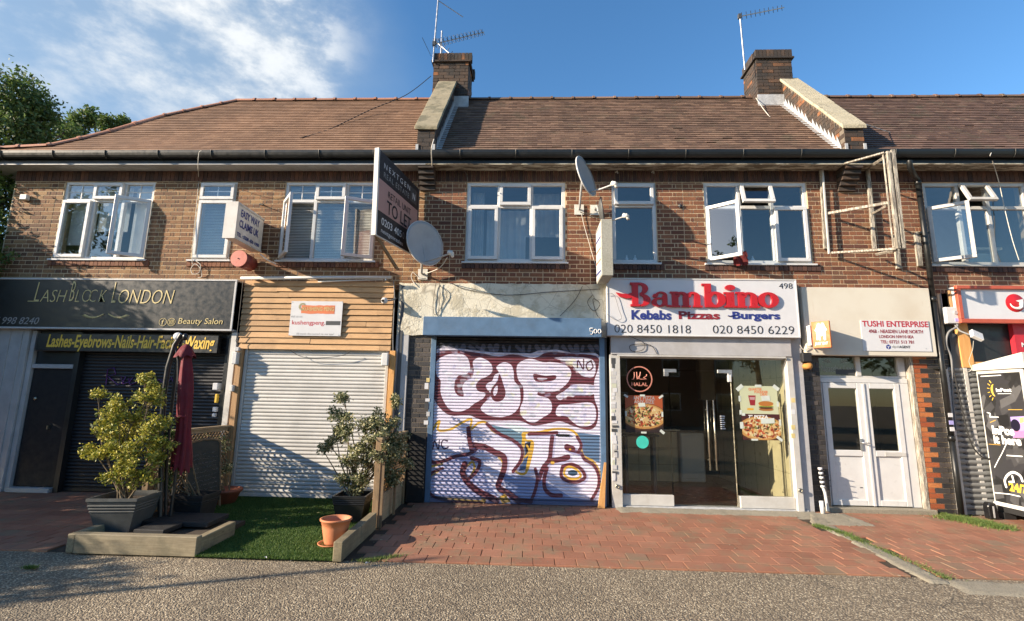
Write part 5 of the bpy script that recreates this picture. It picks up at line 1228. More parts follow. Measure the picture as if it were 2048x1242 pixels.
# posters
def pizza(cv, cx, cz, rx, rz, seed, top_only=False):
    rr = random.Random(seed); cv.ell((cx, cz), rx, rz, (0.36, 0.22, 0.12)); cv.ell((cx, cz+rz*.04), rx*.96, rz*.92, (0.80, 0.60, 0.34)); cv.ell((cx, cz+rz*.06), rx*.86, rz*.8, (0.87, 0.74, 0.50))
    for k in range(170):
        a, q = rr.uniform(0, 6.28), math.sqrt(rr.random())*.82; c_ = rr.choice([(0.93, 0.86, 0.66), (0.75, 0.28, 0.15), (0.25, 0.12, 0.08), (0.55, 0.35, 0.2), (0.95, 0.9, 0.78), (0.35, 0.42, 0.15), (0.82, 0.5, 0.25), (0.6, 0.2, 0.12)])
        cv.ell((cx+math.cos(a)*q*rx, cz+rz*.06+math.sin(a)*q*rz*.9), rx*rr.uniform(.03, .1), rz*rr.uniform(.03, .09), c_, .9, rr.uniform(0, 3))
def poster(a, b_, label, cat='poster'):
    A, B = P(*a, -.012), P(*b_, -.012); o = thing('poster', (A[0], -.01, A[2]), label, cat); return o, (A[0], B[0], A[2], B[2])
pz = lambda x, y: (1200+x/3.652, 700+y/3.652)
o, e = poster(pz(188, 600), pz(455, 335), 'orange and pizza poster on the left pane, under the halal roundel')
cv = Canvas(300, 300, (0.20, 0.15, 0.14), *e); zm = e[2]+(e[3]-e[2])*.62; cv.poly([(e[0], zm), (e[1], zm), (e[1], e[3]), (e[0], e[3])], (0.72, 0.36, 0.20)); pizza(cv, (e[0]+e[1])/2, e[2]+.24, .36, .21, 2)
print_mat('pizza_print_left', cv, dim=.62); MB().box(e[0], e[1], -.0125, -.0085, e[2], e[3]).build('sheet', 'pizza_print_left', o)
xt = lambda bdy, a, b_, mt, par, **k: ftext(bdy, pz(*a), pz(*b_), -.0135, mt, par, **k)
xt('ANY PIZZA', (240, 362), (400, 338), 'grey_ink', o, bold=.015); xt('ANY SIZE', (248, 390), (395, 368), 'grey_ink', o, bold=.015)
A_, B_ = P(*pz(378, 385), -.0135), P(*pz(400, 332), -.0135)
def tapes(o, lst):
    for (x_, y_, w_, h_, r_) in lst:
        c = P(*pz(x_, y_), -.0145); w2, h2 = w_/3.652/118/2, h_/3.652/118/2; m = Matrix.Rotation(rad(r_), 2); pts = [m @ Vector(q) for q in ((-w2, -h2), (w2, -h2), (w2, h2), (-w2, h2))]
        MB().prism([(c[0]+q.x, -.0145, c[2]+q.y) for q in pts], (0, -.0008, 0)).build('tape', 'tape', o)
tapes(o, [(190, 335, 30, 14, -35), (310, 332, 34, 12, 0), (445, 342, 34, 14, 35), (190, 465, 12, 34, 0), (455, 470, 12, 34, 0), (320, 603, 36, 12, 0), (455, 598, 34, 18, -40), (305, 400, 46, 26, 4)])
o, e = poster(pz(1030, 465), pz(1290, 265), 'cream burger deal poster, upper of the two taped to the right pane')
cv = Canvas(300, 240, (0.80, 0.82, 0.68), *e); w_, h_ = e[1]-e[0], e[3]-e[2]; at = lambda u, v: (e[0]+w_*u, e[2]+h_*v)
cv.poly([at(.22, .66), at(.42, .66), at(.39, .30), at(.26, .30)], (0.60, 0.15, 0.18)); cv.poly([at(.25, .6), at(.40, .6), at(.39, .5), at(.26, .5)], (0.75, 0.6, 0.6))
for k in range(30): cv.poly([at(.18+random.uniform(-.03, .18), .12+random.uniform(0, .1)) for _ in range(3)], (0.88, 0.66, 0.22))
for v, rz_, c_ in ((.16, .05, (0.65, 0.42, 0.2)), (.22, .04, (0.35, 0.18, 0.1)), (.27, .03, (0.45, 0.55, 0.2)), (.31, .03, (0.9, 0.75, 0.35)), (.37, .09, (0.72, 0.46, 0.2))): cv.ell(at(.68, v), w_*.2, h_*rz_, c_)
print_mat('burger_print', cv, dim=.75); MB().box(e[0], e[1], -.0125, -.0085, e[2], e[3]).build('sheet', 'burger_print', o)
for tx_, a_, b2 in (('QUARTER', (1085, 298), (1182, 278)), ('POUNDER', (1128, 316), (1226, 298)), ('DEAL', (1172, 334), (1226, 318))): xt(tx_, a_, b2, 'poster_orange', o, bold=.03)
tapes(o, [(1020, 275, 52, 26, 40), (1155, 262, 44, 16, 0), (1285, 275, 46, 24, -40), (1020, 355, 14, 38, 0), (1210, 352, 56, 34, 3), (1028, 455, 16, 30, 0), (1298, 395, 14, 34, 0)])
o, e = poster(pz(1045, 655), pz(1312, 470), 'seven inch pizza poster, lower of the two taped to the right pane')
cv = Canvas(300, 220, (0.30, 0.13, 0.12), *e); pizza(cv, (e[0]+e[1])/2, e[2]+.17, .36, .20, 5)
print_mat('pizza_print_right', cv, dim=.68); MB().box(e[0], e[1], -.0125, -.0085, e[2], e[3]).build('sheet', 'pizza_print_right', o)
xt('7" PIZZA', (1085, 500), (1228, 476), 'white_ink', o, bold=.02); tapes(o, [(1035, 550, 22, 44, 0), (1225, 518, 90, 34, 3), (1315, 530, 14, 40, 0), (1130, 655, 44, 12, 0), (1312, 648, 44, 18, -40), (1048, 470, 22, 18, 0)])
hl = thing('window_decal', P(*pz(288, 215), -.01), 'round pink halal roundel on the left pane', 'sticker'); c = P(*pz(288, 212), -.006)
ring(c[0], c[2], .205, .018, -.006, 'peach_ink', hl); xt('HALAL', (230, 262), (348, 238), 'peach_ink', hl, bold=.02)
for pts in ([(342, 178), (340, 190), (330, 196), (318, 200), (340, 212), (300, 214), (275, 205), (290, 190)], [(296, 160), (292, 185), (286, 208), (268, 212)], [(268, 160), (272, 205)], [(250, 162), (252, 190), (246, 212), (232, 214)]):
    MB().tube([P(*pz(x_, y_), -.008) for x_, y_ in pts], .009, 5).build('script_stroke', 'peach_ink', hl)
tsb = P(*pz(310, 673), -.008); ts = tag(MB().cyl((tsb[0], -.0042, tsb[2]), (tsb[0], -.008, tsb[2]), .097, n=28).build('sticker', 'teal_sticker'), 'round turquoise sticker low on the left pane', 'sticker')
ftext('open', pz(290, 682), pz(336, 664), -.0085, 'sign_white', ts) if False else None
pl_ = thing('padlock', P(1236, 973, -.13), 'small rusty padlock hasp at the foot of the left shopfront post', 'padlock'); c = P(1235, 973, -.115); MB().lathe([(.02, -.01), (.032, -.01), (.032, .01), (.02, .01), (.02, -.01)], (0, 0, 0), 12, M_=Matrix.Translation(c) @ Matrix.Rotation(rad(90), 4, 'X')).build('ring', 'brass', pl_)
pl_ = thing('padlock', P(1601, 980, -.13), 'small rusty padlock hasp at the foot of the right shopfront post', 'padlock'); c = P(1601, 981, -.115); MB().lathe([(.02, -.01), (.032, -.01), (.032, .01), (.02, .01), (.02, -.01)], (0, 0, 0), 12, M_=Matrix.Translation(c) @ Matrix.Rotation(rad(90), 4, 'X')).build('ring', 'brass', pl_)
rs = random.Random(11)
post_l = [o_ for o_ in bM.children if o_.name.startswith('post')][0]
for k in range(30):
    y_ = 722+k*8.2+rs.uniform(-2, 2); w_ = rs.uniform(4, 12); h_ = rs.uniform(4, 12); cx_ = 1231-4+(y_-722)*.01+rs.uniform(-3, 3); a, b2 = P(cx_-w_/2, y_+h_/2, -.1), P(cx_+w_/2, y_-h_/2, -.1)
    if b2[2]-a[2] > 0: MB().box(max(a[0], 1.275), min(b2[0], 1.425), -.1015-k*.0003, -.0985, a[2], b2[2]).build('sticker', rs.choice(['sign_white', 'sign_grey_side', 'sign_white', 'poster_cream', 'dark_grey']), post_l)
for y_ in (800, 823, 854, 871): a, b2 = P(1583, y_+5, -.1), P(1590, y_-4, -.1); MB().box(a[0], b2[0], -.1015, -.0985, a[2], b2[2]).build('sticker', 'gold_ink' if y_ != 823 else 'sign_white', post_l)

# ---- number 496B
zf0, zf1 = Z(1700, 711, -.13), Z(1700, 575, -.13); fx0, fx1 = 4.34, X(1866, 640, -.13)
f = MB().box(fx0, fx1, -.13, .0, zf0, zf1).build('fascia', 'render_cream', bM, bevel=.008, label='smooth cream fascia over the white doors')
MB().box(4.31, 6.55, .0, .24, zf0+.02, 3.42).build('lintel', 'mortar_dark', bM)
ts = thing('panel_sign', P(1724, 700, -.14), 'white panel sign lettered TUSHI ENTERPRISE', 'sign'); YT = -.14
a, b_ = P(1727, 701.5, YT), P(1862, 642, YT); a2 = P(1723, 643, YT)
MB().box(min(a[0], a2[0]), X(1860, 670, YT), YT, YT+.009, a[2], b_[2]).build('panel', 'sign_white', ts)
tz = lambda x, y: (1660+x/4.4356, 480+y/4.4356)
for bdy, a, b_, mt in (('TUSHI ENTERPRISE', (288, 768), (868, 722), 'red_ink'), ('496B - NEASDEN LANE NORTH', (345, 825), (822, 798), 'maroon_ink'), ('LONDON NW10 0EA', (437, 870), (740, 846), 'maroon_ink'), ('TEL: 07721 513 781', (450, 917), (742, 892), 'maroon_ink'), ('dpd', (552, 962), (606, 936), 'grey_ink'), ('AGENT', (614, 960), (712, 938), 'black_ink')):
    ftext(bdy, tz(*a), tz(*b_), YT-.001, mt, ts, bold=.022, depth=.001)
c = P(*tz(518, 948), YT); MB().prism([(c[0]+.04*math.cos(rad(30+60*k)), YT-.001, c[2]+.04*math.sin(rad(30+60*k))) for k in range(6)], (0, -.001, 0)).build('parcel_mark', 'blue_logo', ts)
for e_ in (((.0, .0), (-.03, .018)), ((.0, .0), (.03, .018)), ((0, 0), (0, -.03))): MB().tube([(c[0]+q[0], YT-.003, c[2]+q[1]) for q in e_], .003, 4).build('parcel_line', 'white_ink', ts)
for q in ((1732, 696), (1852, 697)): c = P(*q, YT); MB().cyl((c[0], YT, c[2]), (c[0], YT-.004, c[2]), .006, n=8).build('screw', 'steel', ts)
# door set, slightly recessed
Yd = .10
dx0, dx1, dz0, dz1 = X(1630, 900, Yd), X(1842, 900, Yd), .09, Z(1730, 757, Yd)
dx0, dx1 = 4.60, 5.98
fm = MB(); fm.box(dx0, dx1, Yd-.02, Yd+.07, dz1-.07, dz1+.0); fm.box(dx0, dx0+.045, Yd-.02, Yd+.07, dz0, dz1-.072); fm.box(dx1-.14, dx1, Yd-.02, Yd+.07, dz0, dz1-.072)
dset = fm.build('door_frame', 'upvc', bM, bevel=.005, label='white double door set')
xm = X(1736, 900, Yd)
def leaf(xa_, xb_, lab):
    z0_, z1_ = dz0+.01, dz1-.075; bar, mid = .085, Z(1700, 900, Yd); m = MB(); Y0, Y1 = Yd-.03, Yd+.03
    m.box(xa_, xa_+bar, Y0, Y1, z0_, z1_); m.box(xb_-bar, xb_, Y0, Y1, z0_, z1_); m.box(xa_+bar, xb_-bar, Y0, Y1, z0_, z0_+bar); m.box(xa_+bar, xb_-bar, Y0, Y1, z1_-bar, z1_); m.box(xa_+bar, xb_-bar, Y0, Y1, mid-.09, mid)
    d = m.build('door', 'upvc', bM, bevel=.006, label=lab)
    MB().box(xa_+bar-.004, xb_-bar+.004, Yd-.008, Yd+.01, z0_+bar-.004, mid-.086).build('panel', 'upvc', d)
    MB().box(xa_+bar-.004, xb_-bar+.004, Yd-.004, Yd+.004, mid-.004, z1_-bar+.004).build('pane', 'glass_shop', d); return d
d1 = leaf(dx0+.05, xm-.012, 'left leaf with a lever handle'); d2 = leaf(xm+.012, dx1-.145, 'right leaf with a letter slot')
MB().box(xm-.02, xm+.02, Yd-.045, Yd-.032, dz0+.01, dz1-.08).build('meeting_stile', 'upvc', d1, bevel=.004)
hc = P(1724, 888, Yd-.05); hm = MB(); hm.box(hc[0]-.018, hc[0]+.018, Yd-.045, Yd-.031, hc[2]-.1, hc[2]+.08); hm.tube([(hc[0], Yd-.05, hc[2]+.02), (hc[0], Yd-.09, hc[2]+.02), (hc[0]+.11, Yd-.09, hc[2]+.015)], .01, 6); hm.build('door_handle', 'steel', d1)
a, b_ = P(1768, 912, Yd), P(1809, 905, Yd); MB().box(a[0], b_[0], Yd-.036, Yd-.031, a[2], b_[2]).build('letter_slot', 'upvc_dirty', d2, bevel=.002)
for dx_, zz_ in ((1670, 1003), (1722, 975)): c = P(dx_, zz_, Yd); MB().box(c[0]-.02, c[0]+.02, Yd-.012, Yd-.007, c[2]-.006, c[2]+.006).build('scuff', 'dark_grey', d1)
# transom lights above
trm = MB(); zt0, zt1 = dz1+.0, zf0; xmid = X(1716, 735, Yd)
trm.box(4.50, 5.97, Yd, Yd+.06, zt0+.002, zt0+.04); trm.box(xmid-.035, xmid+.035, Yd-.01, Yd+.06, zt0+.041, zt1); trm.box(5.86, 5.97, Yd-.01, Yd+.06, zt0+.041, zt1)
trm.build('transom_frame', 'white_paint', bM)
MB().box(4.5, xmid-.036, Yd+.02, Yd+.026, zt0+.042, zt1).build('pane', 'glass_shop', bM, label='transom pane with white handwriting'); MB().box(xmid+.036, 5.858, Yd+.02, Yd+.026, zt0+.042, zt1).build('pane', 'glass_shop', bM)
MB().box(4.45, 6.0, .9, .95, 0, 3.3).build('hall_wall', 'interior_dark', bM)
wr = thing('window_writing', P(1630, 740, Yd+.018), 'white handwritten address on the transom glass over the doors', 'writing')
zt_w = lambda x, y: (1580+x/4.376, 540+y/4.376)
for bdy, a, b_ in (('496', (285, 815), (355, 780)), ('500', (440, 815), (500, 785)), ('Neasden Lane', (270, 890), (555, 835))): ftext(bdy, zt_w(*a), zt_w(*b_), Yd+.018, 'grey_ink', wr, shear=.3, bold=-.01)
MB().tube([P(*zt_w(*q), Yd+.018) for q in ((215, 775), (245, 790), (225, 820), (255, 850), (240, 890), (205, 895))], .006, 5).build('flourish', 'grey_ink', wr)
a, b_ = P(*zt_w(402, 915), Yd+.018), P(*zt_w(565, 872), Yd+.018); MB().box(a[0], b_[0], Yd+.0165, Yd+.0185, a[2], b_[2]).build('blank_patch', 'dark_grey', wr)
# weathered door jamb and step
MB().box(5.985, 6.035, .0, .16, .03, 2.62).build('jamb', 'wood_flaking', bM)
MB().box(4.42, 6.1, -.06, .30, .0, .085).build('step', 'concrete', bM, bevel=.01)
# brick piers either side of the doors
mo = MB().box(4.305, 4.59, .012, .25, 0, zf0+.02).build('pier', 'mortar_dark', bM, label='black brick pier left of the white doors')
lay_bricks(mo, brick_cells(4.305, 4.59, .02, zf0, [], 4.30), 'brick_black', 60, y0=.002, y1=.03)
mo = MB().box(6.04, 6.60, .012, .25, 0, 3.4).build('pier', 'mortar', bM, label='black and orange brick pier beside the drainpipe')
cells = brick_cells(6.04, 6.60, .02, zf0+.1, [], 6.04); k = 0; og, bk_ = [], []
zz_ = .02; rowi = 0
while zz_ < zf0+.08:
    w0 = .215 if rowi % 2 else .1025; og.append((6.045, 6.04+w0-.005, zz_+.005, zz_+.07)); x_ = 6.04+w0
    while x_ < 6.59: w1 = .225 if x_ > 6.04+w0+.01 or rowi % 2 == 0 else .225; bk_.append((x_+.005, min(x_+w1, 6.6)-.005, zz_+.005, zz_+.07)); x_ += w1
    zz_ += .075; rowi += 1
lay_bricks(mo, og, 'brick_orange', 60, y0=.002, y1=.03); lay_bricks(mo, bk_, 'brick_black', 120, y0=.002, y1=.03)
MB().box(4.30, 6.6, .26, .30, 0, .02).build('sub_sill', 'dark_grey', bM)
# takeaway sign projecting from the fascia
je = thing('projecting_sign', P(1632, 690, -.3), 'orange square projecting sign with white house mark, lettered JUST EAT', 'sign')
jz = lambda x, y: (1580+x/4.376, 540+y/4.376)
# solve the plate as a vertical board standing out from the wall
J0 = Vector(P(*jz(205, 690), -.22)); J1 = Vector(P(*jz(360, 672), -.40)); J2 = Vector(P(*jz(340, 435), -.40)); J3 = Vector(P(*jz(182, 462), -.22))
z_lo, z_hi = (J0.z+J1.z)/2, (J2.z+J3.z)/2; xl, xr = (J0.x+J3.x)/2, (J1.x+J2.x)/2
O_ = Vector((xl, -.22, z_lo)); U_ = Vector((xr-xl, -.18, 0)).normalized(); wid = Vector((xr-xl, -.18, 0)).length; hgt = z_hi-z_lo; Nn = U_.cross(Vector((0, 0, 1)))
MB().prism([O_, O_+U_*wid, O_+U_*wid+Vector((0, 0, hgt)), O_+Vector((0, 0, hgt))], tuple(-Nn*.05)).build('panel', 'orange_sign', je, bevel=.004)
MB().prism([O_-U_*.07+Vector((0, 0, .05)), O_-U_*.02+Vector((0, 0, .05)), O_-U_*.02+Vector((0, 0, hgt-.05)), O_-U_*.07+Vector((0, 0, hgt-.06))], tuple(-Nn*.1)).build('side', 'upvc', je)
MB().box(xl+.1, xr-.1, -.24, -.13, z_lo+.12, z_lo+.2).build('bracket', 'upvc', je)
hs_ = [(.24, .30), (.24, .62), (.16, .66), (.24, .74), (.34, .90), (.44, .94), (.52, .86), (.60, .94), (.70, .92), (.76, .80), (.86, .66), (.78, .62), (.76, .28), (.64, .28), (.62, .5), (.54, .42), (.46, .5), (.46, .28), (.36, .29), (.34, .45), (.32, .3)]
MB().poly([O_+U_*(wid*a)+Vector((0, 0, hgt*b_))+Nn*.004 for a, b_ in hs_]).build('house_mark', 'white_ink', je)
text_on('JUST EAT', tuple(O_+Nn*.003), tuple(U_), (0, 0, 1), (wid*.12, wid*.86, hgt*.08, hgt*.22), 'white_ink', je, bold=.04, shear=.12, depth=.002)

# ---- shop at the right edge
zq0, zq1 = Z(1980, 644, -.16), Z(1980, 573, -.16)
rsn = thing('shop_sign', P(1910, 640, -.16), 'white shop sign in a red frame with a round red arrow emblem', 'sign')
xr0 = X(1916, 600, -.16); MB().box(xr0, 11.4, -.15, -.0, zq0, zq1).build('panel', 'sign_white', rsn)
MB().box(xr0-.02, 11.4, -.19, -.13, zq1-.045, zq1+.01).box(xr0-.02, 11.4, -.19, -.13, zq0-.02, zq0+.045).box(xr0-.02, xr0+.04, -.188, -.13, zq0+.046, zq1-.046).build('frame', 'sign_red_frame', rsn, bevel=.004)
c = P(2030, 606, -.15); MB().lathe([(0, .03), (.06, .026), (.11, .014), (.145, .0)], (0, 0, 0), 28, M_=Matrix.Translation((c[0], -.152, c[2])) @ Matrix.Rotation(rad(90), 4, 'X')).build('emblem', 'red_plastic', rsn)
m = MB(); m.tube([(c[0]+.10*math.cos(rad(a)), -.178, c[2]+.09*math.sin(rad(a))) for a in range(190, 311, 12)]+[(c[0]+.065, -.186, c[2]+.0)], [.006+.002*k for k in range(12)], 6); m.prism([(c[0]-.02, -.186, c[2]+.03), (c[0]+.095, -.186, c[2]-.03), (c[0]+.09, -.186, c[2]+.055)], (0, -.004, 0)); m.build('arrow', 'white_ink', rsn)
MB().box(6.86, 11.4, .05, .1, 2.05, 2.95).build('dark_glass', 'black_gloss', bR); MB().box(6.61, 11.4, .0, .24, 2.95, 3.42).build('lintel', 'dark_grey', bR)
MB().box(X(2030, 690, -.03), 11.4, -.04, .04, Z(2040, 730, -.03), 2.93).build('red_panel', 'red_ink', bR)
ftext('M', (2044, 694), (2052, 685), -.045, 'white_ink', bR, bold=.02)
MB().box(X(1905, 640, -.04), X(1918, 640, -.04), -.06, .1, Z(1910, 640, -.04), 3.45).build('board_end', 'wood_post', bR)
tw = MB(); a0, a1 = P(1905, 657, -.05), P(1931, 735, -.05); tw.hexa([(6.75, -.06, a1[2]), (6.93, -.06, a1[2]), (6.93, .03, a1[2]), (6.75, .03, a1[2]), (6.74, -.06, 2.92), (6.9, -.06, 2.92), (6.9, .03, 2.92), (6.74, .03, 2.92)]); tw.box(6.935, 7.9, -.05, .04, a1[2]-.0, a1[2]+.09)
tw.build('rotten_timber', 'wood_orange', bR)
shutter(bR, X(1912, 880, -.02), 10.5, .03, Z(1950, 737, -.02), .082, 'slat_grey', -.02, 'dull grey shutter behind the parcel locker', rail='upvc_dirty', rw=.1, crown=.02)
MB().box(6.6, 6.7, -.02, .2, 0, 2.9).build('pilaster', 'black_gloss', bR)
MB().box(6.60, 6.74, .0, .2, 2.9, 3.42).build('pilaster', 'lilac_paint', bR)
# ------------------------------------------------------------------ boards, boxes and dishes fixed to the wall
lb = thing('letting_board', (-2.1, 0, 4.0), 'tall black and pink TO LET board standing out from the wall above the timber cladding', 'letting board')
BI0, BI1 = Vector((-1.93, -.09, 3.95)), Vector((-1.95, -.09, 5.15)); BO0, BO1 = Vector(P(753, 469, -1.3)), Vector(P(760, 299, -1.3))
def bp(u, v): return (BO0.lerp(BI0, u)).lerp(BO1.lerp(BI1, u), v)
Nb = (BI0-BO0).cross(BO1-BO0).normalized(); Nb = Nb if Nb.x > 0 else -Nb
def bquad(v0, v1, mat, name='panel', d=.0, u0=0, u1=1):
    q = [bp(u0, v0), bp(u1, v0), bp(u1, v1), bp(u0, v1)]; MB().prism([p_+Nb*d for p_ in q], tuple(-Nb*(.012+d))).build(name, mat, lb)
bquad(0, .29, 'board_black', d=.001); bquad(.2905, .665, 'board_pink', d=.001); bquad(.6655, 1, 'board_black', d=.001)
ed = MB(); ed.prism([bp(-.0, -.01)+Nb*.004, bp(-.03, -.01)+Nb*.004, bp(-.03, 1.01)+Nb*.004, bp(0, 1.01)+Nb*.004], tuple(-Nb*.07)); ed.build('post', 'white_paint', lb)
MB().prism([bp(.0, -.012)+Nb*.004, bp(1, -.012)+Nb*.004, bp(1, -.002)+Nb*.004, bp(0, -.002)+Nb*.004], tuple(-Nb*.03)).build('rail', 'white_paint', lb)
MB().prism([bp(1.0, -.0)+Nb*.006, bp(1.03, -.0)+Nb*.006, bp(1.03, 1)+Nb*.006, bp(1, 1)+Nb*.006], tuple(-Nb*.04)).build('post', 'dark_grey', lb)
MB().prism([bp(.02, .0)+Nb*(-.03), bp(.1, .0)+Nb*(-.03), bp(.62, -.28)+Nb*(-.03), bp(.54, -.28)+Nb*(-.03)], tuple(-Nb*.03)).build('brace', 'wood_fence', lb)
MB().cyl(bp(1, .9), (bp(1, .9).x, 0, bp(1, .9).z), .012).cyl(bp(1, .1), (bp(1, .1).x, 0, bp(1, .1).z), .012).build('fixing', 'dark_grey', lb)
Ub = (bp(1, .5)-bp(0, .5)); Vb = (bp(.5, 1)-bp(.5, 0)); Ob = bp(0, 0)+Nb*.0035
def bt2(s_, r, mat, **k): text_on(s_, tuple(Ob), tuple(Ub), tuple(Vb), r, mat, lb, **k)
bt2('NEXTGEN', (.10, .76, .86, .93), 'sign_white', spacing=1.5); bt2('REAL ESTATE', (.10, .74, .745, .815), 'grey_ink', spacing=1.2)
bt2('RETAIL UNIT', (.22, .80, .535, .62), 'black_ink', bold=-.0); bt2('TO LET', (.20, .82, .33, .50), 'black_ink', bold=.01); bt2('0203 405', (.09, .58, .155, .245), 'sign_white', bold=.008); bt2('0', (.60, .65, .155, .245), 'grey_ink', bold=.008); bt2('nextgenreales', (.09, .62, .045, .115), 'sign_white', bold=.0)
bquad(.72, .93, 'dark_grey', 'emblem', d=.003, u0=.78, u1=.96); bt2('N', (.84, .91, .78, .87), 'sign_white', bold=.02)

ew = thing('box_sign', P(485, 475, -.45), 'cream box sign lettered EASY WAY CLAIMS UK projecting beside the narrow window', 'sign')
e0, e1 = P(466, 475, -.88), P(475, 402.5, -.88); i0, i1 = P(523, 504, -.10), P(530, 441, -.10)
xr_, zlo, zhi = (e0[0]+i0[0])/2, (e0[2]+i0[2])/2, (e1[2]+i1[2])/2; wE = X(466, 475, -.88)-X(444, 474, -.88)
MB().box(xr_-wE, xr_, -.88, -.10, zlo, zhi).build('case', 'lightbox', ew, bevel=.006)
MB().box(xr_-wE-.01, xr_+.012, -.885, -.86, zlo-.01, zhi+.01).box(xr_+.0, xr_+.012, -.859, -.10, zlo-.01, zlo+.02).box(xr_, xr_+.012, -.859, -.10, zhi-.02, zhi+.01).build('trim', 'white_paint', ew)
MB().box(xr_-.12, xr_-.05, -.10, 0, zlo+.05, zhi-.02).build('bracket', 'steel', ew)
Ow, Uw = (xr_+.003, -.86, zlo), (0, .74, 0)
for s_, r in (('EASY WAY', (.12, .86, .66, .88)), ('CLAIMS UK', (.10, .86, .36, .58)), ('TEL : 0208 450 1900', (.05, .92, .09, .20))): text_on(s_, Ow, Uw, (0, 0, zhi-zlo), r, 'blue_ink', ew, bold=.03, depth=.001)
MB().tube([P(520, 508, -.12), P(535, 520, -.1), P(552, 528, -.02)], .01, 6).build('conduit', 'upvc', ew)
sr = thing('alarm_siren', P(480, 518, -.35), 'round faded red alarm bell under the EASY WAY box sign', 'alarm bell'); c = Vector(P(478, 517, -.40))
MB().cyl(c, c+Vector((.0, .34, .0)), .135, .125, n=28).build('housing', 'siren_red', sr); MB().cyl(c+Vector((0, -.008, 0)), c+Vector((0, .004, 0)), .137, n=28).build('cover', 'siren_pink', sr); MB().box(c.x-.05, c.x+.05, c.y+.34, 0, c.z-.05, c.z+.05).build('bracket', 'steel', sr)
MB().lathe([(0, 0), (.01, 0), (.01, .01), (0, .012)], (0, 0, 0), 8, M_=Matrix.Translation(c+Vector((-.01, -.008, -.0))) @ Matrix.Rotation(rad(90), 4, 'X')).build('screw', 'dark_grey', sr)
# hanging light box with mossy edge
lx_ = thing('light_box', P(1208, 500, -.3), 'narrow mossy white light box hanging left of the Bambino sign', 'sign')
zo0, zo1 = P(1215, 551, -.70)[2], P(1212, 438, -.70)[2]; xL_, xR_ = X(1203, 500, -.70), X(1226, 500, -.70)
MB().box(xL_, xR_, -.70, -.10, zo0, zo1).build('case', 'lightbox_moss', lx_, bevel=.006); MB().box(xL_-.004, xL_+.001, -.67, -.12, zo0+.03, zo1-.03).build('panel', 'sign_white', lx_)
for k in range(5): MB().prism([(xL_-.0045, -.64, zo0+.08+k*.18), (xL_-.0045, -.14, zo0+.12+k*.18), (xL_-.0045, -.14, zo0+.155+k*.18), (xL_-.0045, -.64, zo0+.115+k*.18)], (-.001, 0, 0)).build('stripe', ['blue_ink', 'peach_ink', 'peach_ink', 'blue_ink', 'grey_ink'][k], lx_)
MB().box(xL_+.05, xR_-.05, -.10, 0, zo0+.1, zo0+.16).box(xL_+.05, xR_-.05, -.10, 0, zo1-.2, zo1-.14).build('bracket', 'steel', lx_)

def dish(name_loc, c, n, r, mat, wall, lnb, lab, group, tall=1.1, edge='upvc'):
    t = thing('satellite_dish', c, lab, 'satellite dish', group); n = Vector(n).normalized(); c = Vector(c)
    q = n.to_track_quat('Z', 'Y').to_matrix().to_4x4(); m = Matrix.Translation(c) @ q
    pr = [(0.001, -.06)]+[(r*k/7, -.06+.06*(k/7)**2) for k in range(1, 8)]; S_ = Matrix.Diagonal((1, tall, 1, 1))
    MB().lathe(pr+[(r, -.012)]+[(r*k/7, -.075+.06*(k/7)**2) for k in range(6, 0, -1)], (0, 0, 0), 32, M_=m @ S_).build('reflector', mat, t)
    MB().lathe([(r-.004, .002), (r+.006, .002), (r+.006, -.018), (r-.004, -.018)], (0, 0, 0), 32, M_=m @ S_).build('rim', edge, t)
    back = m @ Vector((0, 0, -.07)); low = m @ Vector((0, -r*tall*.85, -.03)); L_ = Vector(lnb)
    MB().tube([back, low, low.lerp(L_, .5)+Vector((0, 0, -.01)), L_], .014, 6).build('arm', 'grey_frame', t)
    d = (c-L_).normalized(); MB().cyl(L_-d*.04, L_+d*.05, .03, .038, n=10).cyl(L_-d*.04+Vector((0, 0, -.05)), L_+Vector((0, 0, .03)), .024, n=8).build('receiver', 'lightbox', t)
    W_ = Vector(wall); MB().tube([back, back.lerp(W_+Vector((0, -.12, .1)), .6), W_+Vector((0, -.12, 0)), W_], .02, 8).build('bracket', 'grey_frame', t); MB().box(W_.x-.08, W_.x+.08, -.025, -.008, W_.z-.09, W_.z+.09).build('wall_plate', 'lightbox', t)
    return t
dish('', P(851, 486, -.45), (.74, -.66, .12), .355, 'dish_grey', P(846, 549, 0), P(902, 506, -.72), 'large grey satellite dish beside the letting board, largest of the three', 'satellite dishes', 1.05)
dish('', P(1173, 352, -.45), (.84, -.50, .22), .335, 'dish_grey', P(1158, 420, 0), P(1229, 368, -.80), 'pale oval satellite dish up by the narrow window', 'satellite dishes', 1.02)
dish('', P(1206, 422, -.36), (.985, -.16, .12), .20, 'dish_mesh', P(1190, 421, 0), P(1252, 432, -.55), 'small dark mesh satellite dish perched over the light box', 'satellite dishes', 1.15, 'dark_grey')

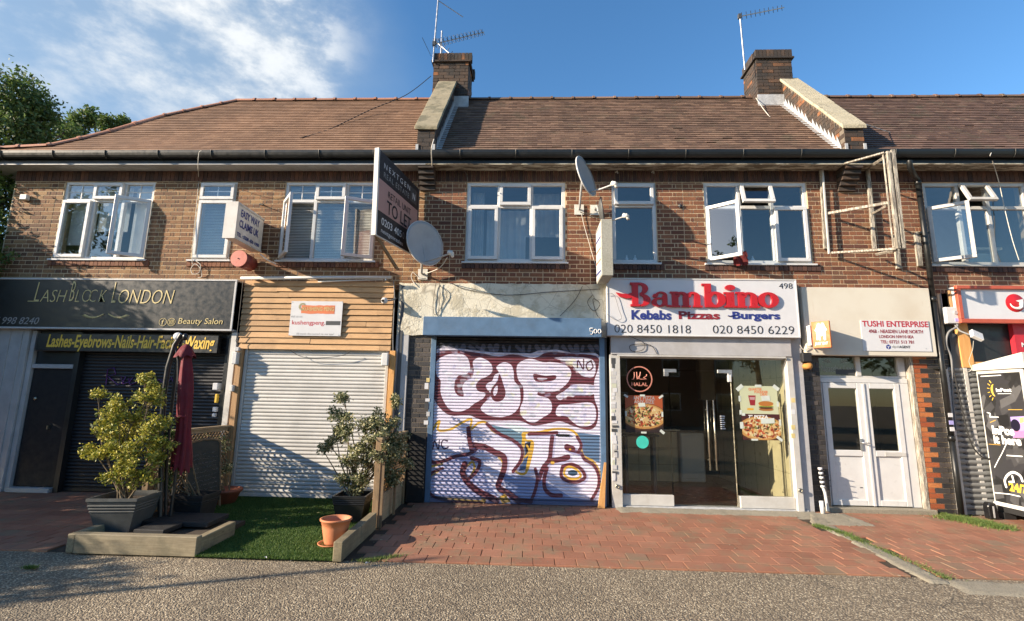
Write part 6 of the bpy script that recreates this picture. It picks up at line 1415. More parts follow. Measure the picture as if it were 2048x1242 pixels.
# ------------------------------------------------------------------ empty timber sign frame
sf = thing('signboard', P(1745, 400, -.2), 'empty flaking timber sign frame, V-shaped, high on the wall by the drainpipe', 'sign frame')
def stick(a, b_, w, d, name='batten', mat='wood_flaking'):
    a, b_ = Vector(a), Vector(b_); w *= .8; d *= .85; ax = (b_-a).normalized(); s_ = ax.cross(Vector((0, 1, 0))); s_ = s_.normalized() if s_.length > .1 else Vector((1, 0, 0)); f_ = ax.cross(s_).normalized()
    q = [a-s_*w/2-f_*d/2, a+s_*w/2-f_*d/2, a+s_*w/2+f_*d/2, a-s_*w/2+f_*d/2]; q += [p_+(b_-a) for p_ in q]
    return MB().hexa(q).build(name, mat, sf, bevel=.003)
YO = -.80
stick(P(1641, 338, -.03), P(1650, 498, -.03), .05, .045); stick(P(1645, 340, -.09), P(1658, 508, -.09), .035, .03, mat='upvc_dirty'); stick(P(1735, 335, -.05), P(1749, 498, -.05), .075, .04)
o0, o1 = Vector(P(1797, 497, YO)), Vector(P(1775, 303, YO)); stick(o0, o1, .06, .05, 'post'); stick(o0+Vector((.075, 0, 0)), o1+Vector((.08, 0, .03)), .07, .035, 'post'); stick(o0+Vector((-.05, .03, .02)), o1+Vector((-.05, .03, -.02)), .018, .03)
stick(P(1655, 337, -.06), o1+Vector((-.05, 0, -.02)), .035, .04); stick(P(1737, 335, -.10), o1+Vector((0, .02, -.06)), .05, .03)
stick(P(1655, 427, -.08), P(1780, 405, YO+.03), .055, .03); stick(P(1745, 427, -.08), P(1780, 408, YO+.05), .04, .03)
stick(P(1662, 506, -.08), o0+Vector((-.02, .02, .0)), .045, .035); stick(P(1752, 509, -.08), o0+Vector((0, .04, -.01)), .05, .03)
wb = thing('batten', P(1793, 520, -.02), 'short flaking batten left on the wall just below the sign frame', 'batten', 'wall battens'); MB().hexa([tuple(Vector(P(1790, 538, -.0))+Vector(q)) for q in ((0, -.05, 0), (.07, -.05, 0), (.07, -.01, 0), (0, -.01, 0))]+[tuple(Vector(P(1784, 470, -.0))+Vector(q)) for q in ((0, -.05, 0), (.07, -.05, 0), (.07, -.01, 0), (0, -.01, 0))]).build('board', 'wood_flaking', wb)
wb = thing('batten', P(1835, 505, -.02), 'short rounded-top batten on the wall just left of the drainpipe', 'batten', 'wall battens'); a, b_ = Vector(P(1832, 533, 0)), Vector(P(1826, 470, 0)); MB().prism([a+Vector((0, -.05, 0)), a+Vector((.075, -.05, 0)), b_+Vector((.08, -.05, 0)), b_+Vector((.07, -.05, .03)), b_+Vector((.04, -.05, .045)), b_+Vector((.01, -.05, .03)), b_+Vector((0, -.05, 0))], (0, .04, 0)).build('board', 'wood_flaking', wb)

# ------------------------------------------------------------------ drainpipe
dp = thing('drainpipe', (6.5, -.08, 0), 'black drainpipe running down from the gutter beside the orange and black brick pier', 'drainpipe')
pt_, pm_, pb_ = P(1836, 362, -.09), P(1866, 600, -.09), P(1921, 1024, -.09); xpipe = (pt_[0]+pm_[0])/2
MB().tube([P(1819, 322, -.40), P(1820, 334, -.40), P(1828, 350, -.22), (xpipe, -.09, pt_[2]+.02), (xpipe, -.09, pt_[2]-.1)], .04, 10).build('swan_neck', 'black_gutter', dp)
for a, b_ in ((pt_[2], 3.3), (3.28, 1.15), (1.13, .03)): MB().cyl((xpipe, -.09, a), (xpipe, -.09, b_), .040, n=16).build('pipe', 'black_gutter', dp)
for z_ in (pt_[2]-.03, 3.29, 1.14): MB().cyl((xpipe, -.09, z_-.04), (xpipe, -.09, z_+.04), .048, n=16).build('collar', 'black_gutter', dp)
for z_ in (4.4, 2.2): MB().box(xpipe-.07, xpipe+.07, -.10, -.0, z_-.015, z_+.015).build('bracket', 'black_gutter', dp)
for y_, m_ in ((830, 'sign_white'), (845, 'lilac_ink'), (858, 'sign_white')): a = P(1895, y_, -.135); MB().box(xpipe-.035, xpipe+.03, -.134, -.128, a[2]-.03, a[2]+.03).build('sticker', m_, dp)
MB().box(6.62, 6.76, -.035, -.001, .03, 2.75).build('conduit_board', 'dark_grey', bR)
tag(MB().hexa([(6.80, -.03, .02), (6.86, -.03, .02), (6.86, .0, .02), (6.80, .0, .02), (6.76, -.05, 2.3), (6.81, -.05, 2.3), (6.81, -.02, 2.3), (6.76, -.02, 2.3)]).build('trunking', 'upvc_dirty'), 'strip of battered white trunking beside the grey shutter', 'trunking')
eb = thing('electric_box', P(1897, 632, -.1), 'white electric isolator box on the timber left of the red-framed sign', 'electric box'); a, b_ = P(1887, 648, -.06), P(1910, 616, -.06)
MB().box(a[0], b_[0], -.14, -.06, a[2], b_[2]).build('case', 'upvc', eb, bevel=.008); MB().cyl((b_[0]-.07, -.14, b_[2]-.09), (b_[0]-.07, -.155, b_[2]-.09), .03, n=14).build('dial', 'grey_frame', eb); MB().box(b_[0]-.09, b_[0]+.0, -.145, -.14, a[2]+.03, a[2]+.08).build('sticker', 'lilac_ink', eb)
fl_ = thing('floodlight', P(1952, 673, -.3), 'white floodlight head on a bent arm under the red-framed sign', 'floodlight'); c = Vector(P(1953, 671, -.30)); Mf = Matrix.Translation(c) @ Matrix.Rotation(rad(25), 4, 'Y') @ Matrix.Rotation(rad(-30), 4, 'X')
mm = MB().box(-.085, .085, -.03, .03, -.07, .07); mm.v = [tuple(Mf @ Vector(v_)) for v_ in mm.v]; mm.build('head', 'upvc', fl_, bevel=.008); MB().tube([P(1905, 645, -.08), P(1920, 662, -.15), P(1935, 668, -.25), c+Vector((0, .03, 0))], .014, 6).build('arm', 'cable_grey', fl_)
def cable(label, pts, r=.006, mat='cable_grey', grp=None, Y=None):
    P_ = [Vector(P(*q) if len(q) == 3 else q) for q in pts]; o = []
    for i in range(len(P_)-1):
        q0, q1, q2, q3 = P_[max(i-1, 0)], P_[i], P_[i+1], P_[min(i+2, len(P_)-1)]
        for k in range(5): t = k/5; o.append(.5*(2*q1+(-q0+q2)*t+(2*q0-5*q1+4*q2-q3)*t*t+(-q0+3*q1-3*q2+q3)*t**3))
    o.append(P_[-1]); return tag(MB().tube(o, r, 5).build('cable', mat), label, 'cable', grp)
cable('thick grey cable looping down from the white electric box beside the drainpipe', [(1906, 640, -.12), (1915, 652, -.12), (1897, 665, -.1), (1893, 690, -.08), (1903, 720, -.08), (1905, 790, -.06), (1912, 860, -.06)], .016)
cable('black cable hanging diagonally in front of the dull grey shutter', [(1905, 730, -.08), (1918, 790, -.08), (1940, 880, -.08), (1962, 912, -.1), (1982, 918, -.12)], .01, 'cable_black')
cable('thin wire dangling from the floodlight', [(1947, 682, -.28), (1945, 700, -.2), (1938, 722, -.1), (1943, 738, -.08), (1935, 744, -.08), (1928, 738, -.08)], .004, 'cable_white')
cable('white cable hanging from the gutter over the blinded single window', [(403, 301, -.52), (398, 306, -.5), (396, 330, -.4), (397, 352, -.02), (396, 380, -.012), (384, 515, -.06), (392, 528, -.03)], .005, 'cable_white')
cable('coil of white cable on the brick under the narrow left window', [(392, 522, -.04), (401, 530, -.05), (398, 545, -.05), (386, 548, -.05), (382, 538, -.05), (390, 528, -.05), (400, 536, -.05), (404, 552, -.03), (396, 556, -.03)], .006, 'cable_white')
cable('white cable down the parapet and over the gutter at the first chimney', [(864, 197, 1.30), (879, 213, .75), (878, 245, .3), (866, 285, -.46), (863, 300, -.56), (864, 330, -.30), (865, 350, -.02), (868, 375, -.015)], .009, 'cable_white')
cable('short wire looping under the eaves left of the three-light window', [(928, 318, -.3), (933, 335, -.08), (929, 342, -.02), (934, 350, -.02), (936, 364, -.02)], .005, 'cable_grey')
cable('thin wire hanging from the eaves over the rightmost window', [(1985, 322, -.35), (1998, 365, -.06), (2010, 420, -.05), (2025, 480, -.1), (2038, 520, -.1)], .006, 'cable_white')
cable('pale cable draped down the middle roof from the second chimney', [(1512, 196, 1.33), (1530, 222, 1.0), (1560, 255, .62), (1585, 270, .42), (1598, 290, .1)], .007, 'cable_white')
cable('pale cable trailing over the right-hand roof', [(1727, 247, -.35), (1790, 268, .35), (1850, 286, .15), (1930, 292, -.0), (1980, 296, -.2), (1980, 312, -.52)], .007, 'cable_white')
cable('wire from the small dish down to the light box', [(1163, 428, -.03), (1168, 450, -.03), (1178, 485, -.03), (1188, 520, -.03), (1196, 545, -.03), (1203, 565, -.08)], .006, 'cable_white')
cable('black wire running from the dish plate to the small dish', [(1160, 424, -.03), (1180, 432, -.05), (1195, 436, -.2)], .006, 'cable_black')
cable('white cable looping below the largest dish', [(845, 548, -.03), (858, 545, -.2), (880, 535, -.4), (895, 515, -.65)], .008, 'cable_white')
cable('white cable coil hanging left of the largest dish mount', [(850, 556, -.03), (838, 555, -.03), (826, 545, -.03), (823, 556, -.03), (832, 572, -.07)], .006, 'cable_white')
for i, (lab, pts) in enumerate((('tangled black wire loop at the left of the peeling fascia', [(872, 566, -.07), (868, 590, -.07), (866, 614, -.07), (870, 630, -.07), (884, 612, -.07), (894, 586, -.07), (880, 572, -.07)]),
    ('wire falling straight over the peeling fascia near its left end', [(878, 565, -.07), (880, 590, -.07), (876, 632, -.07)]), ('long black wire sagging across the peeling fascia', [(905, 567, -.07), (930, 578, -.07), (1010, 590, -.07), (1100, 584, -.07), (1200, 578, -.07)]),
    ('diagonal wire at the right end of the peeling fascia', [(1165, 572, -.07), (1150, 600, -.07), (1120, 632, -.07)]), ('loops of wire at the right end of the peeling fascia', [(1185, 590, -.07), (1175, 605, -.07), (1188, 622, -.07), (1200, 608, -.07), (1186, 598, -.07), (1194, 630, -.07), (1206, 640, -.2)]))): cable(lab, pts, .005, 'cable_black')
cable('thin wires curling across the left end of the Bambino sign', [(1212, 588, -.22), (1228, 590, -.22), (1238, 620, -.22), (1243, 636, -.22), (1232, 640, -.22), (1214, 628, -.22)], .004, 'cable_grey')
cable('thin wires curling over the grey shutter box below Bambino', [(1258, 672, -.21), (1288, 686, -.14), (1285, 700, -.14), (1264, 702, -.14), (1262, 690, -.14), (1300, 690, -.14), (1314, 708, -.13)], .005, 'cable_black')
cable('black cable sagging under the timber cladding', [(580, 700, -.12), (600, 712, -.12), (630, 716, -.12), (680, 712, -.12), (700, 704, -.12)], .005, 'cable_black')
cable('black cable down the left edge of the timber cladding', [(486, 562, -.14), (482, 600, -.14), (474, 670, -.15), (472, 682, -.15), (478, 692, -.15)], .005, 'cable_black')
cable('grey cable down the pilaster right of the timber cladding', [(787, 562, -.1), (789, 600, -.1), (786, 680, -.08), (789, 800, -.08)], .008, 'cable_grey')
cable('brown meter wires at the foot of the orange sign', [(1600, 690, -.15), (1608, 700, -.15), (1622, 694, -.15), (1630, 702, -.15)], .006, 'cable_white')
mt_ = thing('rusty_box', P(1617, 725, -.08), 'rusty broken fitting with black wires under the orange sign', 'fitting'); a = Vector(P(1614, 722, -.1)); MB().box(a.x-.08, a.x+.06, -.14, -.02, a.z-.02, a.z+.13).build('case', 'black_matt', mt_, bevel=.01)
rgh = MB(); rgh.lathe([(0, -.05), (.05, -.045), (.075, -.02), (.07, .02), (.05, .04), (0, .05)], a+Vector((-.0, -.0, -.08)), 9); rgh.v = [(x_+random.uniform(-.01, .01), y_, z_+random.uniform(-.01, .01)) for x_, y_, z_ in rgh.v]; rgh.build('foam', 'foam_orange', mt_)
# gas pipe stubs at the foot of the black pier
gp = thing('waste_pipe', P(1652, 1020, -.1), 'white waste pipe wrapped in black and white tape left of the double doors', 'pipe')
pts = [P(1640, 935, -.06), P(1646, 975, -.07), P(1650, 985, -.07), P(1656, 1022, -.08)]; MB().tube(pts, .022, 8).build('pipe', 'upvc', gp)
for k in range(9): a, b_ = Vector(pts[0]).lerp(Vector(pts[1]), k/9), Vector(pts[0]).lerp(Vector(pts[1]), (k+1)/9); MB().cyl(a, b_, .032, n=10).build('tape', 'black_plastic' if k % 2 else 'sign_white', gp)
for k in range(4): q = Vector(pts[0]).lerp(Vector(pts[1]), .1+k*.27); MB().tube([q, q+Vector((.07, -.02, .005)), q+Vector((.11, -.02, 0))], .006, 4).build('tie_end', 'black_plastic', gp)
a = P(1646, 1028, -.16); tag(MB().cyl((a[0], -.16, .0), (a[0]-.01, -.16, .20), .03, n=12).build('pipe_stub', 'upvc'), 'short open white pipe stub in front of the taped waste pipe', 'pipe')
# small things on the wall
for px_, lab in ((1231, 'left'), (1303, 'right')): a = P(px_, 345, -.02); tag(MB().tube([a, (a[0]+.02, -.06, a[2]+.01), (a[0]+.03, -.07, a[2]-.04)], .012, 6).build('hook', 'lightbox'), 'small white hook under the eaves above the narrow window, %s one of two' % lab, 'hook', 'hooks under the eaves')
a = P(1360, 412, -.01); mm = MB()
for k in range(6): an = rad(20+60*k+random.uniform(-15, 15)); mm.tube([a, (a[0]+.06*math.cos(an), -.03, a[2]+.05*math.sin(an))], [.012, .004], 5)
mm.lathe([(0, 0), (.03, .005), (.03, .03), (0, .035)], (0, 0, 0), 8, M_=Matrix.Translation((a[0], -.0, a[2])) @ Matrix.Rotation(rad(90), 4, 'X')); tag(mm.build('wall_spike', 'dark_grey'), 'dark rusted bracket stub on the brick right of the narrow window', 'bracket')
a = P(54, 397, 0); tag(MB().box(a[0]-.06, a[0]+.07, -.08, -.008, a[2]-.05, a[2]+.05).build('sensor_box', 'lightbox', bevel=.01), 'small cream sensor box near the gable end brickwork', 'box')
a = P(520, 408, 0); tag(MB().tube([(a[0], 0, a[2]), (a[0]+.08, -.05, a[2]-.03), (a[0]+.14, -.12, a[2]-.05)], [.018, .01, .006], 6).build('wall_spike', 'black_matt'), 'black iron spike in the brick between the narrow and blinded windows', 'bracket')
# cloth and rag on the sill
rg = MB(); a = Vector(P(1470, 520, -.12)); N = 8; vs = []
for i in range(N+1):
    for j in range(5): vs.append(a+Vector((-.02+.22*i/N, .03*math.sin(i*1.3+j), -.09+.04*j+.05*(i/N)*(j/2)+random.uniform(-.012, .012))))
rg._add(vs, [(i*5+j, (i+1)*5+j, (i+1)*5+j+1, i*5+j+1) for i in range(N) for j in range(4)], 0, True)
rg.poly([a+Vector((.13, -.02, .02)), a+Vector((.20, -.02, .05)), a+Vector((.19, -.02, .13)), a+Vector((.14, -.02, .12))]); tag(rg.build('rag', 'rag_red'), 'crumpled dark red cloth on the sill of the open window over Bambino', 'cloth')

# ------------------------------------------------------------------ television aerials
def yagi(label, base, top, boom_a, boom_b, n, L_, wallY, refl=False, extra=None, double=False):
    t = thing('tv_aerial', base, label, 'TV aerial', 'rooftop aerials'); MB().tube([base, top], .018, 7).build('mast', 'steel', t)
    A, B = Vector(boom_a), Vector(boom_b); MB().tube([A, B], .012, 6).build('boom', 'steel', t); d = (B-A).normalized(); s_ = d.cross(Vector((0, 0, 1))).normalized(); vv = s_.cross(d).normalized()
    for k in range(n):
        c = A.lerp(B, (k+.5)/n); l = L_*(1-.25*k/n); m = MB()
        if double: m.tube([c-vv*l+s_*l*.5, c+vv*l-s_*l*.3], .006, 4); m.tube([c-vv*l*.4-s_*l*.5, c+vv*l*.4+s_*l*.5], .008, 4)
        else: m.tube([c-s_*l*.35-vv*l*.9, c+s_*l*.35+vv*l*.9], .006, 4)
        m.build('element', 'cable_black', t)
    if refl:
        for k in range(5):
            for sg_ in (-1, 1): q = A+vv*(.05*sg_*k)-d*(.1-.0*k)+vv*0; MB().tube([q-s_*.18+vv*.06, q+s_*.18-vv*.06+Vector((-.12, 0, -.1))], .006, 4).build('reflector_rod', 'cable_black', t)
    m = MB(); m.box(A.x-.03, A.x+.03, A.y-.03, A.y+.03, A.z-.05, A.z+.05); m.build('clamp', 'dark_grey', t)
    if extra: MB().tube(extra, .01, 5).build('stay', 'steel', t)
    return t
YA = 1.32
yagi('long many-rod TV aerial on the left chimney', P(866, 125, YA), P(877, -6, YA), P(868, 88, YA), P(968, 64, 1.7), 13, .13, YA, True, [P(878, 2, YA), P(926, 34, 1.5)], True)
yagi('second smaller aerial crossed behind the first on the left chimney', P(882, 108, YA+.3), P(884, 62, YA+.3), P(870, 82, YA+.3), P(905, 112, YA+.2), 5, .10, YA)
yagi('slim TV aerial on a tall thin mast beside the right chimney', P(1490, 140, YA), P(1480, 33, YA), P(1479, 33, YA), P(1568, 15, 1.6), 10, .075, YA)
cable('thin black cable in the sky sagging from the left chimney down over the pale roof', [(862, 152, 1.3), (830, 178, 1.2), (800, 196, 1.1), (740, 220, .95), (660, 258, .45), (600, 276, .1)], .008, 'cable_black')

# ------------------------------------------------------------------ parcel locker
xl_ = X(1990, 1015, -.08); lk = thing('parcel_locker', (xl_, -.4, 0), 'tall black and white parcel locker bank lettered InPost at the right edge', 'parcel locker')
lz0, lz1 = P(1992, 1008, -.08)[2], P(1954, 742, -.08)[2]
ly0, ly1 = -.82, -.08
MB().box(xl_, xl_+1.6, ly0, ly1, lz0, lz1).build('body', 'locker_frame', lk, bevel=.008)
ca = MB(); ca.hexa([(xl_-.03, ly0-.06, lz1+.0), (xl_+1.7, ly0-.06, lz1+.0), (xl_+1.7, ly1+.03, lz1+.0), (xl_-.03, ly1+.03, lz1+.0), (xl_-.03, ly0-.06, lz1+.22), (xl_+1.7, ly0-.06, lz1+.22), (xl_+1.7, ly1+.03, lz1+.09), (xl_-.03, ly1+.03, lz1+.09)]); ca.build('canopy', 'locker_frame', lk, bevel=.006)
LY = (ly0+.04, ly1-.03, lz0+.05, lz1-.05)
yz = lambda x, y: (lambda q: (q[1], q[2]))(PX(1940+x/3.4537, 700+y/3.4537, xl_-.004))
cv = Canvas(420, 1100, (0.20, 0.20, 0.21), *LY); rr = random.Random(8)
for k in range(46):
    cy, cz_ = rr.uniform(LY[0], LY[1]), rr.uniform(LY[2], LY[3]); a0 = rr.uniform(0, 1.5); w_ = rr.uniform(.05, .22); h_ = rr.uniform(.1, .4); gcol = rr.choice([.12, .15, .26, .31, .35, .2])
    pts = [(cy+math.cos(a0)*w_*sx-math.sin(a0)*h_*sz, cz_+math.sin(a0)*w_*sx+math.cos(a0)*h_*sz) for sx, sz in ((-.5, -.5), (.5, -.35), (.5, .5), (-.4, .4))]; cv.poly(pts, (gcol, gcol, gcol*1.02), .85)
cs = lambda pts, w_, c_, **k: cv.stroke([yz(*q) for q in pts], w_, c_, smooth=k.pop('smooth', False))
W_ = (0.93, 0.93, 0.92); cs([(75, 182), (212, 174)], .012, W_); cs([(118, 432), (140, 438), (136, 462), (196, 464)], .012, W_); cs([(265, 412), (360, 412)], .008, (0.8, 0.62, 0.25)); cs([(140, 500), (175, 485)], .009, (0.8, 0.62, 0.25)); cs([(130, 650), (210, 656)], .007, (0.8, 0.62, 0.25))
cs([(248, 655), (220, 715), (195, 760), (170, 810)], .012, W_); cs([(255, 728), (360, 735)], .014, W_); cs([(165, 985), (270, 995), (345, 1012)], .013, W_)
cs([(250, 945), (240, 900), (262, 862), (300, 845), (345, 868), (362, 905)], .032, W_, smooth=True); cs([(292, 872), (302, 910), (272, 912)], .026, W_)
cv.poly([yz(278, 462), yz(420, 455), yz(420, 605), yz(298, 607)], (0.62, 0.55, 0.80)); cv.poly([yz(300, 560), yz(420, 555), yz(420, 605), yz(302, 606)], (0.90, 0.45, 0.62)); cv.ell(yz(314, 520), .07, .085, (0.10, 0.09, 0.16)); cv.poly([yz(340, 470), yz(372, 462), yz(372, 500), yz(345, 508)], (0.90, 0.62, 0.45))
a, b_ = yz(185, 278), yz(140, 278); yc, zc_ = a[0], a[1]
t_ = NT('locker_print'); im = t_.n.new('ShaderNodeTexImage'); im.image = cv.image('locker_print'); sp = t_.n.new('ShaderNodeSeparateXYZ'); t_.l.new(t_.coords(), sp.inputs[0])
cb_ = t_.n.new('ShaderNodeCombineXYZ'); t_.l.new(t_.math('DIVIDE', t_.math('SUBTRACT', sp.outputs['Y'], LY[0]), LY[1]-LY[0]), cb_.inputs[0]); t_.l.new(t_.math('DIVIDE', t_.math('SUBTRACT', sp.outputs['Z'], LY[2]), LY[3]-LY[2]), cb_.inputs[1]); t_.l.new(cb_.outputs[0], im.inputs[0]); im.extension = 'EXTEND'; t_.set(im.outputs[0], .35); MATS['locker_print'] = t_.m
MB().box(xl_-.004, xl_+.002, LY[0], LY[1], LY[2], LY[3]).build('side_panel', 'locker_print', lk)
def ltx(s_, a, b_, mat, **k):
    A, B = yz(*a), yz(*b_); text_on(s_, (xl_-.005, 0, 0), (0, -1, 0), (0, 0, 1), (-A[0], -B[0], A[1], B[1]), mat, lk, depth=.001, **k)
ltx('InPost', (182, 290), (284, 262), 'white_ink', bold=.035); ltx('InPos', (158, 582), (300, 530), 'white_ink', bold=.05); ltx('it here', (168, 645), (350, 600), 'white_ink', bold=.05); ltx('24/7', (275, 975), (395, 935), 'yellow_ink', bold=.04)
a = yz(192, 302); b_ = yz(284, 300); MB().box(xl_-.006, xl_-.004, b_[0], a[0], a[1]-.004, a[1]+.004).build('rule', 'white_ink', lk)
mm = MB(); mm.tube([(xl_-.006, yc+.03*0+.0+.07*math.cos(rad(t)), zc_+.10*math.sin(rad(t))) for t in range(-70, 75, 12)][::-1] if False else [(xl_-.006, yc+.02+.055*math.sin(rad(t)), zc_+.095*math.cos(rad(t))) for t in range(20, 161, 14)], [.004, .008, .012, .014, .015, .015, .014, .012, .01, .007, .004], 6); 
for an in range(35, 150, 22): mm.tube([(xl_-.006, yc+.02+.09*math.sin(rad(an)), zc_+.13*math.cos(rad(an))), (xl_-.006, yc+.02+.13*math.sin(rad(an)), zc_+.18*math.cos(rad(an)))], .006, 4)
mm.build('sun_mark', 'yellow_ink', lk)
MB().box(xl_+.02, xl_+1.6, ly0+.02, ly1-.02, lz0-.09, lz0-.003).build('plinth', 'black_matt', lk)
MB().box(xl_-.012, xl_+.0, ly0, ly1, lz0-.003, lz0+.035).build('skirt', 'upvc', lk)
for yy_ in (-.16, -.7): MB().box(xl_+.0, xl_+.16, yy_-.06, yy_+.06, gz(yy_), lz0-.092).build('foot', 'black_matt', lk)
bb = thing('rubber_block', (xl_-.06, -.2, 0), 'small black rubber block on its end at the foot of the parcel locker', 'block'); a = PG(1990, 1040); MB().prism([(a[0]-.06, a[1], gz(-.2)), (a[0]+.08, a[1], gz(-.2)), (a[0]+.05, a[1], .24), (a[0]-.04, a[1], .25), (a[0]-.07, a[1], .2)], (0, .1, 0)).build('body', 'black_plastic', bb, bevel=.012); MB().box(a[0]-.01, a[0]+.01, a[1]-.006, a[1]-.001, .04, .2).build('groove', 'grey_frame', bb)

# ------------------------------------------------------------------ fences and planter timbers round the turf plot
def lattice(b, X_, y0, y1, z0, z1, step=.075):
    """diagonal trellis laths, front layer and back layer, each a lath of its own"""
    h = z1-z0; k = -h; w = .011
    while k < (y1-y0):
        for s_ in (0, 1):
            ya, yb = k, k+h
            za, zb = (z0, z1) if s_ == 0 else (z1, z0)
            a, c = max(0, ya), min(y1-y0, yb)
            if c-a > .02:
                f = lambda y: za+(zb-za)*(y-ya)/(yb-ya); xo = X_-.006 if s_ == 0 else X_+.006
                MB().hexa([(xo-.004, y0+a, f(a)-w), (xo+.004, y0+a, f(a)-w), (xo+.004, y0+c, f(c)-w), (xo-.004, y0+c, f(c)-w), (xo-.004, y0+a, f(a)+w), (xo+.004, y0+a, f(a)+w), (xo+.004, y0+c, f(c)+w), (xo-.004, y0+c, f(c)+w)]).build('lath', 'wood_fence', b)
        k += step
def fence(label, X_, y0, y1, z1, zb, grp):
    t = thing('trellis_fence', (X_, (y0+y1)/2, 0), label, 'fence', grp); zg_ = lambda y: gz(y)
    MB().box(X_-.045, X_+.045, y0, y1, z1, z1+.03).build('capping', 'wood_fence_rail', t, bevel=.004)
    MB().box(X_-.04, X_+.04, y0+.0, y0+.09, zg_(y0), z1-.002).build('post', 'wood_fence', t, bevel=.005); MB().box(X_-.04, X_+.04, y1-.09, y1, 0.0, z1-.002).build('post', 'wood_fence', t, bevel=.005)
    MB().box(X_-.02, X_+.02, y0+.092, y1-.092, z1-.05, z1-.003).box(X_-.02, X_+.02, y0+.092, y1-.092, zb, zb+.045).build('rail', 'wood_fence_rail', t)
    lattice(t, X_, y0+.09, y1-.09, zb+.045, z1-.05); return t
fR = fence('timber trellis fence between the white shutter and the graffiti shutter', -1.96, -1.46, -.03, 1.06, .30, 'trellis fences')
MB().box(-1.985, -1.955, -1.37, -.12, gz(-1.3), .296).build('gravel_board', 'wood_fence_rail', fR, bevel=.003)
MB().box(-1.90, -1.87, -1.46, -1.44, gz(-1.46), 1.0).build('batten', 'wood_fence', fR); MB().box(-1.91, -1.88, -.80, -.76, gz(-.8), .5).build('batten', 'wood_fence', fR)
MB().box(-1.90, -1.62, -.10, -.06, .02, 1.07).build('end_board', 'door_black', fR, bevel=.004)
fL = fence('timber trellis fence left of the white shutter, behind the chalkboard', -4.80, -1.75, -.05, 1.10, .14, 'trellis fences')
def sleeper(label, x0, x1, y0, y1, h, mat, grp='timber sleepers round the turf'):
    zf = gz(y0)-.005; zb2 = gz(y1)-.005; c = ((x0+x1)/2, (y0+y1)/2)
    o = MB().hexa([(x0, y0, zf), (x1, y0, zf), (x1, y1, zb2), (x0, y1, zb2), (x0, y0, zf+h), (x1, y0, zf+h), (x1, y1, zb2+h), (x0, y1, zb2+h)]).build('sleeper', mat, bevel=.008); return tag(o, label, 'sleeper', grp)
sleeper('front sleeper of the right-hand kerb, its sawn end lit', -2.03, -1.93, -2.64, -2.06, .2, 'wood_sleeper_y'); sleeper('second sleeper of the right-hand kerb, meeting the fence post', -2.02, -1.925, -2.055, -1.49, .205, 'wood_sleeper_y')
sleeper('long front sleeper of the left planter, facing the road', -4.84, -3.50, -2.62, -2.53, .2, 'wood_sleeper'); sleeper('short sleeper on the left side of the planter', -4.94, -4.85, -2.60, -1.8, .19, 'wood_sleeper_y'); sleeper('sleeper on the right side of the planter against the turf', -3.595, -3.505, -2.525, -1.9, .17, 'wood_sleeper_y')
tag(MB().box(-4.83, -3.61, -2.52, -1.5, gz(-2.5), gz(-2.5)+.10).build('planter_soil', 'soil'), 'dark soil bed inside the left planter', 'soil', kind='stuff')
# turf
tb = strip('turf_base', 'grass_turf', -4.74, -2.02, [-2.62, -1.3, .0], dz=.004)
n = 130000; x_ = RNG.uniform(-4.74, -2.03, n); y_ = RNG.uniform(-2.63, -.01, n); keep = ~((x_ < -3.5) & (y_ < -1.9)); x_, y_ = x_[keep], y_[keep]; n = len(x_)
def blades(name, x_, y_, z_, h, w, mat, lean=.5):
    n = len(x_); a = RNG.uniform(0, 6.283, n); hh = h*RNG.uniform(.6, 1.3, n); lx_, ly_ = RNG.normal(0, lean, n)*hh, RNG.normal(0, lean, n)*hh
    v = np.empty((n, 3, 3)); v[:, 0] = np.c_[x_-np.cos(a)*w, y_-np.sin(a)*w, z_]; v[:, 1] = np.c_[x_+np.cos(a)*w, y_+np.sin(a)*w, z_]; v[:, 2] = np.c_[x_+lx_, y_+ly_, z_+hh]
    me = bpy.data.meshes.new(name); me.vertices.add(n*3); me.vertices.foreach_set('co', v.ravel()); me.loops.add(n*3); me.loops.foreach_set('vertex_index', np.arange(n*3, dtype=np.int32)); me.polygons.add(n); me.polygons.foreach_set('loop_start', np.arange(0, n*3, 3, dtype=np.int32))
    me.update(calc_edges=True); at = me.attributes.new('rnd', 'FLOAT', 'FACE'); at.data.foreach_set('value', RNG.uniform(0, 1, n).astype(np.float32)); me.materials.append(MATS[mat])
    return link(bpy.data.objects.new(name, me))
tag(blades('turf', x_, y_, .02+.035*y_+.003, .024, .0035, 'grass_turf'), 'short artificial green turf in front of the white shutter', 'turf', kind='stuff')
def weeds(label, px_pts, n, spread, h):
    xs, ys = [], []
    for k in range(n):
        i = random.randrange(len(px_pts)-1); t = random.random(); q = PG(px_pts[i][0]+(px_pts[i+1][0]-px_pts[i][0])*t, px_pts[i][1]+(px_pts[i+1][1]-px_pts[i][1])*t)
        cl_ = random.choice([.3, 1, 1.0]); xs.append(q[0]+random.gauss(0, spread)*cl_); ys.append(q[1]+random.gauss(0, spread*.6)*cl_)
    x_, y_ = np.array(xs), np.array(ys); y_ = np.minimum(y_, -.03)
    tag(blades('weeds', x_, y_, .02+.035*y_-.004, h, .004, 'grass_weed', .7), label, 'weeds', 'weeds in the paving', 'stuff')
weeds('green weeds along the grass patch in front of the drainpipe and locker', [(1895, 1035), (1940, 1042), (2010, 1058)], 5200, .11, .045)
weeds('weeds along the concrete strip in the paving, upper stretch', [(1630, 1050), (1690, 1068), (1725, 1085)], 1500, .045, .03)
weeds('weeds along the concrete strip in the paving, lower stretch', [(1725, 1085), (1800, 1115), (1900, 1158)], 900, .05, .02)
weeds('sparse weeds at the foot of the right-hand sleepers', [(720, 1122), (760, 1118), (800, 1112)], 500, .05, .03)
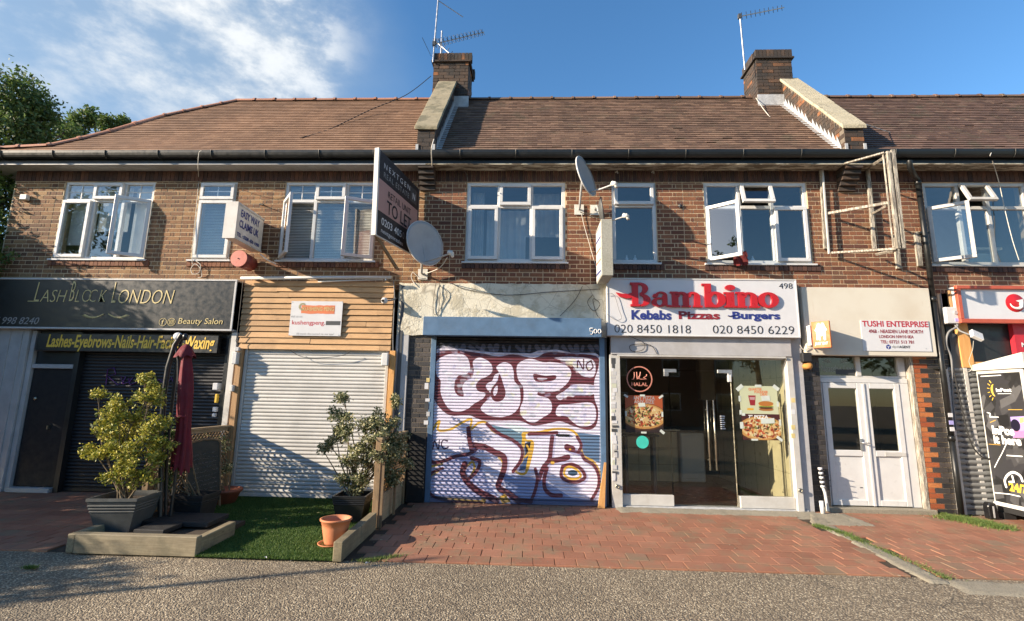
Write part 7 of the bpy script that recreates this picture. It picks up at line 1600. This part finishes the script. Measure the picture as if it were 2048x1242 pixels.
weeds('tuft of weeds on the asphalt at the left', [(50, 1136), (72, 1136)], 260, .02, .03)
weeds('thin weeds at the foot of the white door jamb', [(1850, 1020), (1872, 1024)], 300, .03, .04)

# ------------------------------------------------------------------ pots, shrubs, parasol, chalkboard
def square_pot(name, cx, cy, wt, wb, h, mat, label, rz=0.0, lines=3):
    t = thing(name, (cx, cy, gz(cy)), label, 'plant pot', rz=0); c, s_ = math.cos(rz), math.sin(rz); z0 = gz(cy)-.0
    def sq(w, z): return [(cx+c*a*w/2-s_*b_*w/2, cy+s_*a*w/2+c*b_*w/2, z) for a, b_ in ((-1, -1), (1, -1), (1, 1), (-1, 1))]
    m = MB(); prof = [(wb, z0), (wt-.01, z0+h-.035)]; rings = [sq(wb, z0)]
    for k in range(lines):
        zl = z0+h*(.66+.07*k); w_ = wb+(wt-.01-wb)*(zl-z0)/(h-.035); rings += [sq(w_, zl), sq(w_+.012, zl+.006), sq(w_+.012, zl+.014), sq(w_+.003, zl+.02)]
    rings += [sq(wt-.012, z0+h-.035), sq(wt, z0+h-.033), sq(wt, z0+h), sq(wt-.04, z0+h), sq(wt-.06, z0+h-.07)]
    for a, b_ in zip(rings[:-1], rings[1:]):
        m._add(a+b_, [(k, (k+1) % 4, (k+1) % 4+4, k+4) for k in range(4)])
    m.poly(rings[0][::-1]); m.build('pot', mat, t, bevel=.004); MB().poly(sq(wt-.058, z0+h-.06)).build('soil', 'soil', t); return t
q = PG(250, 1060); gpx, gpy = -4.80, -2.02
square_pot('square_pot', gpx, gpy, .55, .32, .47, 'pot_grey', 'large flared grey square pot with the yellow-green shrub', rad(8))
square_pot('square_pot', -2.37, -1.10, .44, .32, .34, 'black_gloss', 'black square pot with the olive-leaved shrub', rad(3), 5)
square_pot('square_pot', -4.42, -1.30, .42, .32, .34, 'black_matt', 'black square pot in shade behind the parasol pole', rad(2), 2)
tp = thing('round_pot', PG(680, 1088), 'empty round terracotta pot with a saucer, on the turf by the kerb', 'plant pot'); c = Vector(PG(681, 1082)); c = Vector((-2.21, -2.12, gz(-2.12)))
MB().lathe([(0, .005), (.11, .005), (.118, .03), (.15, .19), (.152, .215), (.157, .22), (.165, .255), (.178, .26), (.178, .278), (.165, .282), (.15, .275), (.14, .2), (.11, .08), (0, .07)], c+Vector((0, 0, .012)), 32).build('pot', 'terracotta', tp); MB().lathe([(0, 0), (.14, 0), (.165, .02), (.168, .028), (.158, .028), (.135, .012), (0, .01)], c+Vector((-.02, 0, 0)), 28).build('saucer', 'terracotta', tp)
MB().lathe([(0, 0), (.02, .0), (.025, .02), (.01, .035), (0, .036)], c+Vector((.0, 0, .10)), 7).build('litter', 'sign_white', tp)
tr = thing('trough', PG(445, 1000), 'brown terracotta bowl planter in front of the left trellis', 'plant pot'); c = Vector((-4.55, -.42, gz(-.42)))
MB().lathe([(0, 0), (.14, 0), (.21, .17), (.235, .18), (.235, .215), (.215, .215), (.19, .19), (0, .17)], c, 28).build('bowl', 'terracotta_dark', tr)

def leaf_mesh(mat, L_=1.0, W_=.42):
    m = MB(); m._add([(0, 0, 0), (.5*L_, -W_/2, .06), (L_, 0, -.03), (.5*L_, W_/2, .06), (.25*L_, -W_*.36, .035), (.25*L_, W_*.36, .035), (.55*L_, 0, -.01)], [(0, 4, 6, 5), (4, 1, 6), (1, 2, 6), (2, 3, 6), (3, 5, 6)]); me = m.mesh('leaf'); me.materials.append(MATS[mat]); return me
def leaf_cloud(name, P_, size, mat, parent=None, up=.3, jit=.4, aspect=.42, rnd=None):
    """P_: (n,3) positions; lozenge leaves of the given size facing all ways"""
    n = len(P_); d = RNG.normal(size=(n, 3)); d[:, 2] += up*0; d /= np.linalg.norm(d, axis=1)[:, None]; e = RNG.normal(size=(n, 3)); e -= (e*d).sum(1)[:, None]*d; e /= np.linalg.norm(e, axis=1)[:, None]
    s_ = (size*RNG.uniform(1-jit, 1+jit, n))[:, None]; v = np.empty((n, 4, 3)); v[:, 0] = P_; v[:, 1] = P_+d*s_*.5+e*s_*aspect/2; v[:, 2] = P_+d*s_; v[:, 3] = P_+d*s_*.5-e*s_*aspect/2
    me = bpy.data.meshes.new(name); me.vertices.add(n*4); me.vertices.foreach_set('co', v.ravel()); me.loops.add(n*4); me.loops.foreach_set('vertex_index', np.arange(n*4, dtype=np.int32)); me.polygons.add(n); me.polygons.foreach_set('loop_start', np.arange(0, n*4, 4, dtype=np.int32)); me.update(calc_edges=True)
    at = me.attributes.new('rnd', 'FLOAT', 'FACE'); at.data.foreach_set('value', (RNG.uniform(0, .999, n) if rnd is None else rnd).astype(np.float32)); me.materials.append(MATS[mat]); return link(bpy.data.objects.new(name, me), parent, kind='stuff' if parent is not None else None)
def shrub(label, base, stems, clumps, nleaf, size, mat, nind=140, seed=1, rosette=True):
    rr = random.Random(seed); t = thing('shrub', base, label, 'shrub'); B = Vector(base); mm = MB(); pts = []; rtot = sum(c_[3] for c_ in clumps)
    for (cx, cy, cz, r) in clumps:
        C_ = Vector((cx, cy, cz)); a = B+Vector((rr.uniform(-.06, .06), rr.uniform(-.06, .06), 0)); m1 = a.lerp(C_, .5)+Vector((rr.uniform(-.08, .08), rr.uniform(-.05, .05), .04))
        mm.tube([a, a.lerp(m1, .5), m1, m1.lerp(C_, .6), C_], [.012, .010, .008, .006, .004], 5)
        for k in range(max(3, int(r*40))):
            d = Vector((rr.gauss(0, 1), rr.gauss(0, 1), rr.gauss(.3, 1))).normalized()*r*rr.uniform(.7, 1.15); tip = C_+d; mm.tube([C_.lerp(m1, .2), C_+d*.5+Vector((0, 0, .01)), tip], [.004, .003, .002], 4)
            for q in range(int(nleaf*r/rtot/max(3, int(r*40)))+1):
                u = rr.uniform(.2, 1.05); pts.append(tuple(C_.lerp(tip, u)+Vector((rr.gauss(0, .03), rr.gauss(0, .03), rr.gauss(0, .024)))))
    mm.build('stem', 'stem', t)
    P_ = np.array(pts); dist = (P_[:, 1]-CAM[1]); idx = np.argsort(dist); me = leaf_mesh(mat)
    for i in idx[:nind]:
        s_ = size*rr.uniform(.8, 1.25); piece(me, 'leaf', None, t, tuple(P_[i]), (s_, s_, s_), (rr.uniform(-.7, .7), rr.uniform(-.9, .9), rr.uniform(0, 6.28)))
    leaf_cloud('leaf', P_[idx[nind:]], size, mat, t, aspect=.5); return t
def at_(x, y, Y): return P(x, y, Y)
def clump(x, y, Y, rpx): q = P(x, y, Y); return (q[0], q[1], q[2], rpx/1000*(Y-CAM[1]))
zpot = gz(gpy)+.40
cl1 = [clump(*q) for q in ((235, 820, -2.05, 34), (268, 838, -1.95, 34), (300, 800, -2.0, 28), (215, 850, -2.1, 22), (290, 870, -2.1, 34), (240, 880, -1.9, 34), (212, 905, -2.1, 28), (262, 915, -2.15, 36), (305, 920, -2.0, 30), (235, 945, -2.15, 26), (285, 955, -2.05, 26), (325, 850, -1.95, 20), (322, 890, -2.0, 20), (185, 900, -2.05, 14), (196, 790, -1.9, 10), (292, 760, -1.95, 14), (310, 775, -1.95, 14))]
shrub('bushy yellow-green shrub growing in the large grey pot', (gpx, gpy, zpot), 5, cl1, 11500, .036, 'leaf_yellow', 150, 3)
zpot = gz(-1.1)+.28
cl2 = [clump(*q) for q in ((688, 800, -1.15, 16), (680, 835, -1.15, 26), (700, 860, -1.2, 26), (672, 870, -1.1, 22), (660, 892, -1.15, 18), (750, 835, -1.1, 26), (735, 860, -1.15, 30), (765, 862, -1.05, 26), (718, 900, -1.2, 24), (752, 890, -1.15, 28), (700, 925, -1.25, 28), (738, 930, -1.25, 28), (690, 955, -1.25, 20), (728, 960, -1.2, 22), (780, 895, -1.0, 18), (646, 900, -1.1, 8), (770, 930, -1.1, 20), (712, 985, -1.2, 14), (775, 870, -1.15, 22), (785, 915, -1.15, 20), (762, 950, -1.25, 20), (800, 880, -1.0, 14), (758, 915, -1.42, 18), (768, 890, -1.42, 16), (750, 880, -1.4, 16))]
shrub('olive-leaved shrub in the black pot against the white shutter', (-2.37, -1.10, zpot), 5, cl2, 10500, .042, 'leaf_olive', 150, 5)
cl3 = [clump(*q) for q in ((788, 800, -.45, 14), (790, 850, -.5, 14), (800, 905, -.75, 16), (812, 925, -.7, 14), (795, 950, -.9, 14), (780, 965, -1.0, 14))]
shrub('thin creeper growing up through the right-hand trellis', (-2.12, -.7, gz(-.7)), 3, cl3, 1500, .045, 'leaf_olive', 0, 6)
cl4 = [clump(*q) for q in ((345, 900, -1.4, 26), (335, 940, -1.4, 26), (350, 870, -1.5, 16), (325, 975, -1.4, 20), (360, 930, -1.3, 18))]
shrub('shaded green bush behind the parasol pole', (-4.42, -1.30, gz(-1.3)+.28), 3, cl4, 1500, .04, 'leaf_tree', 0, 8)
cl5 = [clump(*q) for q in ((405, 890, -.6, 22), (425, 910, -.5, 24), (445, 890, -.4, 20), (410, 935, -.6, 20), (450, 940, -.4, 16))]
shrub('climbing plant behind the left trellis, rising from the terracotta bowl', (-4.55, -.42, gz(-.4)+.18), 3, cl5, 1500, .035, 'leaf_olive', 0, 9)

# closed cantilever parasol
pa = thing('parasol', PG(322, 1056), 'closed dark red cantilever parasol on a black pole beside the potted shrub', 'parasol'); Yp = -1.75
base = Vector(PG(330, 1050)); base.y = Yp; base.z = gz(Yp)
pole = [P(320, 1052, Yp), P(322, 950, Yp), P(324, 850, Yp), P(328, 790, Yp), P(336, 735, Yp), P(350, 690, Yp), P(364, 668, Yp)]
MB().tube(pole, .032, 12).build('pole', 'black_gloss', pa)
MB().tube([P(331, 1052, Yp+.05), P(334, 900, Yp+.05), P(345, 800, Yp+.05), P(355, 712, Yp+.05), P(366, 672, Yp+.05)], .02, 8).build('strut', 'black_gloss', pa)
MB().tube([P(350, 690, Yp), P(357, 720, Yp), P(357, 860, Yp), P(350, 960, Yp), P(340, 1040, Yp)], .02, 8).build('rib', 'black_gloss', pa)
c = Vector(P(356, 673, Yp)); MB().lathe([(0, -.02), (.05, -.02), (.055, -.0), (.05, .02), (0, .024)], (0, 0, 0), 18, M_=Matrix.Translation(c) @ Matrix.Rotation(rad(70), 4, 'X') @ Matrix.Rotation(rad(20), 4, 'Y')).build('cap', 'sign_white', pa)
cb2 = MB(); c = Vector(P(371, 672, Yp)); cb2.lathe([(0, -.06), (.03, -.05), (.035, .0), (.02, .03), (0, .035)], c, 10); cb2.build('crank', 'black_plastic', pa)
top, bot = Vector(P(373, 693, Yp-.02)), Vector(P(362, 938, Yp-.02)); m = MB(); nk, nr_ = 28, 26; vs = []
for i in range(nr_+1):
    t = i/nr_; c = top.lerp(bot, t)+Vector((.02*math.sin(t*3.0), 0, 0)); rb_ = [.03, .06, .075, .085, .09, .088, .08, .078, .092, .105, .11][int(t*9.99)]*(1-(t*9.99 % 1))+[.03, .06, .075, .085, .09, .088, .08, .078, .092, .105, .11][int(t*9.99)+1]*(t*9.99 % 1) if t < .999 else .11
    for k in range(nk):
        a = 2*math.pi*k/nk; r_ = rb_*(1+.30*math.sin(a*7+t*2.2)*(.3+t*.7)+.10*math.sin(a*3+t*5)); dz_ = (-.05*math.sin(a*7+2.2)+.03*math.sin(a*2)) if i == nr_ else 0
        vs.append(c+Vector((r_*math.cos(a)*.9, r_*math.sin(a)*.8, dz_)))
m._add(vs, [(i*nk+k, i*nk+(k+1) % nk, (i+1)*nk+(k+1) % nk, (i+1)*nk+k) for i in range(nr_) for k in range(nk)], 0, True); can = m.build('canopy', 'parasol_cloth', pa)
vt = MB(); vs = []
for i, (r_, z_) in enumerate(((.02, .03), (.06, .0), (.085, -.05), (.105, -.10), (.115, -.135))):
    for k in range(nk): a = 2*math.pi*k/nk; q = r_*(1+.18*math.sin(a*6+i)*(i/4)); vs.append(top+Vector((q*math.cos(a), q*math.sin(a)*.9, z_+(.018*math.sin(a*6) if i == 4 else 0))))
vt._add(vs, [(i*nk+k, i*nk+(k+1) % nk, (i+1)*nk+(k+1) % nk, (i+1)*nk+k) for i in range(4) for k in range(nk)], 0, True); vt.build('vent', 'parasol_cloth', pa)
MB().lathe([(.088, -.012), (.095, 0), (.088, .012)], top.lerp(bot, .58), 24).build('tie_band', 'parasol_cloth', pa)
for a_, b_ in (((-4.75, -3.80), (-1.98, -1.55)), ((-4.45, -4.1), (-2.3, -1.985))):
    MB().hexa([(a_[0], b_[0], gz(b_[0])+.105), (a_[1], b_[0], gz(b_[0])+.105), (a_[1], b_[1], gz(b_[1])+.105), (a_[0], b_[1], gz(b_[1])+.105), (a_[0], b_[0], gz(b_[0])+.16), (a_[1], b_[0], gz(b_[0])+.16), (a_[1], b_[1], gz(b_[1])+.16), (a_[0], b_[1], gz(b_[1])+.16)]).build('base_slab', 'black_matt', pa, bevel=.006)
# chalkboard leaning on the trellis
cbd = thing('chalkboard', (-4.6, -.9, 0), 'tall A-frame chalkboard with faint white writing against the left trellis', 'chalkboard')
k0, k1, k2, k3 = Vector(PG(366, 1022)), Vector(PG(420, 1008)), Vector((0, 0, 0)), Vector((0, 0, 0))
k0 = Vector((-4.66, -1.12, gz(-1.1))); k1 = Vector((-4.50, -.62, gz(-.6))); up_ = Vector((-.14, .05, .97)); Ck = lambda u, v: k0.lerp(k1, u)+up_*v
nk_ = (k1-k0).cross(up_).normalized(); 
arch = [Ck(0, .1), Ck(1, .1), Ck(1, .93), Ck(.92, .975), Ck(.75, .99), Ck(.5, 1.0), Ck(.25, .99), Ck(.08, .975), Ck(0, .93)]
MB().prism([q+nk_*.012 for q in arch], tuple(-nk_*.02)).build('board', 'chalkboard', cbd)
for u in (0, 1): MB().tube([Ck(u, .0)+nk_*.01, Ck(u, .93)+nk_*.01], .016, 6).build('leg', 'wood_fence', cbd)
MB().tube([q+nk_*.01 for q in arch[2:]], .016, 6).build('frame', 'wood_fence', cbd)
MB().tube([Ck(.1, .8)-nk_*.02, Ck(.1, .0)-nk_*.3+Vector((0, 0, .0))], .014, 6).build('back_leg', 'wood_fence', cbd); MB().tube([Ck(.9, .8)-nk_*.02, Ck(.9, .0)-nk_*.3], .014, 6).build('back_leg', 'wood_fence', cbd)
rr = random.Random(3)
for r_ in range(9):
    v = .78-r_*.062; u = .14+rr.uniform(0, .1)
    while u < .86:
        w_ = rr.uniform(.04, .12); pts = [Ck(u+w_*k/5, v+rr.uniform(-.012, .012)+u*.03)+nk_*.0135 for k in range(6)]; MB().tube(pts, .0016, 3).build('chalk_mark', 'grey_ink', cbd); u += w_+.03
bk = thing('wooden_crate', P(312, 890, -1.2), 'pale wooden slatted crate behind the yellow shrub', 'crate'); a = P(296, 905, -1.15); b_ = P(326, 872, -1.15)
for k in range(3): MB().box(a[0], b_[0], -1.15, -1.13, a[2]+k*.11-.12, a[2]+k*.11-.04).build('slat', 'wood_cladding', bk)
MB().box(a[0], a[0]+.03, -1.128, -1.0, gz(-1.1), a[2]+.2).build('leg', 'wood_cladding', bk); MB().box(b_[0]-.03, b_[0], -1.128, -1.0, gz(-1.1), a[2]+.2).build('leg', 'wood_cladding', bk)
# litter on the ground
lit = random.Random(21)
for lab, x_, y_, m_ in (('scrap of white litter at the foot of the right-hand kerb', 735, 1128, 'sign_white'), ('pale scrap of litter on the asphalt by the planter corner', 535, 1117, 'sign_white'), ('pale blue litter scrap by the drainpipe foot', 1948, 1032, 'tape'), ('cream litter scrap left of the parcel locker foot', 1973, 1035, 'poster_cream'), ('small white scrap on the threshold before the glass doors', 1487, 1021, 'sign_white')):
    c = Vector(PG(x_, y_)); mm = MB(); mm._add([c+Vector((lit.uniform(-.035, .035), lit.uniform(-.03, .03), lit.uniform(.002, .03))) for _ in range(7)], [(0, 1, 2), (1, 3, 2), (2, 4, 5), (3, 5, 6), (0, 2, 5)]); tag(mm.build('litter', m_), lab, 'litter')

dm = MB(); lr = random.Random(77)
for k in range(420):
    x_, y_ = lr.uniform(-6, 7), lr.choice([lr.uniform(-4.2, -2.6), lr.uniform(-2.6, -.1), lr.gauss(-.12, .08), lr.gauss(-2.62, .06)]); y_ = min(y_, -.04)
    if -5 < x_ < -1.9 and y_ > -2.66: continue
    s_ = lr.uniform(.004, .013); z_ = gz(y_)+.003; a = lr.uniform(0, 6.28); pts = [(x_+s_*q*math.cos(a+i*2.1), y_+s_*q*math.sin(a+i*2.1), z_+lr.uniform(0, .006)) for i, q in enumerate((1, 1.3, .8))]
    dm._add(pts+[(x_, y_, z_+s_*.8)], [(0, 1, 3), (1, 2, 3), (2, 0, 3)], lr.random())
tag(dm.build('grit', 'concrete'), 'loose grit and chippings scattered over the paving and asphalt', 'grit', kind='stuff')
lv = MB()
for k in range(150):
    x_, y_ = lr.choice([(lr.gauss(-2.9, .7), lr.gauss(-1.2, .7)), (lr.gauss(-1.4, .5), lr.gauss(-1.6, .6)), (lr.uniform(-1.8, 6.5), -abs(lr.gauss(0, .12))-.05), (lr.gauss(4.4, .4), lr.gauss(-.5, .2))]); y_ = min(-.05, y_)
    a = lr.uniform(0, 6.28); s_ = lr.uniform(.012, .028); z_ = gz(y_)+(.03 if -4.7 < x_ < -2.05 else .004); c, s2 = math.cos(a)*s_, math.sin(a)*s_
    lv._add([(x_-c, y_-s2, z_), (x_-s2*.5, y_+c*.5, z_+.006), (x_+c, y_+s2, z_+.002), (x_+s2*.5, y_-c*.5, z_+.004)], [(0, 1, 2, 3)], lr.random())
tag(lv.build('fallen_leaves', 'leaf_olive'), 'small dry leaves scattered on the turf and along the shopfronts', 'leaves', kind='stuff')
# ------------------------------------------------------------------ trees
def tree(label, base, h, crowns, nleaf, size, mat, seed, trunk_r=.2, limbs=True, grp='trees'):
    rr = random.Random(seed); t = thing('broadleaf_tree', base, label, 'tree', grp); B = Vector(base); mm = MB(); top = B+Vector((0, 0, h*.55)); mm.tube([B+Vector((0, 0, -.1)), B.lerp(top, .5)+Vector((.08, .05, 0)), top], [trunk_r, trunk_r*.8, trunk_r*.55], 10)
    P_ = []; tot = sum(r**2 for *_, r in crowns)
    for (x_, y_, z_, r) in crowns:
        C_ = Vector((x_, y_, z_)); s_ = B.lerp(top, rr.uniform(.6, 1)); mm.tube([s_, s_.lerp(C_, .5)+Vector((0, 0, .15*r)), C_], [trunk_r*.4, trunk_r*.22, .02], 6)
        ns = max(6, int(nleaf*(r**2)/tot/60))
        for k in range(ns):      # sprays of leaves on twigs
            d = Vector((rr.gauss(0, 1), rr.gauss(0, 1), rr.gauss(0, .85))).normalized(); rad_ = r*(.35+.65*rr.random()**.5); q = C_+d*rad_; tip = q+d*rr.uniform(.15, .4)*r*.6+Vector((0, 0, -.08*r))
            n_ = 60; u = np.array([rr.random() for _ in range(n_)]); Q_ = np.array(q)[None]*(1-u[:, None])+np.array(tip)[None]*u[:, None]+RNG.normal(0, .055+.05*r, (n_, 3)); P_.append(Q_)
            if k % 4 == 0: mm.tube([C_.lerp(q, .3), q, tip], [.015, .008, .004], 4)
    mm.build('trunk', 'bark', t); leaf_cloud('crown', np.concatenate(P_), size, mat, t, aspect=.45)
    return t
# big tree at the gable end: seen at the left edge, and shading the left shops
tree('big leafy tree at the left edge beyond the gable end', (-11.6, -.4, 0), 7.5,
     [clump(20, 200, .6, 66), clump(58, 235, .8, 45), clump(10, 262, .4, 60), clump(70, 275, 1.0, 34), clump(8, 400, .3, 52), clump(0, 470, .2, 50), clump(-40, 330, .3, 90), clump(-60, 520, .0, 90), clump(105, 278, 2.2, 20), clump(132, 262, 2.2, 18)], 30000, .085, 'leaf_tree', 31, .22)
tree('slender tree tops showing over the hip of the pale roof', (-11.0, 4.2, 0), 7.0,
     [clump(170, 240, 4.2, 20), clump(190, 232, 4.2, 16), clump(222, 250, 4.2, 18), clump(248, 245, 4.4, 9), clump(150, 268, 4.0, 18), clump(130, 250, 4.0, 14), clump(215, 262, 4.2, 10)], 4200, .1, 'leaf_tree', 32, .12)
# street trees to the west whose crowns shade the left-hand forecourt (outside the frame)
tree('street tree standing west of the forecourt', (-11.2, -1.0, 0), 5.0, [(-10.4, -.5, 3.0, .6), (-10.6, -.9, 3.9, .6), (-10.4, -1.3, 3.2, .65), (-10.7, -1.3, 4.2, .5), (-10.3, -.6, 2.0, .6), (-10.5, -1.2, 2.1, .65), (-10.4, -.8, 1.2, .6), (-10.5, -1.7, 2.9, .5), (-10.6, -.4, 4.4, .5)], 30000, .10, 'leaf_tree', 33, .12)
tree('low bushy tree west of the forecourt', (-10.9, -2.9, -.1), 2.4, [(-10.5, -2.0, 2.2, .6), (-10.6, -2.6, 2.0, .65), (-10.5, -3.2, 1.9, .65), (-10.7, -3.8, 2.1, .65), (-10.5, -4.3, 1.6, .6), (-10.5, -2.2, 1.2, .6), (-10.5, -3.0, 1.0, .6), (-10.6, -3.9, 1.0, .6), (-10.5, -1.6, 1.2, .6), (-10.6, -3.3, 2.6, .45), (-10.5, -4.9, 1.8, .6), (-10.6, -5.5, 2.1, .5), (-10.5, -5.0, .9, .6), (-10.4, -5.9, 1.5, .4)], 30000, .10, 'leaf_tree', 34, .1)
lp = thing('added_shadow_post', (-12.6, -6.75, -.2), 'added unseen column west of the forecourt, casting a thin shadow on the asphalt', 'post')  # out-of-view column, added only for its thin shadow across the asphalt
MB().cyl((-12.6, -6.75, -.2), (-12.6, -6.75, 1.0), .085, n=12).build('base', 'dark_grey', lp); MB().cyl((-12.6, -6.75, 1.0), (-12.6, -6.75, 4.6), .05, .04, n=12).build('column', 'dark_grey', lp)
# across the road: only seen in the glass
def far_house(x0, x1, y, lab):
    t = thing('terraced_house', ((x0+x1)/2, y, 0), lab, 'house', 'houses across the road')
    MB().box(x0, x1, y-7, y, -.2, 5.4).build('wall', 'brick_brown', t); MB().prism([(x0-.2, y+.4, 5.4), (x0-.2, y-3.5, 8.6), (x0-.2, y-7.4, 5.4)], (x1-x0+.4, 0, 0)).build('roof', 'tile_older', t)
    for k in range(3):
        for z_ in (.9, 3.4): xw = x0+1.0+k*(x1-x0-2.2)/2; MB().box(xw, xw+1.3, y, y+.05, z_, z_+1.3).build('window', 'upvc', t); MB().box(xw+.08, xw+1.22, y+.051, y+.06, z_+.08, z_+1.22).build('pane', 'glass_dark', t)
far_house(-22, -12, -30, 'house across the road, west one, reflected in the glass'); far_house(-9, 1, -31, 'house across the road, middle one, reflected in the glass'); far_house(5, 15, -30, 'house across the road, east one, reflected in the glass')
tree('tall roadside tree far to the west', (-27, -19, -.2), 13, [(-27, -19, 10, 3.2), (-29, -18, 8, 2.6), (-25, -19.5, 8.5, 2.6), (-27.5, -19, 13, 2.4), (-26.5, -19, 6, 2.4)], 9000, .3, 'leaf_tree', 61, .3, grp='trees across the road')
for x_, y_, s_ in ((-14, -19, 1.0), (2.5, -21, 1.1), (12.5, -20, 1.25), (22, -22, 1.2)):
    tree({-14: 'roadside tree opposite the salon', 2.5: 'roadside tree opposite the graffiti shutter', 12.5: 'roadside tree opposite the white doors', 22: 'roadside tree far to the east'}[x_], (x_, y_, -.2), 6*s_, [(x_, y_, 5*s_, 1.6*s_), (x_-1.2, y_, 4*s_, 1.3*s_), (x_+1.1, y_+.3, 4.2*s_, 1.3*s_), (x_, y_, 6.4*s_, 1.1*s_)], 5000, .22, 'leaf_tree', int(40+s_*10+x_), .2, grp='trees across the road')
